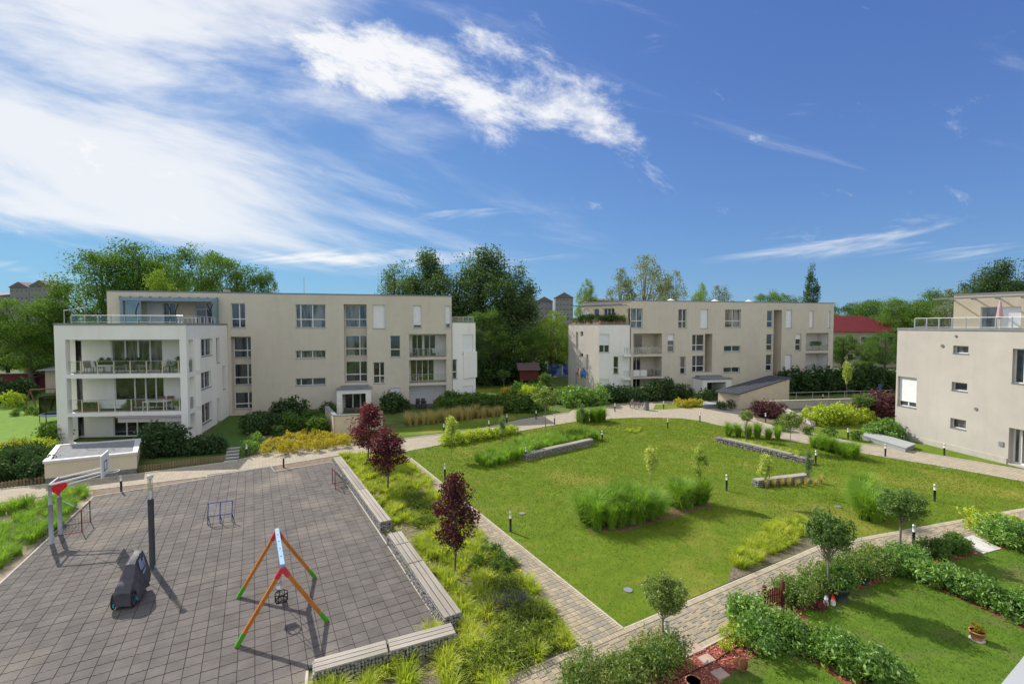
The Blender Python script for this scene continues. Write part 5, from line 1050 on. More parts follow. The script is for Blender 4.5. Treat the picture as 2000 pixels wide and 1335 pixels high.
# name, seed, h, trunk_r, rad, cz, nclumps, leaves per clump, clump radius, leaf size, material
proto('broad_a', 1, 20, .38, (6.3, 6.3, 7.4), 12.2, 170, 160, 1.25, .26, L_BROAD, shape=pear, nlimb=26, lo=.5)
proto('broad_b', 2, 20, .38, (6.0, 6.0, 8.0), 11.6, 84, 165, 1.25, .26, L_BROAD, nlimb=26, lo=.5, lobes=[(52, (3.8, 3.8, 4.0), (-2.2, 0, 14.5)), (52, (3.8, 3.6, 4.6), (2.4, .8, 12.2)), (44, (4.6, 4.4, 3.6), (0, -.5, 7.8))])
proto('yellow_a', 3, 20, .36, (6.2, 6.2, 7.6), 11.4, 150, 155, 1.25, .26, L_YELL, shape=pear, nlimb=20, lo=.5)
proto('poplar_a', 4, 20, .34, (3.9, 3.9, 9.0), 10.8, 160, 150, .95, .26, L_POP, shape=tall, flat=1.35, nlimb=26, lo=.45)
proto('poplar_b', 5, 20, .34, (4.4, 4.4, 9.0), 10.8, 84, 150, 1.0, .26, L_POP, nlimb=26, flat=1.3, lobes=[(56, (2.5, 2.5, 5.4), (-2.0, 0, 13.6)), (46, (2.3, 2.3, 5.2), (1.7, .7, 11.6)), (56, (4.1, 4.1, 3.8), (0, 0, 6.2))])
proto('silver_a', 6, 20, .36, (5.6, 5.6, 8.4), 11.2, 140, 80, 1.05, .28, L_SILV, bark=BARKP, shape=pear, nlimb=34, lo=.4)
proto('column_a', 7, 20, .25, (1.55, 1.55, 9.6), 10.3, 130, 80, .55, .28, L_POP, shape=lambda z: np.clip(1.05 - .5 * z * z, .3, 1), flat=1.6, nlimb=16, lo=.4)
TREES = [
 ('broad_a', 205, 472, 75, 165, 'broad green tree at the left end behind the white terrace'), ('broad_b', 285, 457, 78, 170, 'tallest broad tree rising behind the left building'), ('yellow_a', 318, 512, 68, 95, 'paler rounded tree just above the left roof'),
 ('broad_a', 395, 470, 74, 140, 'full green tree right of the tallest left one'), ('broad_b', 465, 474, 72, 120, 'dense tree near the right end of the left tree group'), ('broad_a', 517, 515, 74, 62, 'small tree ending the left tree group'), ('broad_b', 345, 486, 84, 140, 'tree half hidden in the middle of the left group'),
 ('broad_b', 62, 566, 66, 140, 'round green tree beyond the left garden'), ('yellow_a', 185, 592, 70, 62, 'yellow-green tree beside the white terrace railing'), ('broad_a', 118, 590, 72, 100, 'leafy tree close left of the white block'), ('broad_a', 12, 628, 74, 110, 'dark tree at the left picture edge'), ('yellow_a', 78, 655, 73, 60, 'light green young tree left of the white block'), ('broad_b', -40, 600, 75, 120, 'tree cut by the left picture edge'),
 ('poplar_b', 778, 498, 84, 112, 'poplar leftmost of the dark centre group'), ('poplar_a', 838, 482, 86, 108, 'pointed poplar second from left in the centre group'), ('poplar_b', 893, 490, 82, 110, 'bushy poplar behind the white end wing'), ('poplar_a', 950, 476, 84, 135, 'tallest dark poplar of the centre group'), ('poplar_b', 995, 502, 80, 112, 'poplar on the right flank of the centre group'), ('silver_a', 1032, 540, 92, 36, 'slender silvery poplar right of the centre group'),
 ('broad_a', 948, 596, 74, 96, 'dark lower tree between the two buildings'), ('yellow_a', 1078, 598, 84, 92, 'bright green tree left of the middle building'), ('broad_b', 1035, 628, 76, 80, 'leafy tree over the red playhouse'), ('broad_a', 1090, 650, 86, 64, 'grey-green tree touching the middle building'), ('poplar_b', 915, 610, 70, 60, 'dark tree behind the white end wing foot'),
 ('yellow_a', 1146, 535, 120, 46, 'lone bright tree left above the middle roof'), ('silver_a', 1213, 514, 100, 58, 'silvery tree at the left of the pale group'), ('silver_a', 1262, 488, 98, 100, 'tallest silvery tree above the middle building'), ('silver_a', 1312, 520, 102, 66, 'silvery tree at the right of the pale group'), ('yellow_a', 1368, 542, 108, 44, 'narrow light tree above the middle roof'), ('silver_a', 1405, 550, 112, 58, 'thin tree left of the middle roof cap'),
 ('broad_a', 1498, 562, 128, 66, 'round tree left of the column poplar'), ('broad_b', 1540, 560, 132, 62, 'round tree touching the column poplar'), ('column_a', 1583, 512, 128, 30, 'tall thin column poplar above the middle roof'),
 ('broad_a', 1636, 588, 125, 74, 'tree behind the red-roofed house, left'), ('broad_b', 1684, 574, 150, 100, 'round tree behind the red ridge'), ('broad_a', 1728, 578, 140, 100, 'dark round tree right of the red ridge'), ('broad_b', 1790, 580, 118, 110, 'wide tree left of the right-hand building'), ('broad_a', 1836, 558, 104, 100, 'tree rising left of the right-hand penthouse'), ('silver_a', 1862, 556, 92, 80, 'silvery willow-like tree at the right building'), ('poplar_b', 1905, 508, 100, 74, 'dark poplar above the right penthouse'), ('poplar_a', 1952, 502, 98, 84, 'dark pointed poplar at upper right'), ('poplar_b', 1998, 498, 102, 84, 'poplar cut by the right picture edge'),
 ('broad_a', 1610, 600, 118, 70, 'tree showing beside the right end of the middle roof'), ('broad_b', 1752, 592, 112, 90, 'dense tree over the second red roof'), ('broad_a', 1815, 574, 116, 90, 'tall tree left of the right-hand terrace'), ('broad_a', 1700, 652, 92, 44, 'dark tree below the eaves of the red-roofed house'), ('broad_b', 1772, 570, 104, 90, 'tall dark tree over the roof terrace railing'), ('broad_b', 1645, 646, 96, 60, 'dark tree in front of the red-roofed house'), ('broad_a', 1730, 642, 88, 60, 'leafy tree by the house right of the dark one'), ('broad_b', 1690, 700, 84, 40, 'small tree below the red-roofed house'),
]
for i, (k, px, ty, d, wpx, lab) in enumerate(TREES):
    cm, tm = PRO[k]; h = H + (635 - ty) / 900 * d; w = wpx / 900 * d
    nominal = dict(broad_a=12.2, broad_b=11.2, yellow_a=12.2, poplar_a=7.2, poplar_b=7.6, silver_a=10.4, column_a=3.6)[k]
    s = w / nominal; make_tree('tree', cm, tm, lab, 'tree', ((px - 1000) / 900 * d, d, 0), (s, s, h / 20.3), rnd.uniform(0, 6.3), 'trees around the houses')
# ---- garden trees
pr_red = [tree_meshes('red_%d' % i, 30 + i, 4.2, .045, (.85, .85, 1.45), 2.75, 90, 62, .30, .12, L_RED, shape=lambda z: np.clip(1.05 - .5 * z, .3, 1.1), nlimb=22, lo=.3) for i in range(2)]
RED = [((718, 905), 786, 78, 'dark red ornamental tree, farthest of the three'), ((757, 962), 828, 86, 'dark red ornamental tree in the middle of the three'), ((888, 1128), 919, 94, 'dark red ornamental tree nearest the camera')]
for i, (p, ty, wpx, lab) in enumerate(RED):
    c = G(*p); h = VZ(ty, c); w = wpx / 900 * c.y; make_tree('red_tree', *pr_red[i % 2], lab, 'tree', c, (w / 2.15, w / 2.15, h / 4.35), i * 2.1, 'dark red trees in the planting bed')
pr_ball = tree_meshes('ball', 40, 2.9, .045, (.78, .78, .62), 2.2, 150, 48, .17, .085, L_BALL, bark=BARKP, nlimb=22, lo=.25)
pr_ball2 = tree_meshes('ball2', 41, 2.9, .045, (.78, .78, .60), 2.2, 130, 46, .17, .085, leafmat('leaf_ball_dark', [(.02, .042, .01), (.035, .065, .015), (.06, .095, .025), (.1, .14, .04)], .35, .05, .5, 1.2, 2.6), bark=BARKP, nlimb=22, lo=.25)
for p, ty, wpx, lab, pr_ in (((1297, 1268), 1118, 96, 'ball-headed tree nearest the camera by the footpath', pr_ball), ((1617, 1166), 988, 96, 'ball-headed tree standing in the front garden', pr_ball2), ((1757, 1074), 950, 96, 'ball-headed tree in front of the tall green grass', pr_ball2), ((1685, 822), 766, 44, 'distant ball-headed tree by the purple shrubs', pr_ball2), ((984, 757), 720, 30, 'clipped ball tree left of the playhouse', pr_ball2), ((1066, 768), 726, 28, 'clipped ball tree right of the playhouse', pr_ball2)):
    c = G(*p); h = VZ(ty, c); w = wpx / 900 * c.y; make_tree('ball_tree', *pr_, lab, 'tree', c, (w / 1.85, w / 1.85, h / 2.95), rnd.uniform(0, 6), 'clipped ball-headed trees')
pr_sap = [tree_meshes('sapling_%d' % i, 50 + i, 3.2, .028, (.42, .42, .85), 2.2, 52, 34, .2, .115, m_, bark=BARKP, nlimb=12, lo=.2, shape=sh) for i, (m_, sh) in enumerate(((L_SAP, None), (L_SAPB, None), (L_SAP, pear)))]
pr_sap.append(tree_meshes('sapling_3', 55, 3.2, .03, (.75, .75, .62), 2.4, 46, 40, .24, .13, L_BALL, bark=BARKP, nlimb=12, lo=.2))
for p, ty, wpx, v, lab in (((882, 897), 804, 30, 0, 'thin sapling with two pale leaf tufts at the lawn left'), ((981, 871), 808, 18, 1, 'thin bluish sapling above the yellow bed'), ((1066, 846), 752, 58, 3, 'loose-crowned young tree at the path fork'), ((1137, 838), 786, 14, 1, 'thin stake-like sapling before the upright grass clumps'), ((1271, 968), 866, 34, 2, 'pale sapling behind the largest grass mound'), ((1366, 978), 864, 36, 2, 'pale sapling at the right end of the largest grass mound'), ((1495, 984), 877, 32, 0, 'young tree with pale tuft in front of the short gabion wall'), ((1577, 966), 874, 16, 1, 'thin sapling right of the short gabion wall'), ((1457, 858), 796, 26, 3, 'small leafy tree at the left end of the promenade grasses'), ((1545, 880), 800, 44, 3, 'leafy young tree behind the long gabion wall'), ((1654, 786), 698, 20, 0, 'staked yellow sapling before the red-roofed house')):
    c = G(*p); h = VZ(ty, c); w = wpx / 900 * c.y; make_tree('young_tree', *pr_sap[v], lab, 'tree', c, (w / (1.25 if v < 3 else 1.75), w / (1.25 if v < 3 else 1.75), h / 3.2), rnd.uniform(0, 6), 'young trees in the lawn')
# ================================================================== shrubs, grasses, flower beds
def shrub_mesh(name, seed, rad, ncl, k, cr, leaf, lm, flat=.8, up=.5, lo=.3, aspect=.55):
    rng = np.random.default_rng(seed); C = clumps(rng, ncl, rad, (0, 0, rad[2] * .82), lo); C[:, 2] = np.abs(C[:, 2])
    sh = []                                                             # shoots that stick out of the mass
    for _ in range(14):
        c = C[rng.integers(len(C))]; d = np.array((rng.normal(0, .35), rng.normal(0, .35), 1.)); d /= np.linalg.norm(d); l = rad[2] * rng.uniform(.25, .6); t = np.linspace(.1, 1, 9)[:, None]; sh.append(c + d * t * l + rng.normal(0, leaf * .35, (9, 3)))
    V, Fc, rn = crown(rng, C, k, cr, leaf, flat, up, aspect); V2, F2_, r2 = leaves(np.vstack(sh), leaf * .9, rng, up, aspect); Fc = np.vstack((Fc, F2_ + len(V))); V = np.vstack((V, V2)); rn = np.concatenate((rn, r2)); V[:, 2] = np.maximum(V[:, 2], .0); return npmesh(name, V, Fc, lm, rn)
def put(name, meshes, pos, label, group, cat='shrub', s=(.8, 1.2), z=0., sz=None):
    for i, p in enumerate(pos):
        o = link(name, meshes[i % len(meshes)]); k = rnd.uniform(*s); o.location = (p[0], p[1], z); o.scale = (k, k, k * (sz or rnd.uniform(.88, 1.15))); o.rotation_euler = (rnd.uniform(-.16, .16), rnd.uniform(-.16, .16), rnd.uniform(0, 6.3)) if cat == 'grass' else (0, 0, rnd.uniform(0, 6.3)); tag(o, label, cat, group, 'thing')
def put_split(name, meshes, pos, labels, group, cat, s, key=0, **k):      # the same, told apart by stretch
    pos = sorted(pos, key=lambda p: p[key]); n = len(labels)
    for i, lab in enumerate(labels): put(name, meshes, pos[len(pos) * i // n:len(pos) * (i + 1) // n], lab, group + ', stretch ' + 'abcdef'[i], cat, s, **k)
L_LAU = leafmat('leaf_laurel', [(.028, .065, .012), (.055, .11, .018), (.09, .16, .025), (.15, .22, .04)], .3, .10, .35, 1.5, 2.3)
L_DK = leafmat('leaf_dark', [(.012, .030, .010), (.022, .05, .014), (.04, .075, .02), (.065, .105, .026)], .25, .06, .45, 1., 1.7)
L_GOLD = leafmat('leaf_gold', [(.14, .13, .012), (.24, .20, .02), (.32, .26, .03), (.22, .24, .04)], .3, .04, .5, 1.5, 1.8)
L_LIME = leafmat('leaf_lime', [(.10, .15, .015), (.17, .22, .022), (.26, .30, .035), (.34, .35, .06)], .35, .04, .5, 1.)
L_PUR = leafmat('leaf_purple', [(.02, .008, .012), (.045, .016, .022), (.075, .026, .034), (.11, .05, .05)], .25, .05, .5, 1.)
L_ROSE = leafmat('leaf_rose', [(.035, .06, .015), (.06, .10, .02), (.10, .14, .03), (.20, .12, .04)], .3, .06, .45, 1.5, 2.3)
L_BLUE = leafmat('leaf_conifer', [(.012, .032, .016), (.02, .05, .025), (.035, .07, .035)], .2, .04, .5, 1.)
L_ORNG = leafmat('leaf_orange', [(.16, .07, .012), (.24, .16, .015), (.26, .22, .02), (.12, .16, .02)], .3, .04, .5, 1.5, 1.2)
L_PINK = leafmat('petal_pink', [(.20, .03, .05), (.28, .06, .09), (.07, .11, .03)], .2, .03, .5, 2, 1.0)
lau = [shrub_mesh('laurel_shrub', 60 + i, (.55, .55, .5), 64, 18, .18, .125, L_LAU, lo=.35, aspect=.42) for i in range(3)]
laup = [shrub_mesh('laurel_shrub', 66 + i, (.55, .55, .5), 70, 22, .18, .105, L_LAU, lo=.35, aspect=.45) for i in range(2)]
rose = [shrub_mesh('rose_shrub', 70 + i, (.6, .6, .55), 70, 22, .20, .085, L_ROSE, lo=.3) for i in range(2)]
dkb = [shrub_mesh('dark_shrub', 74 + i, (.8, .8, .8), 50, 26, .28, .17, L_DK, lo=.4) for i in range(2)]
gold = [shrub_mesh('golden_shrub', 78 + i, (.42, .42, .36), 26, 18, .15, .10, L_GOLD, lo=.3) for i in range(2)]
lime = [shrub_mesh('lime_shrub', 82 + i, (.42, .42, .36), 26, 18, .15, .10, L_LIME, lo=.3) for i in range(2)]
pur = [shrub_mesh('purple_shrub', 86 + i, (.6, .6, .6), 40, 22, .24, .12, L_PUR, lo=.3) for i in range(2)]
gre = [shrub_mesh('green_shrub', 90 + i, (.6, .6, .55), 40, 22, .22, .13, L_BROAD, lo=.3) for i in range(2)]
org = [shrub_mesh('orange_shrub', 94, (.6, .6, .6), 36, 22, .22, .13, L_ORNG, lo=.3)]
def jun_mesh(seed):
    rng = np.random.default_rng(seed); V, Fc, rn = blades(rng, 260, .42, .32, .46, .05, 3, .9); P = V + rng.normal(0, .012, V.shape); C = clumps(rng, 40, (.5, .5, .2), (0, 0, .2), .2); V2, F2_, r2 = crown(rng, C, 12, .12, .09, .6, .3, .3)
    return npmesh('juniper_shrub', np.vstack((P, V2)), np.vstack((Fc, F2_ + len(P))), leafmat('leaf_juniper', [(.04, .06, .01), (.07, .10, .015), (.11, .145, .022), (.18, .20, .035)], .3, .04, .5, 1.5, 2.1), np.concatenate((rn, r2)))
jun = [jun_mesh(100 + i) for i in range(2)]
def gmesh(name, seed, n, h, r0, sp, w, lm, seg=4, droop=.6): rng = np.random.default_rng(seed); V, Fc, rn = blades(rng, n, h, r0, sp, w, seg, droop); return npmesh(name, V, Fc, lm, rn)
L_MISC = leafmat('blade_green', [(.045, .085, .012), (.075, .13, .016), (.12, .19, .022), (.18, .25, .035)], .4, .05, .4, 1., 2.3)
L_SEDGE = leafmat('blade_lime', [(.11, .15, .014), (.19, .235, .022), (.28, .30, .04), (.36, .34, .05)], .4, .04, .45, 1., 1.85)
L_STRAW = leafmat('blade_straw', [(.14, .13, .045), (.24, .20, .085), (.33, .26, .13), (.12, .16, .035)], .35, .03, .5, 1.)
misc = [gmesh('tall_grass', 110 + i, 700, 2.45, .24, .95, .030, L_MISC, 6, .95) for i in range(3)]
mid = [gmesh('green_grass', 114 + i, 320, 1.3, .26, .6, .028, L_MISC, 4, .85) for i in range(3)]
sedge = [gmesh('sedge', 118 + i, 230, .62, .20, .36, .026, L_SEDGE, 4, .85) for i in range(3)]
straw = [gmesh('feather_grass', 122 + i, 200, 1.55, .16, .6, .02, L_STRAW, 4, .75) for i in range(2)]
def line2(a, b, step, jit, seed, rows=1, gap=.5):
    a, b = G(*a), G(*b); d = (b - a).normalized(); n = Vector((-d.y, d.x, 0)); out = []
    for r_ in range(rows): out += along([a + n * gap * r_, b + n * gap * r_], step, jit, seed + r_)
    return out
put('tall_grass', misc, line2((1160, 1038), (1262, 1016), .55, .14, 1, 3, .55), 'tall bright grass clump in the largest mound on the lawn', 'largest grass mound on the lawn', 'grass', (.72, 1.12))
put('tall_grass', misc, line2((1262, 1016), (1305, 1002), .6, .12, 41, 2, .6), 'tall grass clump in the middle of the largest mound', 'middle of the largest grass mound', 'grass', (.82, .98))
put('tall_grass', misc, line2((1315, 995), (1380, 985), .55, .08, 2, 2, .5), 'tall grass clump at the far end of the largest mound', 'far end of the largest grass mound', 'grass', (.78, .95))
put('green_grass', mid, line2((950, 912), (1030, 892), .5, .1, 3, 3, .7) + line2((1030, 886), (1165, 858), .6, .15, 4, 3, .9), 'arching green grass clump behind the planked gabion wall', 'grasses behind the planked gabion wall', 'grass', (.8, 1.15))
put('tall_grass', misc, line2((1128, 826), (1152, 824), .55, .05, 5, 2, .5), 'upright bright grass clump, left of the pair at the path fork', 'left grass clumps at path fork', 'grass', (.75, .9)); put('tall_grass', misc, line2((1160, 826), (1184, 822), .55, .05, 6, 2, .5), 'upright bright grass clump, right of the pair at the path fork', 'right grass clumps at path fork', 'grass', (.75, .9))
put('tall_grass', misc, line2((1412, 850), (1512, 858), .75, .1, 7, 1) + [G(1519, 857)], 'upright grass clump in the row on the promenade edge', 'row of grasses on the promenade edge', 'grass', (.68, .86))
put('tall_grass', misc, line2((1586, 872), (1668, 898), .55, .12, 8, 2, .55), 'bright grass clump in the row right of the long gabion wall', 'grasses right of the long gabion wall', 'grass', (.62, .8))
put('tall_grass', misc, line2((1712, 1022), (1697, 978), .5, .06, 9, 2, .5), 'tall grass clump behind the ball-headed tree', 'grasses behind the ball-headed tree', 'grass', (.85, 1.0))
put('feather_grass', straw, line2((795, 832), (985, 812), .55, .2, 10, 3, .8), 'straw-coloured feather grass before the beige building', 'feather grasses before the beige building', 'grass', (.8, 1.2))
put('green_grass', mid, line2((1085, 788), (1112, 788), .6, .2, 11, 2, .7), 'soft green grass clump at the path fork hedge', 'grasses at the path fork hedge', 'grass', (.9, 1.2))
put_split('green_grass', mid, scatter(PG([(-20, 1010), (100, 975), (170, 960), (150, 995), (95, 1050), (0, 1115), (-40, 1120), (-40, 1060), (60, 1010)]), 56, 12, .35), ['bright grass clump at the left edge, nearest the camera', 'bright grass clump left of the playground, middle of the strip', 'bright grass clump left of the playground, behind the basketball posts', 'bright grass clump left of the playground, beside the promenade'], 'green grasses left of the playground', 'grass', (.55, .85), 1)
put('yellow_sedge', sedge, scatter(PG([(1418, 1122), (1436, 1080), (1500, 1028), (1572, 1012), (1580, 1040), (1500, 1088)]), 60, 13, .22), 'yellow sedge tuft in the bed before the front footpath', 'yellow sedges before the front footpath', 'grass', (.6, .95))
put('lime_shrub', lime, line2((868, 871), (1012, 846), .5, .15, 14, 2, .55), 'low lime-yellow shrub in the strip along the promenade', 'lime strip along the promenade', 'shrub', (.9, 1.25))
put('yellow_sedge', sedge, line2((1405, 862), (1562, 892), .6, .2, 15, 2, .5), 'yellow tuft on top of the long gabion wall', 'yellow tufts along the long gabion wall', 'grass', (.8, 1.1)); put('feather_grass', straw, line2((1490, 952), (1610, 945), .5, .12, 16, 1), 'dry grass tuft in front of the short gabion wall', 'dry tufts at the short gabion wall', 'grass', (.42, .6))
put('yellow_sedge', sedge, scatter(PG([(1212, 842), (1250, 838), (1262, 844), (1225, 849)]), 9, 17, .3), 'faded tuft in the small patch at the far lawn', 'faded patch at the far lawn', 'grass', (.5, .7))
# the large bed between playground and footpath
DK1 = PG([(975, 1075), (1020, 1150), (1092, 1245), (1000, 1300), (890, 1350), (930, 1290), (1000, 1225), (965, 1150)]); DK2 = PG([(795, 950), (862, 1002), (840, 1035), (785, 1000)]); BARE = PG([(752, 1030), (810, 1020), (850, 1045), (800, 1068), (765, 1052)])
pts = [p for p in scatter(BED1, 300, 18, .34) if p[1] > 11.3 and not inpoly(*p, BARE)]
inn = lambda p: inpoly(*p, DK1) or inpoly(*p, DK2)
edge_ok = lambda p: all((Vector(p) - (a + (b - a) * max(0, min(1, (Vector(p) - a).dot(b - a) / (b - a).length_squared)))).length > .32 for a, b in [(g2(868, 1238), g2(757, 1064)), (g2(742, 1040), g2(650, 906)), (g2(882, 1246), g2(612, 1322))])
SED = [p for p in pts if not inn(p) and edge_ok(p)]
for lo_, hi_, lab in ((24.5, 99, 'under the two farther red trees'), (19.5, 24.5, 'beside the far gabion bench end'), (15.5, 19.5, 'around the nearest red tree'), (0, 15.5, 'at the near corner of the playground')):
    put('yellow_sedge', sedge, [p for p in SED if lo_ <= p[1] < hi_], 'yellow-green sedge clump ' + lab, 'sedges ' + lab, 'grass', (.75, 1.25))
put_split('juniper_shrub', jun, [p for p in pts if inn(p)] + scatter(DK1, 8, 19, .5), ['spreading green shrub at the path corner of the bed', 'spreading green shrub near the bottom of the bed', 'spreading green shrub below the lavender', 'spreading green shrub beside the footpath and nearest red tree', 'spreading green shrub between the red trees'], 'spreading shrubs in the playground bed', 'shrub', (.7, 1.1), 1)
L_LAV = leafmat('petal_lavender', [(.06, .05, .10), (.10, .08, .17), (.08, .10, .05)], .3, .03, .5, 2); lav = [gmesh('lavender', 126, 220, .42, .25, .3, .03, L_LAV, 3, .4)]
put('lavender', lav, scatter(PG([(945, 1170), (1000, 1165), (1010, 1195), (960, 1205)]), 6, 20, .3), 'purple lavender tuft in the bed near the footpath', 'lavender near the footpath', 'flowers', (.9, 1.2))
put('green_shrub', gre, scatter(PG([(940, 1065), (1000, 1100), (990, 1135), (930, 1110)]), 9, 21, .45), 'mid-green shrub under the nearest red tree', 'green shrubs under the nearest red tree', 'shrub', (.32, .5))
def groundcover(name, poly, n, seed, size, lm, hmax, lab):
    rng = np.random.default_rng(seed); xs = [p[0] for p in poly]; ys = [p[1] for p in poly]; X = rng.uniform(min(xs), max(xs), n); Y = rng.uniform(min(ys), max(ys), n); k = np_inpoly(X, Y, poly) & (Y > 10.5); P = np.stack((X[k], Y[k], .01 + hmax * rng.uniform(0, 1, k.sum()) ** 2), 1); V, Fc, rn = leaves(P, size, rng, .9, .5); tag(link(name, npmesh(name, V, Fc, lm, rn)), lab, 'ground cover', None, 'stuff')
groundcover('ground_cover', BED1, 26000, 22, .10, L_SEDGE, .14, 'low yellow-green ground cover of the playground bed')
# golden bed, dark shrubs and garden in the shade of the white block
put('golden_shrub', gold, scatter(PG([(505, 893), (530, 872), (590, 850), (690, 858), (688, 872), (600, 884), (540, 890)]), 40, 23, .78), 'golden mound in the bed along the promenade', 'golden mounds along the promenade', 'shrub', (.8, 1.3))
put('green_shrub', gre, scatter(PG([(520, 855), (545, 828), (610, 818), (650, 845), (590, 852)]), 22, 24, .6), 'green bush behind the golden mounds', 'green bushes behind the golden mounds', 'shrub', (.8, 1.5))
put('dark_shrub', dkb, [G(*p) for p in ((520, 846), (545, 822), (555, 820), (580, 818), (505, 850), (495, 845), (640, 815), (535, 836))], 'dark evergreen bush in the shade of the beige wall', 'dark bushes at the beige wall', 'shrub', (.9, 1.45))
put('dark_shrub', dkb, line2((290, 892), (438, 884), .9, .15, 25, 1), 'dark clipped bush behind the picket fence', 'dark hedge behind the picket fence', 'shrub', (.75, 1.0)); put('dark_shrub', dkb, [G(300, 884), G(318, 880), G(338, 882)], 'tall dark bush beside the beige store', 'tall bushes beside the store', 'shrub', (1.0, 1.5))
put('laurel_shrub', lau, [G(493, 880), G(500, 872), G(487, 886)], 'pale-leaved shrub beside the garden steps', 'pale shrubs by the steps', 'shrub', (.8, 1.3))
put('orange_shrub', org, scatter(PG([(0, 900), (20, 884), (60, 882), (96, 874), (90, 886), (40, 900)]), 7, 26, .9), 'yellow and orange bush at the left lawn', 'orange bushes at the left lawn', 'shrub', (.7, 1.1)); put('lime_shrub', lime, scatter(PG([(0, 908), (20, 886), (60, 884), (96, 876), (90, 892), (40, 908)]), 9, 126, .8), 'yellow-green bush at the left lawn', 'yellow-green bushes at the left lawn', 'shrub', (1.2, 1.8)); put('dark_shrub', dkb, scatter(PG([(-20, 945), (-10, 912), (60, 900), (88, 900), (86, 938)]), 18, 27, .8), 'dark green bush behind the left picket fence', 'dark bushes at the left fence', 'shrub', (.8, 1.1)); put('green_shrub', gre, [G(100, 868), G(108, 866)], 'small yellow-green bush at the white block corner', 'bushes at the white corner', 'shrub', (1.2, 1.6))
put('dark_shrub', dkb, line2((760, 806), (800, 800), 1., .3, 28, 2, 1.), 'dark bush right of the entrance portal', 'dark bushes by the portal', 'shrub', (.8, 1.4)); put('green_shrub', gre, line2((850, 803), (1050, 806), 1.0, .4, 29, 3, 1.3), 'green bush behind the feather grasses', 'green bushes behind the feather grasses', 'shrub', (1.1, 1.8))
# between the buildings
put('green_shrub', gre, scatter(PG([(1000, 770), (1065, 752), (1110, 792), (1060, 806)]), 16, 30, .9), 'leafy garden bush between the two buildings', 'garden bushes between the buildings', 'shrub', (1.2, 2.0)); put('lime_shrub', lime, [G(1030, 782), G(1034, 784), G(1028, 786)], 'bright yellow bush between the two buildings', 'bright bushes between the buildings', 'shrub', (2.2, 3.2)); put('orange_shrub', org, [G(985, 772), G(990, 774)], 'small orange flowering bush between the buildings', 'orange bushes between the buildings', 'shrub', (1., 1.3)); put('dark_shrub', dkb, line2((935, 752), (1060, 748), 2.0, .8, 31, 2, 3.0), 'dark undergrowth bush before the blue screen', 'dark undergrowth between the buildings', 'shrub', (2.0, 3.2))
put('laurel_shrub', lau, line2((1108, 795), (1180, 790), 1.0, .25, 32, 2, 1.0), 'light green laurel at the corner hedge of the middle building', 'light laurels at the middle building', 'shrub', (1.8, 2.6)); put('dark_shrub', dkb, line2((1180, 786), (1345, 780), 1.3, .3, 33, 2, 1.2), 'dark hedge bush in front of the middle building', 'dark hedge of the middle building', 'shrub', (1.0, 1.6)); put('dark_shrub', dkb, line2((1365, 789), (1450, 786), 1.2, .2, 34, 1), 'low dark bush between portal and skylight box', 'low dark bushes at the portal', 'shrub', (.8, 1.2)); put('golden_shrub', gold, line2((1328, 796), (1370, 794), .7, .2, 35, 2, .6), 'golden mound before the entrance portal', 'golden mounds at the portal', 'shrub', (1., 1.4)); put('dark_shrub', dkb, line2((1545, 771), (1760, 762), 1.5, .4, 36, 2, 1.5), 'dark hedge bush at the right of the middle building', 'dark hedge right of the middle building', 'shrub', (1.5, 2.4)); put('dark_shrub', dkb, line2((1400, 800), (1480, 793), 1.4, .2, 39, 1), 'small dark shrub along the stair house', 'shrubs along the stair house', 'shrub', (.5, .7))
put('purple_shrub', pur, [G(*p) for p in ((1483, 814), (1492, 812), (1500, 815), (1508, 814), (1520, 812), (1512, 818))], 'purple-leaved shrub at the left by the driveway', 'left purple shrubs by the driveway', 'shrub', (1.1, 1.7)); put('purple_shrub', pur, [G(*p) for p in ((1700, 820), (1712, 818), (1725, 820), (1738, 819), (1718, 812))], 'large purple-leaved shrub left of the off-white wall', 'right purple shrubs by the wall', 'shrub', (1.9, 2.5)); put('lime_shrub', lime, line2((1590, 832), (1695, 824), .9, .25, 37, 2, .7), 'yellow-green hedge bush along the ramp', 'yellow-green hedge along the ramp', 'shrub', (1.8, 2.7)); put('green_shrub', gre, line2((1500, 838), (1690, 862), 1.5, .5, 38, 1), 'small green bush on the promenade verge', 'small bushes on the promenade verge', 'shrub', (.7, 1.2)); put('laurel_shrub', lau, [G(*p) for p in ((1705, 853), (1718, 852), (1732, 854), (1745, 858))], 'bushy laurel at the foot of the off-white wall', 'laurels at the off-white wall', 'shrub', (1.3, 1.9))
# front gardens
put_split('laurel_shrub', lau, line2((1455, 1215), (1500, 1245), .42, .12, 50, 2, .35) + line2((1500, 1245), (1610, 1290), .40, .12, 51, 2, .35) + line2((1610, 1290), (1760, 1370), .40, .12, 52, 2, .35), ['glossy laurel in the near hedge, close to the footpath', 'glossy laurel in the near hedge, below the garden gate', 'glossy laurel in the near hedge, halfway to the bottom edge', 'glossy laurel in the near hedge, at the bottom edge of the picture'], 'near laurel hedge', 'shrub', (.62, .95), 0)
put_split('laurel_shrub', lau, line2((1755, 1120), (1830, 1145), .48, .12, 53, 2, .4) + line2((1830, 1145), (1930, 1185), .45, .12, 54, 2, .4) + line2((1930, 1185), (2060, 1240), .45, .12, 55, 2, .4), ['laurel in the hedge between garden lawns, end by the ball-headed tree', 'laurel in the hedge between garden lawns, middle stretch', 'laurel in the hedge between garden lawns, above the terracotta pot', 'laurel in the hedge between garden lawns, at the right edge'], 'laurel hedge between the garden lawns', 'shrub', (.65, .98), 0)
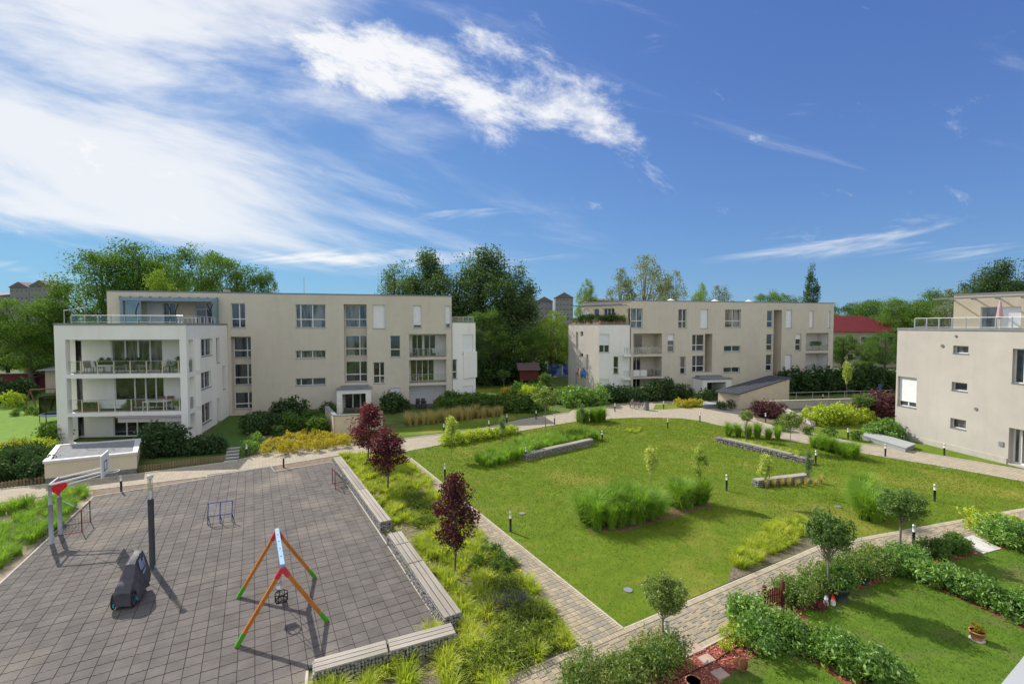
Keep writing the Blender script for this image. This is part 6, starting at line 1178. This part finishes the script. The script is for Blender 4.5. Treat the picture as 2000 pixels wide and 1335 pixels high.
put_split('rose_shrub', rose, line2((1535, 1188), (1612, 1156), .45, .12, 56, 2, .36) + line2((1625, 1150), (1735, 1110), .45, .12, 57, 2, .36), ['rose shrub right beside the small red gate', 'rose shrub left of the front garden tree trunk', 'rose shrub right of the front garden tree trunk', 'rose shrub close to the bowl planter'], 'rose shrubs along the footpath', 'shrub', (.62, .92), 0); put('laurel_shrub', laup, line2((1722, 1116), (1800, 1098), .5, .12, 58, 2, .36), 'laurel bush at the corner by the ball-headed tree', 'laurels at the garden corner', 'shrub', (.6, .85))
put_split('rose_shrub', rose, line2((1120, 1375), (1215, 1340), .42, .15, 59, 2, .36) + line2((1215, 1345), (1325, 1300), .40, .15, 60, 2, .4), ['rose shrub at the bottom edge, farthest left', 'rose shrub at the bottom edge, middle of the mass', 'rose shrub at the bottom edge, under the nearest ball-headed tree'], 'rose shrubs at the bottom edge', 'shrub', (.62, .9), 0)
put('green_shrub', gre, scatter(PG([(1790, 1085), (1860, 1060), (1900, 1075), (1840, 1095)]), 12, 61, .4), 'low green plant in the red mulch by the white slab', 'low plants by the white slab', 'shrub', (.45, .7)); put('lime_shrub', lime, line2((1905, 1042), (2010, 1055), .55, .15, 62, 2, .5), 'yellow-green bush at the right edge beside the footpath', 'yellow-green bushes at the right edge', 'shrub', (1.1, 1.6)); put('laurel_shrub', laup, line2((1940, 1062), (2060, 1085), .55, .15, 63, 2, .5), 'dense green bush at the right edge of the picture', 'dense bushes at the right edge', 'shrub', (1.0, 1.4)); put('lime_shrub', lime, scatter(PG([(1400, 1245), (1440, 1235), (1455, 1255), (1410, 1270)]), 7, 64, .35), 'small light green plant on the red mulch', 'small plants on the red mulch', 'shrub', (.4, .7)); put('laurel_shrub', laup, [G(1455, 1222), G(1462, 1232), G(1486, 1272), G(1470, 1215)], 'round laurel bush at the hedge end by the footpath', 'laurel bushes at the hedge end', 'shrub', (.7, 1.1))
def bark_chips(name, poly, n, seed):
    rng = np.random.default_rng(seed); xs = [p[0] for p in poly]; ys = [p[1] for p in poly]; X = rng.uniform(min(xs), max(xs), n); Y = rng.uniform(min(ys), max(ys), n); k = np_inpoly(X, Y, poly) & (Y > 10.5) & (np.abs(X) < Y * 1.15) & ~np_inpoly(X, Y, GARD1) & ~np_inpoly(X, Y, GARD2) & ~np_inpoly(X, Y, GARD3); P = np.stack((X[k], Y[k], .014 + .02 * rng.uniform(0, 1, k.sum())), 1); V, Fc, rn = leaves(P, .085, rng, 2.2, .35)
    tag(link(name, npmesh(name, V, Fc, leafmat('bark_chip', [(.12, .03, .02), (.22, .06, .04), (.32, .11, .08), (.40, .2, .16)], 0, .02, .6, 2), rn)), 'loose red bark chips', 'mulch', None, 'stuff')
bark_chips('bark_chips', [p for p in base[:2]] + [g2(2050, 1010), g2(2050, 1130), g2(1760, 1140), g2(1500, 1280), g2(1330, 1420), g2(1150, 1420)], 90000, 65)
# ---- garden things
TERR = mat('terracotta', (.40, .16, .075), (.48, .21, .10), rough=.85, ns=5); DKP = mat('dark_pot', (.035, .04, .05), (.06, .065, .075), rough=.5, ns=4)
def pot(label, loc, r_, h, m_, plant, ps, saucer=False, tip=None):
    o = thing('plant_pot', label, 'plant pot', loc); q = MB(); q.lathe([(r_ * .62, .02), (r_ * .95, h * .85), (r_ * 1.05, h * .86), (r_ * 1.05, h), (r_ * .9, h), (r_ * .88, h * .9), (.01, h * .88)], n=18); q.build('pot', m_, o, True, True)
    q = MB(); q.lathe([(r_ * .9, h * .895), (.01, h * .9)], n=18); q.build('soil', SOIL, o, True)
    if saucer: q = MB(); q.lathe([(r_ * .9, 0), (r_ * 1.0, .05), (.01, .05)], n=18); q.build('saucer', CONC, o, True, True)
    if plant: f = link('plant', plant, o, True); f.location = (0, 0, h * .88); f.scale = (ps, ps, ps)
    if tip: o.rotation_euler = tip
    return o
pot('round terracotta pot with small flowers on the garden lawn', G(1908, 1250), .19, .30, TERR, org[0], .26, True); pot('large dark pot with bushy plant under the front garden tree', G(1641, 1172), .27, .48, DKP, gre[0], .75); pot('shallow dark bowl planter in the rose bed', G(1728, 1118), .32, .22, DKP, gre[1], .5); pot('tipped terracotta pot lying on the red mulch', G(1436, 1290, .2), .16, .28, TERR, None, 1, tip=(R(72), 0, R(25))); pot('terracotta pot half hidden at the bottom shrubs', G(1354, 1350), .2, .3, TERR, None, 1); pot('upright grey pot behind the garden lawn', G(1690, 1142), .15, .4, DKP, gre[1], .4)
put('flowering_plant', [shrub_mesh('flowering_plant', 130, (.3, .3, .2), 30, 10, .12, .07, L_PINK)], [G(1598, 1190), G(1606, 1186)], 'pink flowering plant at the garden lawn edge', 'pink flowers at the lawn edge', 'flowers', (.6, .85))
for p, t in (((1613, 1181), 'white'), ((1627, 1181), 'red-capped')):
    c = G(*p); o = thing('garden_figure', 'small %s garden ornament under the ball-headed tree' % t, 'ornament', c); q = MB(); q.lathe([(.07, 0), (.08, .1), (.05, .18), (.06, .24), (.01, .26)], n=10); q.build('body', WHP, o, True, True); q = MB(); q.lathe([(.07, .22), (.05, .28), (.01, .36)], n=10); q.build('cap', MATS['red_foam'] if 'red' in t else WHP, o, True, True)
for p, t in (((1358, 1268), 'farthest'), ((1380, 1289), 'middle'), ((1406, 1318), 'nearest')):
    c = G(*p); q = MB(); q.box((c.x, c.y, .03), (.40, .30, .06), R(24)); tag(q.build('stepping_stone', mat('pink_slab', (.42, .30, .24), (.5, .37, .3), ns=4, rough=.9)), 'square pinkish stepping stone on the mulch, %s of three' % t, 'stepping stone', 'stepping stones on the mulch')
q = MB(); pts = [G(*p) for p in ((1290, 1342), (1345, 1316), (1400, 1290), (1432, 1268), (1465, 1252))]; q.tube([p + Z3 * .03 for p in pts], .016, 6); tag(q.build('hose', BLACK), 'thin black hose across the red mulch', 'hose')
GT = thing('garden_gate', 'small dark red slatted gate at the near hedge', 'gate', G(1512, 1190)); RDW = mat('redbrown_wood', (.10, .022, .015), (.15, .035, .025), rough=.7, ns=6); ga, gb = G(1492, 1196), G(1528, 1186)
for p in (ga, gb): q = MB(); q.beam(p, p + Z3 * .92, .09, .09); q.build('post', RDW, GT)
for i in range(8): p = ga.lerp(gb, (i + .6) / 8.2); q = MB(); q.beam(p + Z3 * .1, p + Z3 * (.62 + .16 * math.sin(i / 7 * math.pi)), .045, .02); q.build('slat', RDW, GT)
q = MB(); q.beam(ga + Z3 * .2, gb + Z3 * .2, .02, .05); q.beam(ga + Z3 * .52, gb + Z3 * .52, .02, .05); q.build('rail', RDW, GT)
WSL = [Vector(G(*p)[:2]) for p in ((1862, 1056), (1900, 1046), (1956, 1072), (1920, 1082))]; q = MB(); q.prism(WSL, 0, .045, bottom=False); tag(q.build('garden_path', mat('white_slab', (.55, .53, .50), (.62, .6, .57), ns=3, rough=.9)), 'pale slab path into the right-hand garden', kind='structure')
for i in range(4): c = G(1545 + i * 9, 1215 + i * 5); q = MB(); q.box((c.x, c.y, .03), (.34, .12, .06), R(24)); tag(q.build('edge_stone', CONC), 'pale edging stone behind the garden gate', 'stone', 'edging stones behind the gate')
# ================================================================== balcony things, left garden, far background
def chair(label, loc, rz, m_, group=None):
    o = thing('balcony_chair', label, 'chair', loc, rz, group); q = MB(); q.box((0, 0, .44), (.48, .48, .04)); q.build('seat', m_, o, True); q = MB(); q.hexa([(-.24, .22, .46), (.24, .22, .46), (.24, .26, .46), (-.24, .26, .46), (-.24, .36, 1.0), (.24, .36, 1.0), (.24, .40, 1.0), (-.24, .40, 1.0)]); q.build('backrest', m_, o, True)
    for x in (-.21, .21):
        for y in (-.2, .22): q = MB(); q.beam((x, y, 0), (x, y, .44), .035); q.build('leg', DARK, o, True)
def table(label, loc, rz, w, dp, m_, group=None, z=.74):
    o = thing('balcony_table', label, 'table', loc, rz, group); q = MB(); q.box((0, 0, z), (w, dp, .05)); q.build('tabletop', m_, o, True)
    for x in (-w / 2 + .05, w / 2 - .05):
        for y in (-dp / 2 + .05, dp / 2 - .05): q = MB(); q.beam((x, y, 0), (x, y, z - .02), .05); q.build('leg', m_, o, True)
GRW = mat('grey_furniture', (.22, .20, .19), (.3, .28, .26), ns=5); BRW = mat('brown_furniture', (.14, .075, .05), (.2, .11, .07), ns=5)
za = math.atan2(FW.u.y, FW.u.x); z2, z1_ = rec[0][2], rec[1][2]
def planter(name, label, f, u, z, d, w, m_, plant, s, flower=None, h=.22):
    p = f.pt(u, z, d); o = thing(name, label, 'planter', p, math.atan2(f.u.y, f.u.x)); q = MB(); q.box((0, 0, h / 2), (w, .24, h)); q.build('box', m_, o, True)
    for i in range(max(1, int(w / .45))):
        k = link('plant', plant, o, True); k.location = (-w / 2 + (i + .5) * w / max(1, int(w / .45)), 0, h * .7); k.scale = (s, s, s)
    if flower:
        for i in range(max(1, int(w / .4))): k = link('flowers', flower, o, True); k.location = (-w / 2 + (i + .5) * w / max(1, int(w / .4)), 0, h + .5 * s); k.scale = (s * .8,) * 3
pinkm = bpy.data.meshes['flowering_plant']
for u, t in ((3.35, 'left'), (4.75, 'middle'), (6.15, 'right')): planter('flower_box', 'flower box with pink blooms on the upper balcony rail, %s of three' % t, FW, u, z2 + .72, -.42, 1.05, BLACK, gre[0], .42, pinkm)
for k, (u, a, m_) in enumerate(((2.5, 2.4, DARK), (1.6, 1.0, GRW), (5.6, .4, GRW), (7.4, -.5, GRW))): chair('folding chair on the upper balcony, ' + ('left of the flower boxes', 'leftmost by the pillar', 'behind the right flower box', 'rightmost of the row')[k], FW.pt(u, z2, -1.15), za + a, m_, 'chairs on the upper balcony')
table('low dark table behind the flower boxes', FW.pt(4.0, z2, -1.2), za, 1.1, .7, GRW, None, .5); table('small table at the right end of the upper balcony', FW.pt(8.2, z2, -1.2), za, .7, .5, DARK, None, .5)
planter('planter_box', 'brown planter box at the left of the lower balcony', FW, 1.9, z1_, -.6, 1.4, BRW, gre[1], .5, None, .4); planter('planter_box', 'square dark planter in the middle of the lower balcony', FW, 4.9, z1_, -.7, .5, DARK, gre[0], .6, None, .4); planter('planter_box', 'small planter at the right end of the lower balcony', FW, 8.6, z1_, -.9, .45, CONC, lau[0], .7, None, .35); planter('planter_box', 'tall potted plant at the right of the upper balcony', FW, 8.75, z2, -.9, .4, CONC, gre[0], 1.0, None, .45)
o = thing('outdoor_sofa', 'pale outdoor sofa on the lower balcony', 'sofa', FW.pt(3.1, z1_, -1.3), za); q = MB(); q.box((0, 0, .3), (1.9, .7, .22)); q.build('seat', FRAME, o, True); q = MB(); q.box((0, .32, .58), (1.9, .12, .4)); q.build('backrest', FRAME, o, True); q = MB(); [q.box((x, y, .1), (.06, .06, .2)) for x in (-.9, .9) for y in (-.3, .3)]; q.build('feet', DARK, o, True)
table('white dining table on the lower balcony', FW.pt(6.9, z1_, -.95), za, 1.9, .8, FRAME)
for k, (u, d, a) in enumerate(((5.7, -1.0, 1.5), (6.6, -1.6, 0), (7.3, -1.6, 0), (8.4, -1.0, -1.4))): chair('dark chair at the white dining table, ' + ('left end', 'back left', 'back right', 'right end')[k], FW.pt(u, z1_, d), za + a, BRW, 'chairs at the white table')
for k, (u, d) in enumerate(((2.7, 2.6), (5.0, 2.6), (5.9, 2.4), (8.4, 2.6), (8.9, 2.5))):
    q = MB(); p = F0.pt(u + 1.2, WH + .06, d); s_ = 1 if k % 2 else -1; q.tube([p + F0.u.to_3d() * (s_ * .28 * math.sin(t * math.pi)) + Z3 * (1.95 * t) for t in [i / 8 for i in range(9)]], .045, 6); tag(q.build('curved_pole', BLACK), 'curved black parasol frame on the left terrace, number %s from the left' % ('one', 'two', 'three', 'four', 'five')[k], 'parasol frame', 'curved frames on the left terrace')
table('low white table on the left roof terrace', F0.pt(8.0, WH + .06, 2.6), math.atan2(F0.u.y, F0.u.x), 1.6, .8, FRAME, None, .55)
q = MB(); p = FW.pt(.55, WH + .05, -.3); q.tube([p, p + Z3 * 1.0, p + Z3 * 1.25 + FW.u.to_3d() * 1.3 - FW.n.to_3d() * .3], .035, 6); q.tube([p + Z3 * .9 + FW.u.to_3d() * 1.3 - FW.n.to_3d() * .3, p + Z3 * 2.0 + FW.u.to_3d() * 1.2 - FW.n.to_3d() * .3], .02, 6); tag(q.build('lightning_mast', STEEL), 'bent grey pipe at the terrace corner', 'pipe')
# loggia things
def lpt(f, r, t, d): return f.pt(r[0] + (r[1] - r[0]) * t, r[2], -d)
table('brown table in the upper loggia of the left building', lpt(F0, lg[0], .35, .9), math.atan2(F0.u.y, F0.u.x), 1.3, .7, BRW); chair('pale chair in the upper loggia of the left building', lpt(F0, lg[0], .72, .9), 2.5, FRAME); chair('dark chair in the upper loggia, left of the table', lpt(F0, lg[0], .1, .9), -1.2, GRW)
table('dark table on the ground terrace of the left building', lpt(F0, lg[2], .3, .3) + F0.n.to_3d() * 1.2, .25, 1.2, .7, DARK); chair('dark garden chair on the ground terrace, left', lpt(F0, lg[2], .22, -.6), .2, DARK); chair('dark garden chair on the ground terrace, right', lpt(F0, lg[2], .36, -.6), .2, DARK)
table('white table in the upper loggia of the middle building', lpt(F2, lgA[0], .42, .7), .23, 1.8, .8, FRAME); chair('chair in the middle loggia of the middle building', lpt(F2, lgA[1], .85, .8), 1., GRW)
planter('planter_box', 'row of plants on the right upper loggia', F2, (lgB[0][0] + lgB[0][1]) / 2, lgB[0][2] + .75, -.3, 1.8, DARK, gre[0], .5); chair('dark chair in the right middle loggia', lpt(F2, lgB[1], .7, .8), .6, DARK)
# roof terrace planting of building two
for k, (f, u, s_) in enumerate(((FU, 1.0, 1.0), (FU, 3.0, 1.1), (FU, 5.2, 1.2), (FU, 7.2, .9), (FV, .5, 1.0), (FV, 1.7, 1.3), (FV, 2.9, 1.4))):
    p = f.pt(u, 9.67, -.55); o = thing('terrace_planter', 'terracotta trough with green bush on the roof terrace, number %s from the left' % ('one', 'two', 'three', 'four', 'five', 'six', 'seven')[k], 'planter', p, math.atan2(f.u.y, f.u.x), 'planters on the roof terrace'); q = MB(); q.box((0, 0, .2), (1.1, .4, .4)); q.build('trough', TERR, o, True)
    for x in (-.3, .3): g = link('bush', dkb[k % 2] if k % 3 else gre[0], o, True); g.location = (x, 0, .32); g.scale = (.62 * s_,) * 3
# flags on the sunlit wing
fr, fz = FU.px(1166, 739)
for k, (x, y, cols) in enumerate(((1143, 722, ((.5, .05, .06), (.7, .7, .7), (.06, .28, .1))), (1152, 722, ((.08, .16, .5),)))):
    u, z = FU.px(x, y); o = thing('wall_flag', ('red white and green flag on the sunlit wing', 'blue flag on the sunlit wing')[k], 'flag', FU.pt(u, z, 0)); ex = FU.pt(u - .7, z + .55, 1.0); q = MB(); q.tube([FU.pt(u + .4, z - .7, 0), ex], .02, 6); q.build('pole', FRAME, o)
    n = len(cols); nm = ['top_stripe', 'middle_stripe', 'bottom_stripe'] if n == 3 else ['cloth']
    for i, c in enumerate(cols):
        q = MB(); w = .6 / n; 
        for j in range(6):
            pa = lambda t, s_: ex + (FU.pt(u + .4, z - .7, 0) - ex) * (.1 + .4 * (i + s_) / n) + Vector((.05 * math.sin(t * 7 + i), .05 * math.cos(t * 6), -1.3 * t))
            q.quad(pa(j / 6, 0), pa(j / 6, 1), pa((j + 1) / 6, 1), pa((j + 1) / 6, 0))
        q.build(nm[i], mat('flag_%d_%d' % (k, i), c, tuple(v * 1.1 for v in c), ns=4, rough=.8), o)
# ---- left garden: dark red wall, swing frame, trampoline
o = thing('boundary_wall', 'dark red boundary wall beyond the left lawn', 'wall', G(50, 766)); a, b = G(-60, 765), G(112, 762); q = MB(); d = (b - a).normalized(); n_ = Vector((-d.y, d.x, 0)) * .15; q.hexa([a - n_, b - n_, b + n_, a + n_, a - n_ + Z3 * 2.5, b - n_ + Z3 * 2.5, b + n_ + Z3 * 2.5, a + n_ + Z3 * 2.5]); q.build('wall_body', mat('dark_red_wall', (.10, .02, .028), (.14, .03, .038), ns=2, rough=.9), o); q = MB(); q.beam(a + Z3 * 2.56, b + Z3 * 2.56, .4, .12); q.build('coping', PLINTH, o)
o = thing('garden_swing', 'brown timber swing frame on the left lawn', 'swing', G(62, 803)); a, b = G(60, 803), G(112, 800); q = MB(); h = 2.4
for p in (a, b):
    for s_ in (-1, 1): q = MB(); q.beam(p + Vector((s_ * .75, 0, 0)), p + Z3 * h, .1); q.build('leg', BRW, o)
q = MB(); q.beam(a + Z3 * h, b + Z3 * h, .12); q.build('top_beam', BRW, o)
for t in (.4, .75): q = MB(); p = a.lerp(b, t); q.beam(p + Z3 * h, p + Z3 * .5, .015); q.beam(p + Z3 * h + Vector((.4, 0, 0)), p + Z3 * .5 + Vector((.4, 0, 0)), .015); q.box(p + Z3 * .48 + Vector((.2, 0, 0)), (.45, .18, .04)); q.build('swing_seat', DARK, o)
tp = G(120, 822); o = thing('trampoline', 'trampoline with dark net half hidden by the white block', 'trampoline', tp); q = MB(); q.lathe([(1.5, .7), (1.55, .78), (1.5, .86), (1.2, .87), (.01, .85)], n=24); q.build('bed', mat('trampoline_blue', (.2, .26, .42), (.26, .32, .5), ns=4), o, True, True); q = MB()
for i in range(8): a0 = i * math.pi / 4; q.tube([(math.cos(a0) * 1.5, math.sin(a0) * 1.5, 0), (math.cos(a0) * 1.5, math.sin(a0) * 1.5, 2.6)], .03, 6)
q.build('pole', DARK, o, True); q = MB(); q.tube([(0, 0, .9), (0, 0, 2.5)], 1.48, 24, caps=False); q.build('net', glassmat('dark_net', (.3, .3, .3), .02), o, True)
put('dark_shrub', dkb, line2((-40, 792), (60, 778), 1.6, .5, 70, 2, 1.4), 'garden bush at the end of the left lawn', 'bushes at the end of the left lawn', 'shrub', (1.2, 2.0)); put('green_shrub', gre, [G(30, 812), G(58, 808), G(76, 810), G(40, 800)], 'small young bush on the left lawn', 'young bushes on the left lawn', 'shrub', (.6, 1.0)); put('lime_shrub', lime, [G(20, 795), G(30, 792)], 'pale variegated bush on the left lawn', 'pale bushes on the left lawn', 'shrub', (2., 2.8))
# ---- between the buildings: blue screen, playhouse
BLU = mat('blue_sheet', (.03, .06, .35), (.25, .32, .6), ns=.9, rough=.8, ramp=(.45, .6))
for k in range(7): a, b = G(925 + 29 * k, 737), G(953 + 29 * k, 737); q = MB(); q.hexa([a + Vector((0, 0, .3)), b + Vector((0, 0, .3)), b + Vector((0, .1, .3)), a + Vector((0, .1, .3)), a + Vector((0, 0, 2.5)), b + Vector((0, 0, 2.5)), b + Vector((0, .1, 2.5)), a + Vector((0, .1, 2.5))]); tag(q.build('blue_screen', BLU), 'blue fence screen behind the trees between the buildings', 'screen', 'blue screens between the buildings')
o = thing('playhouse', 'dark red timber playhouse between the two buildings', 'playhouse', G(1030, 752)); RDB = mat('barn_red', (.12, .03, .022), (.16, .042, .03), ns=4); c = G(1030, 752)
q = MB(); q.box(c + Z3 * 1.7, (3.0, 2.4, 1.6), .2); q.build('cabin', RDB, o); q = MB(); q.add([(-1.8, -1.5, 2.5), (1.8, -1.5, 2.5), (1.8, 1.5, 2.5), (-1.8, 1.5, 2.5), (-1.8, 0, 3.6), (1.8, 0, 3.6)], [(0, 1, 5, 4), (2, 3, 4, 5), (1, 2, 5), (3, 0, 4), (0, 3, 2, 1)]); r_ = q.build('roof', mat('playhouse_roof', (.10, .07, .07), (.14, .1, .1), ns=4), o, True); r_.rotation_euler = (0, 0, .2)
for x in (-1.3, 1.3): q = MB(); q.box(c + Vector((x, -.9, .45)), (.14, .14, .9)); q.build('stilt', RDB, o)
q = MB(); q.beam(c + Vector((1.5, -.6, 1.6)), c + Vector((4.0, -1.2, .1)), .7, .05); q.build('slide', MATS['goal_red'], o)
# ---- red-roofed houses
def house(label, cx, y, w, dp, zw, zr_, rz, rm, wm, nwin=5, gab=False, name='house', floors=2):
    o = thing(name, label, 'house', (cx, y, 0), rz); q = MB(); q.box((0, 0, zw / 2), (w, dp, zw)); q.build('wall', wm, o, True); e = .7; q = MB(); r_ = 0 if gab else dp / 2
    q.add([(-w / 2 - e, -dp / 2 - e, zw), (w / 2 + e, -dp / 2 - e, zw), (w / 2 + e, dp / 2 + e, zw), (-w / 2 - e, dp / 2 + e, zw), *(((0, -dp / 2 - e, zr_), (0, dp / 2 + e, zr_)) if gab == 'front' else ((-w / 2 + r_, 0, zr_), (w / 2 - r_, 0, zr_)))], [(0, 1, 4), (1, 2, 5, 4), (2, 3, 5), (3, 0, 4, 5), (0, 3, 2, 1)] if gab == 'front' else [(0, 1, 5, 4), (2, 3, 4, 5), (1, 2, 5), (3, 0, 4), (0, 3, 2, 1)]); q.build('roof', rm, o, True)
    for fl in range(floors):
        for i in range(nwin):
            x = -w / 2 + (i + .5) * w / nwin; z = zw * (fl + .55) / floors; q = MB(); q.box((x, -dp / 2 - .01, z), (1.3, .08, 1.4)); k = q.build('window', FRAME if name == 'house' else wm, o, True); q = MB(); q.box((x, -dp / 2 - .05, z), (1.1, .04, 1.2)); q.build('pane', PANES[0], k, True)
    return o
REDT = mat('red_tiles', (.12, .013, .016), (.16, .02, .022), rough=.8, ns=2, extra=brick(3, .35, .03, .8, 0)); PINKW = mat('house_wall', (.46, .38, .30), (.52, .43, .35), ns=1)
house('house with dark red hipped roof right of the middle building', 80, 112, 22, 13, 8.1, 11.8, R(-8), REDT, PINKW, 8); house('second red-roofed house nearer the right building', 104, 124, 18, 12, 8.2, 11.8, R(-14), REDT, PINKW, 5)
house('low brown-roofed house beyond the left garden', -92, 98, 14, 9, 3.6, 6.0, R(10), mat('brown_tiles', (.13, .075, .06), (.18, .1, .08), ns=2), PINKW, 3, True, floors=1); house('pale flat shed roof beyond the left trees', -62, 68, 8, 6, 3.2, 3.9, R(8), mat('pale_sheet', (.4, .39, .37), (.47, .46, .44), ns=2), PINKW, 2, True, floors=1)
# ---- far blocks of flats
GRYW = mat('far_flat_wall', (.24, .23, .235), (.28, .27, .275), ns=.05); DKR = mat('far_roof', (.13, .11, .12), (.17, .15, .16), ns=.1)
def block(label, px, ty, wpx, d, gab=True, nw=5, nf=4):
    w = wpx / 900 * d; zt = H + (635 - ty) / 900 * d; zw = zt - w * (.30 if gab else .08); house(label, (px - 1000) / 900 * d, d, w, w * .9, zw, zt, 0, DKR, GRYW, nw, 'front' if gab else True, 'block_of_flats', nf)
block('far gabled block of flats left of the gap', 1062, 580, 32, 420, True, 4, 7); block('far gabled block of flats in the gap middle', 1100, 572, 34, 400, True, 5, 8); block('far gabled block of flats half behind trees', 1025, 572, 34, 440, True, 4, 7); block('far long block left of the silvery trees', 1170, 583, 60, 450, False, 9, 7); block('far gabled block at the left horizon', 100, 549, 40, 330, True, 5, 7); block('far gabled block second at the left horizon', 58, 552, 36, 340, True, 4, 7); block('far long dark roof at the left edge', 5, 572, 90, 360, False, 10, 6); block('far block between the two tree groups', 690, 600, 60, 500, False, 8, 6)
# ---- far wood reading as one mass
rng = np.random.default_rng(77); n = 2600; X = rng.uniform(-330, 340, n); Y = rng.uniform(120, 270, n); Zc = rng.uniform(2.5, 9.2, n) * (.75 + .35 * np.sin(X * .07 + Y * .05)); ok = ~((X > 55) & (X < 125) & (Y < 140)); P = np.repeat(np.stack((X, Y, Zc), 1)[ok], 16, 0); P = P + rng.normal(0, 1, P.shape) * np.array((2.2, 2.2, 1.5)); P[:, 2] = np.maximum(P[:, 2], .4)
V, Fc, rn = leaves(P, 1.25, rng, .5, .6); tag(link('far_wood', npmesh('far_wood', V, Fc, leafmat('leaf_far', [(.03, .055, .018), (.045, .08, .026), (.07, .11, .035), (.10, .14, .05)], .25, .03, .5, .04), rn)), 'continuous band of far green trees', 'wood', None, 'stuff')
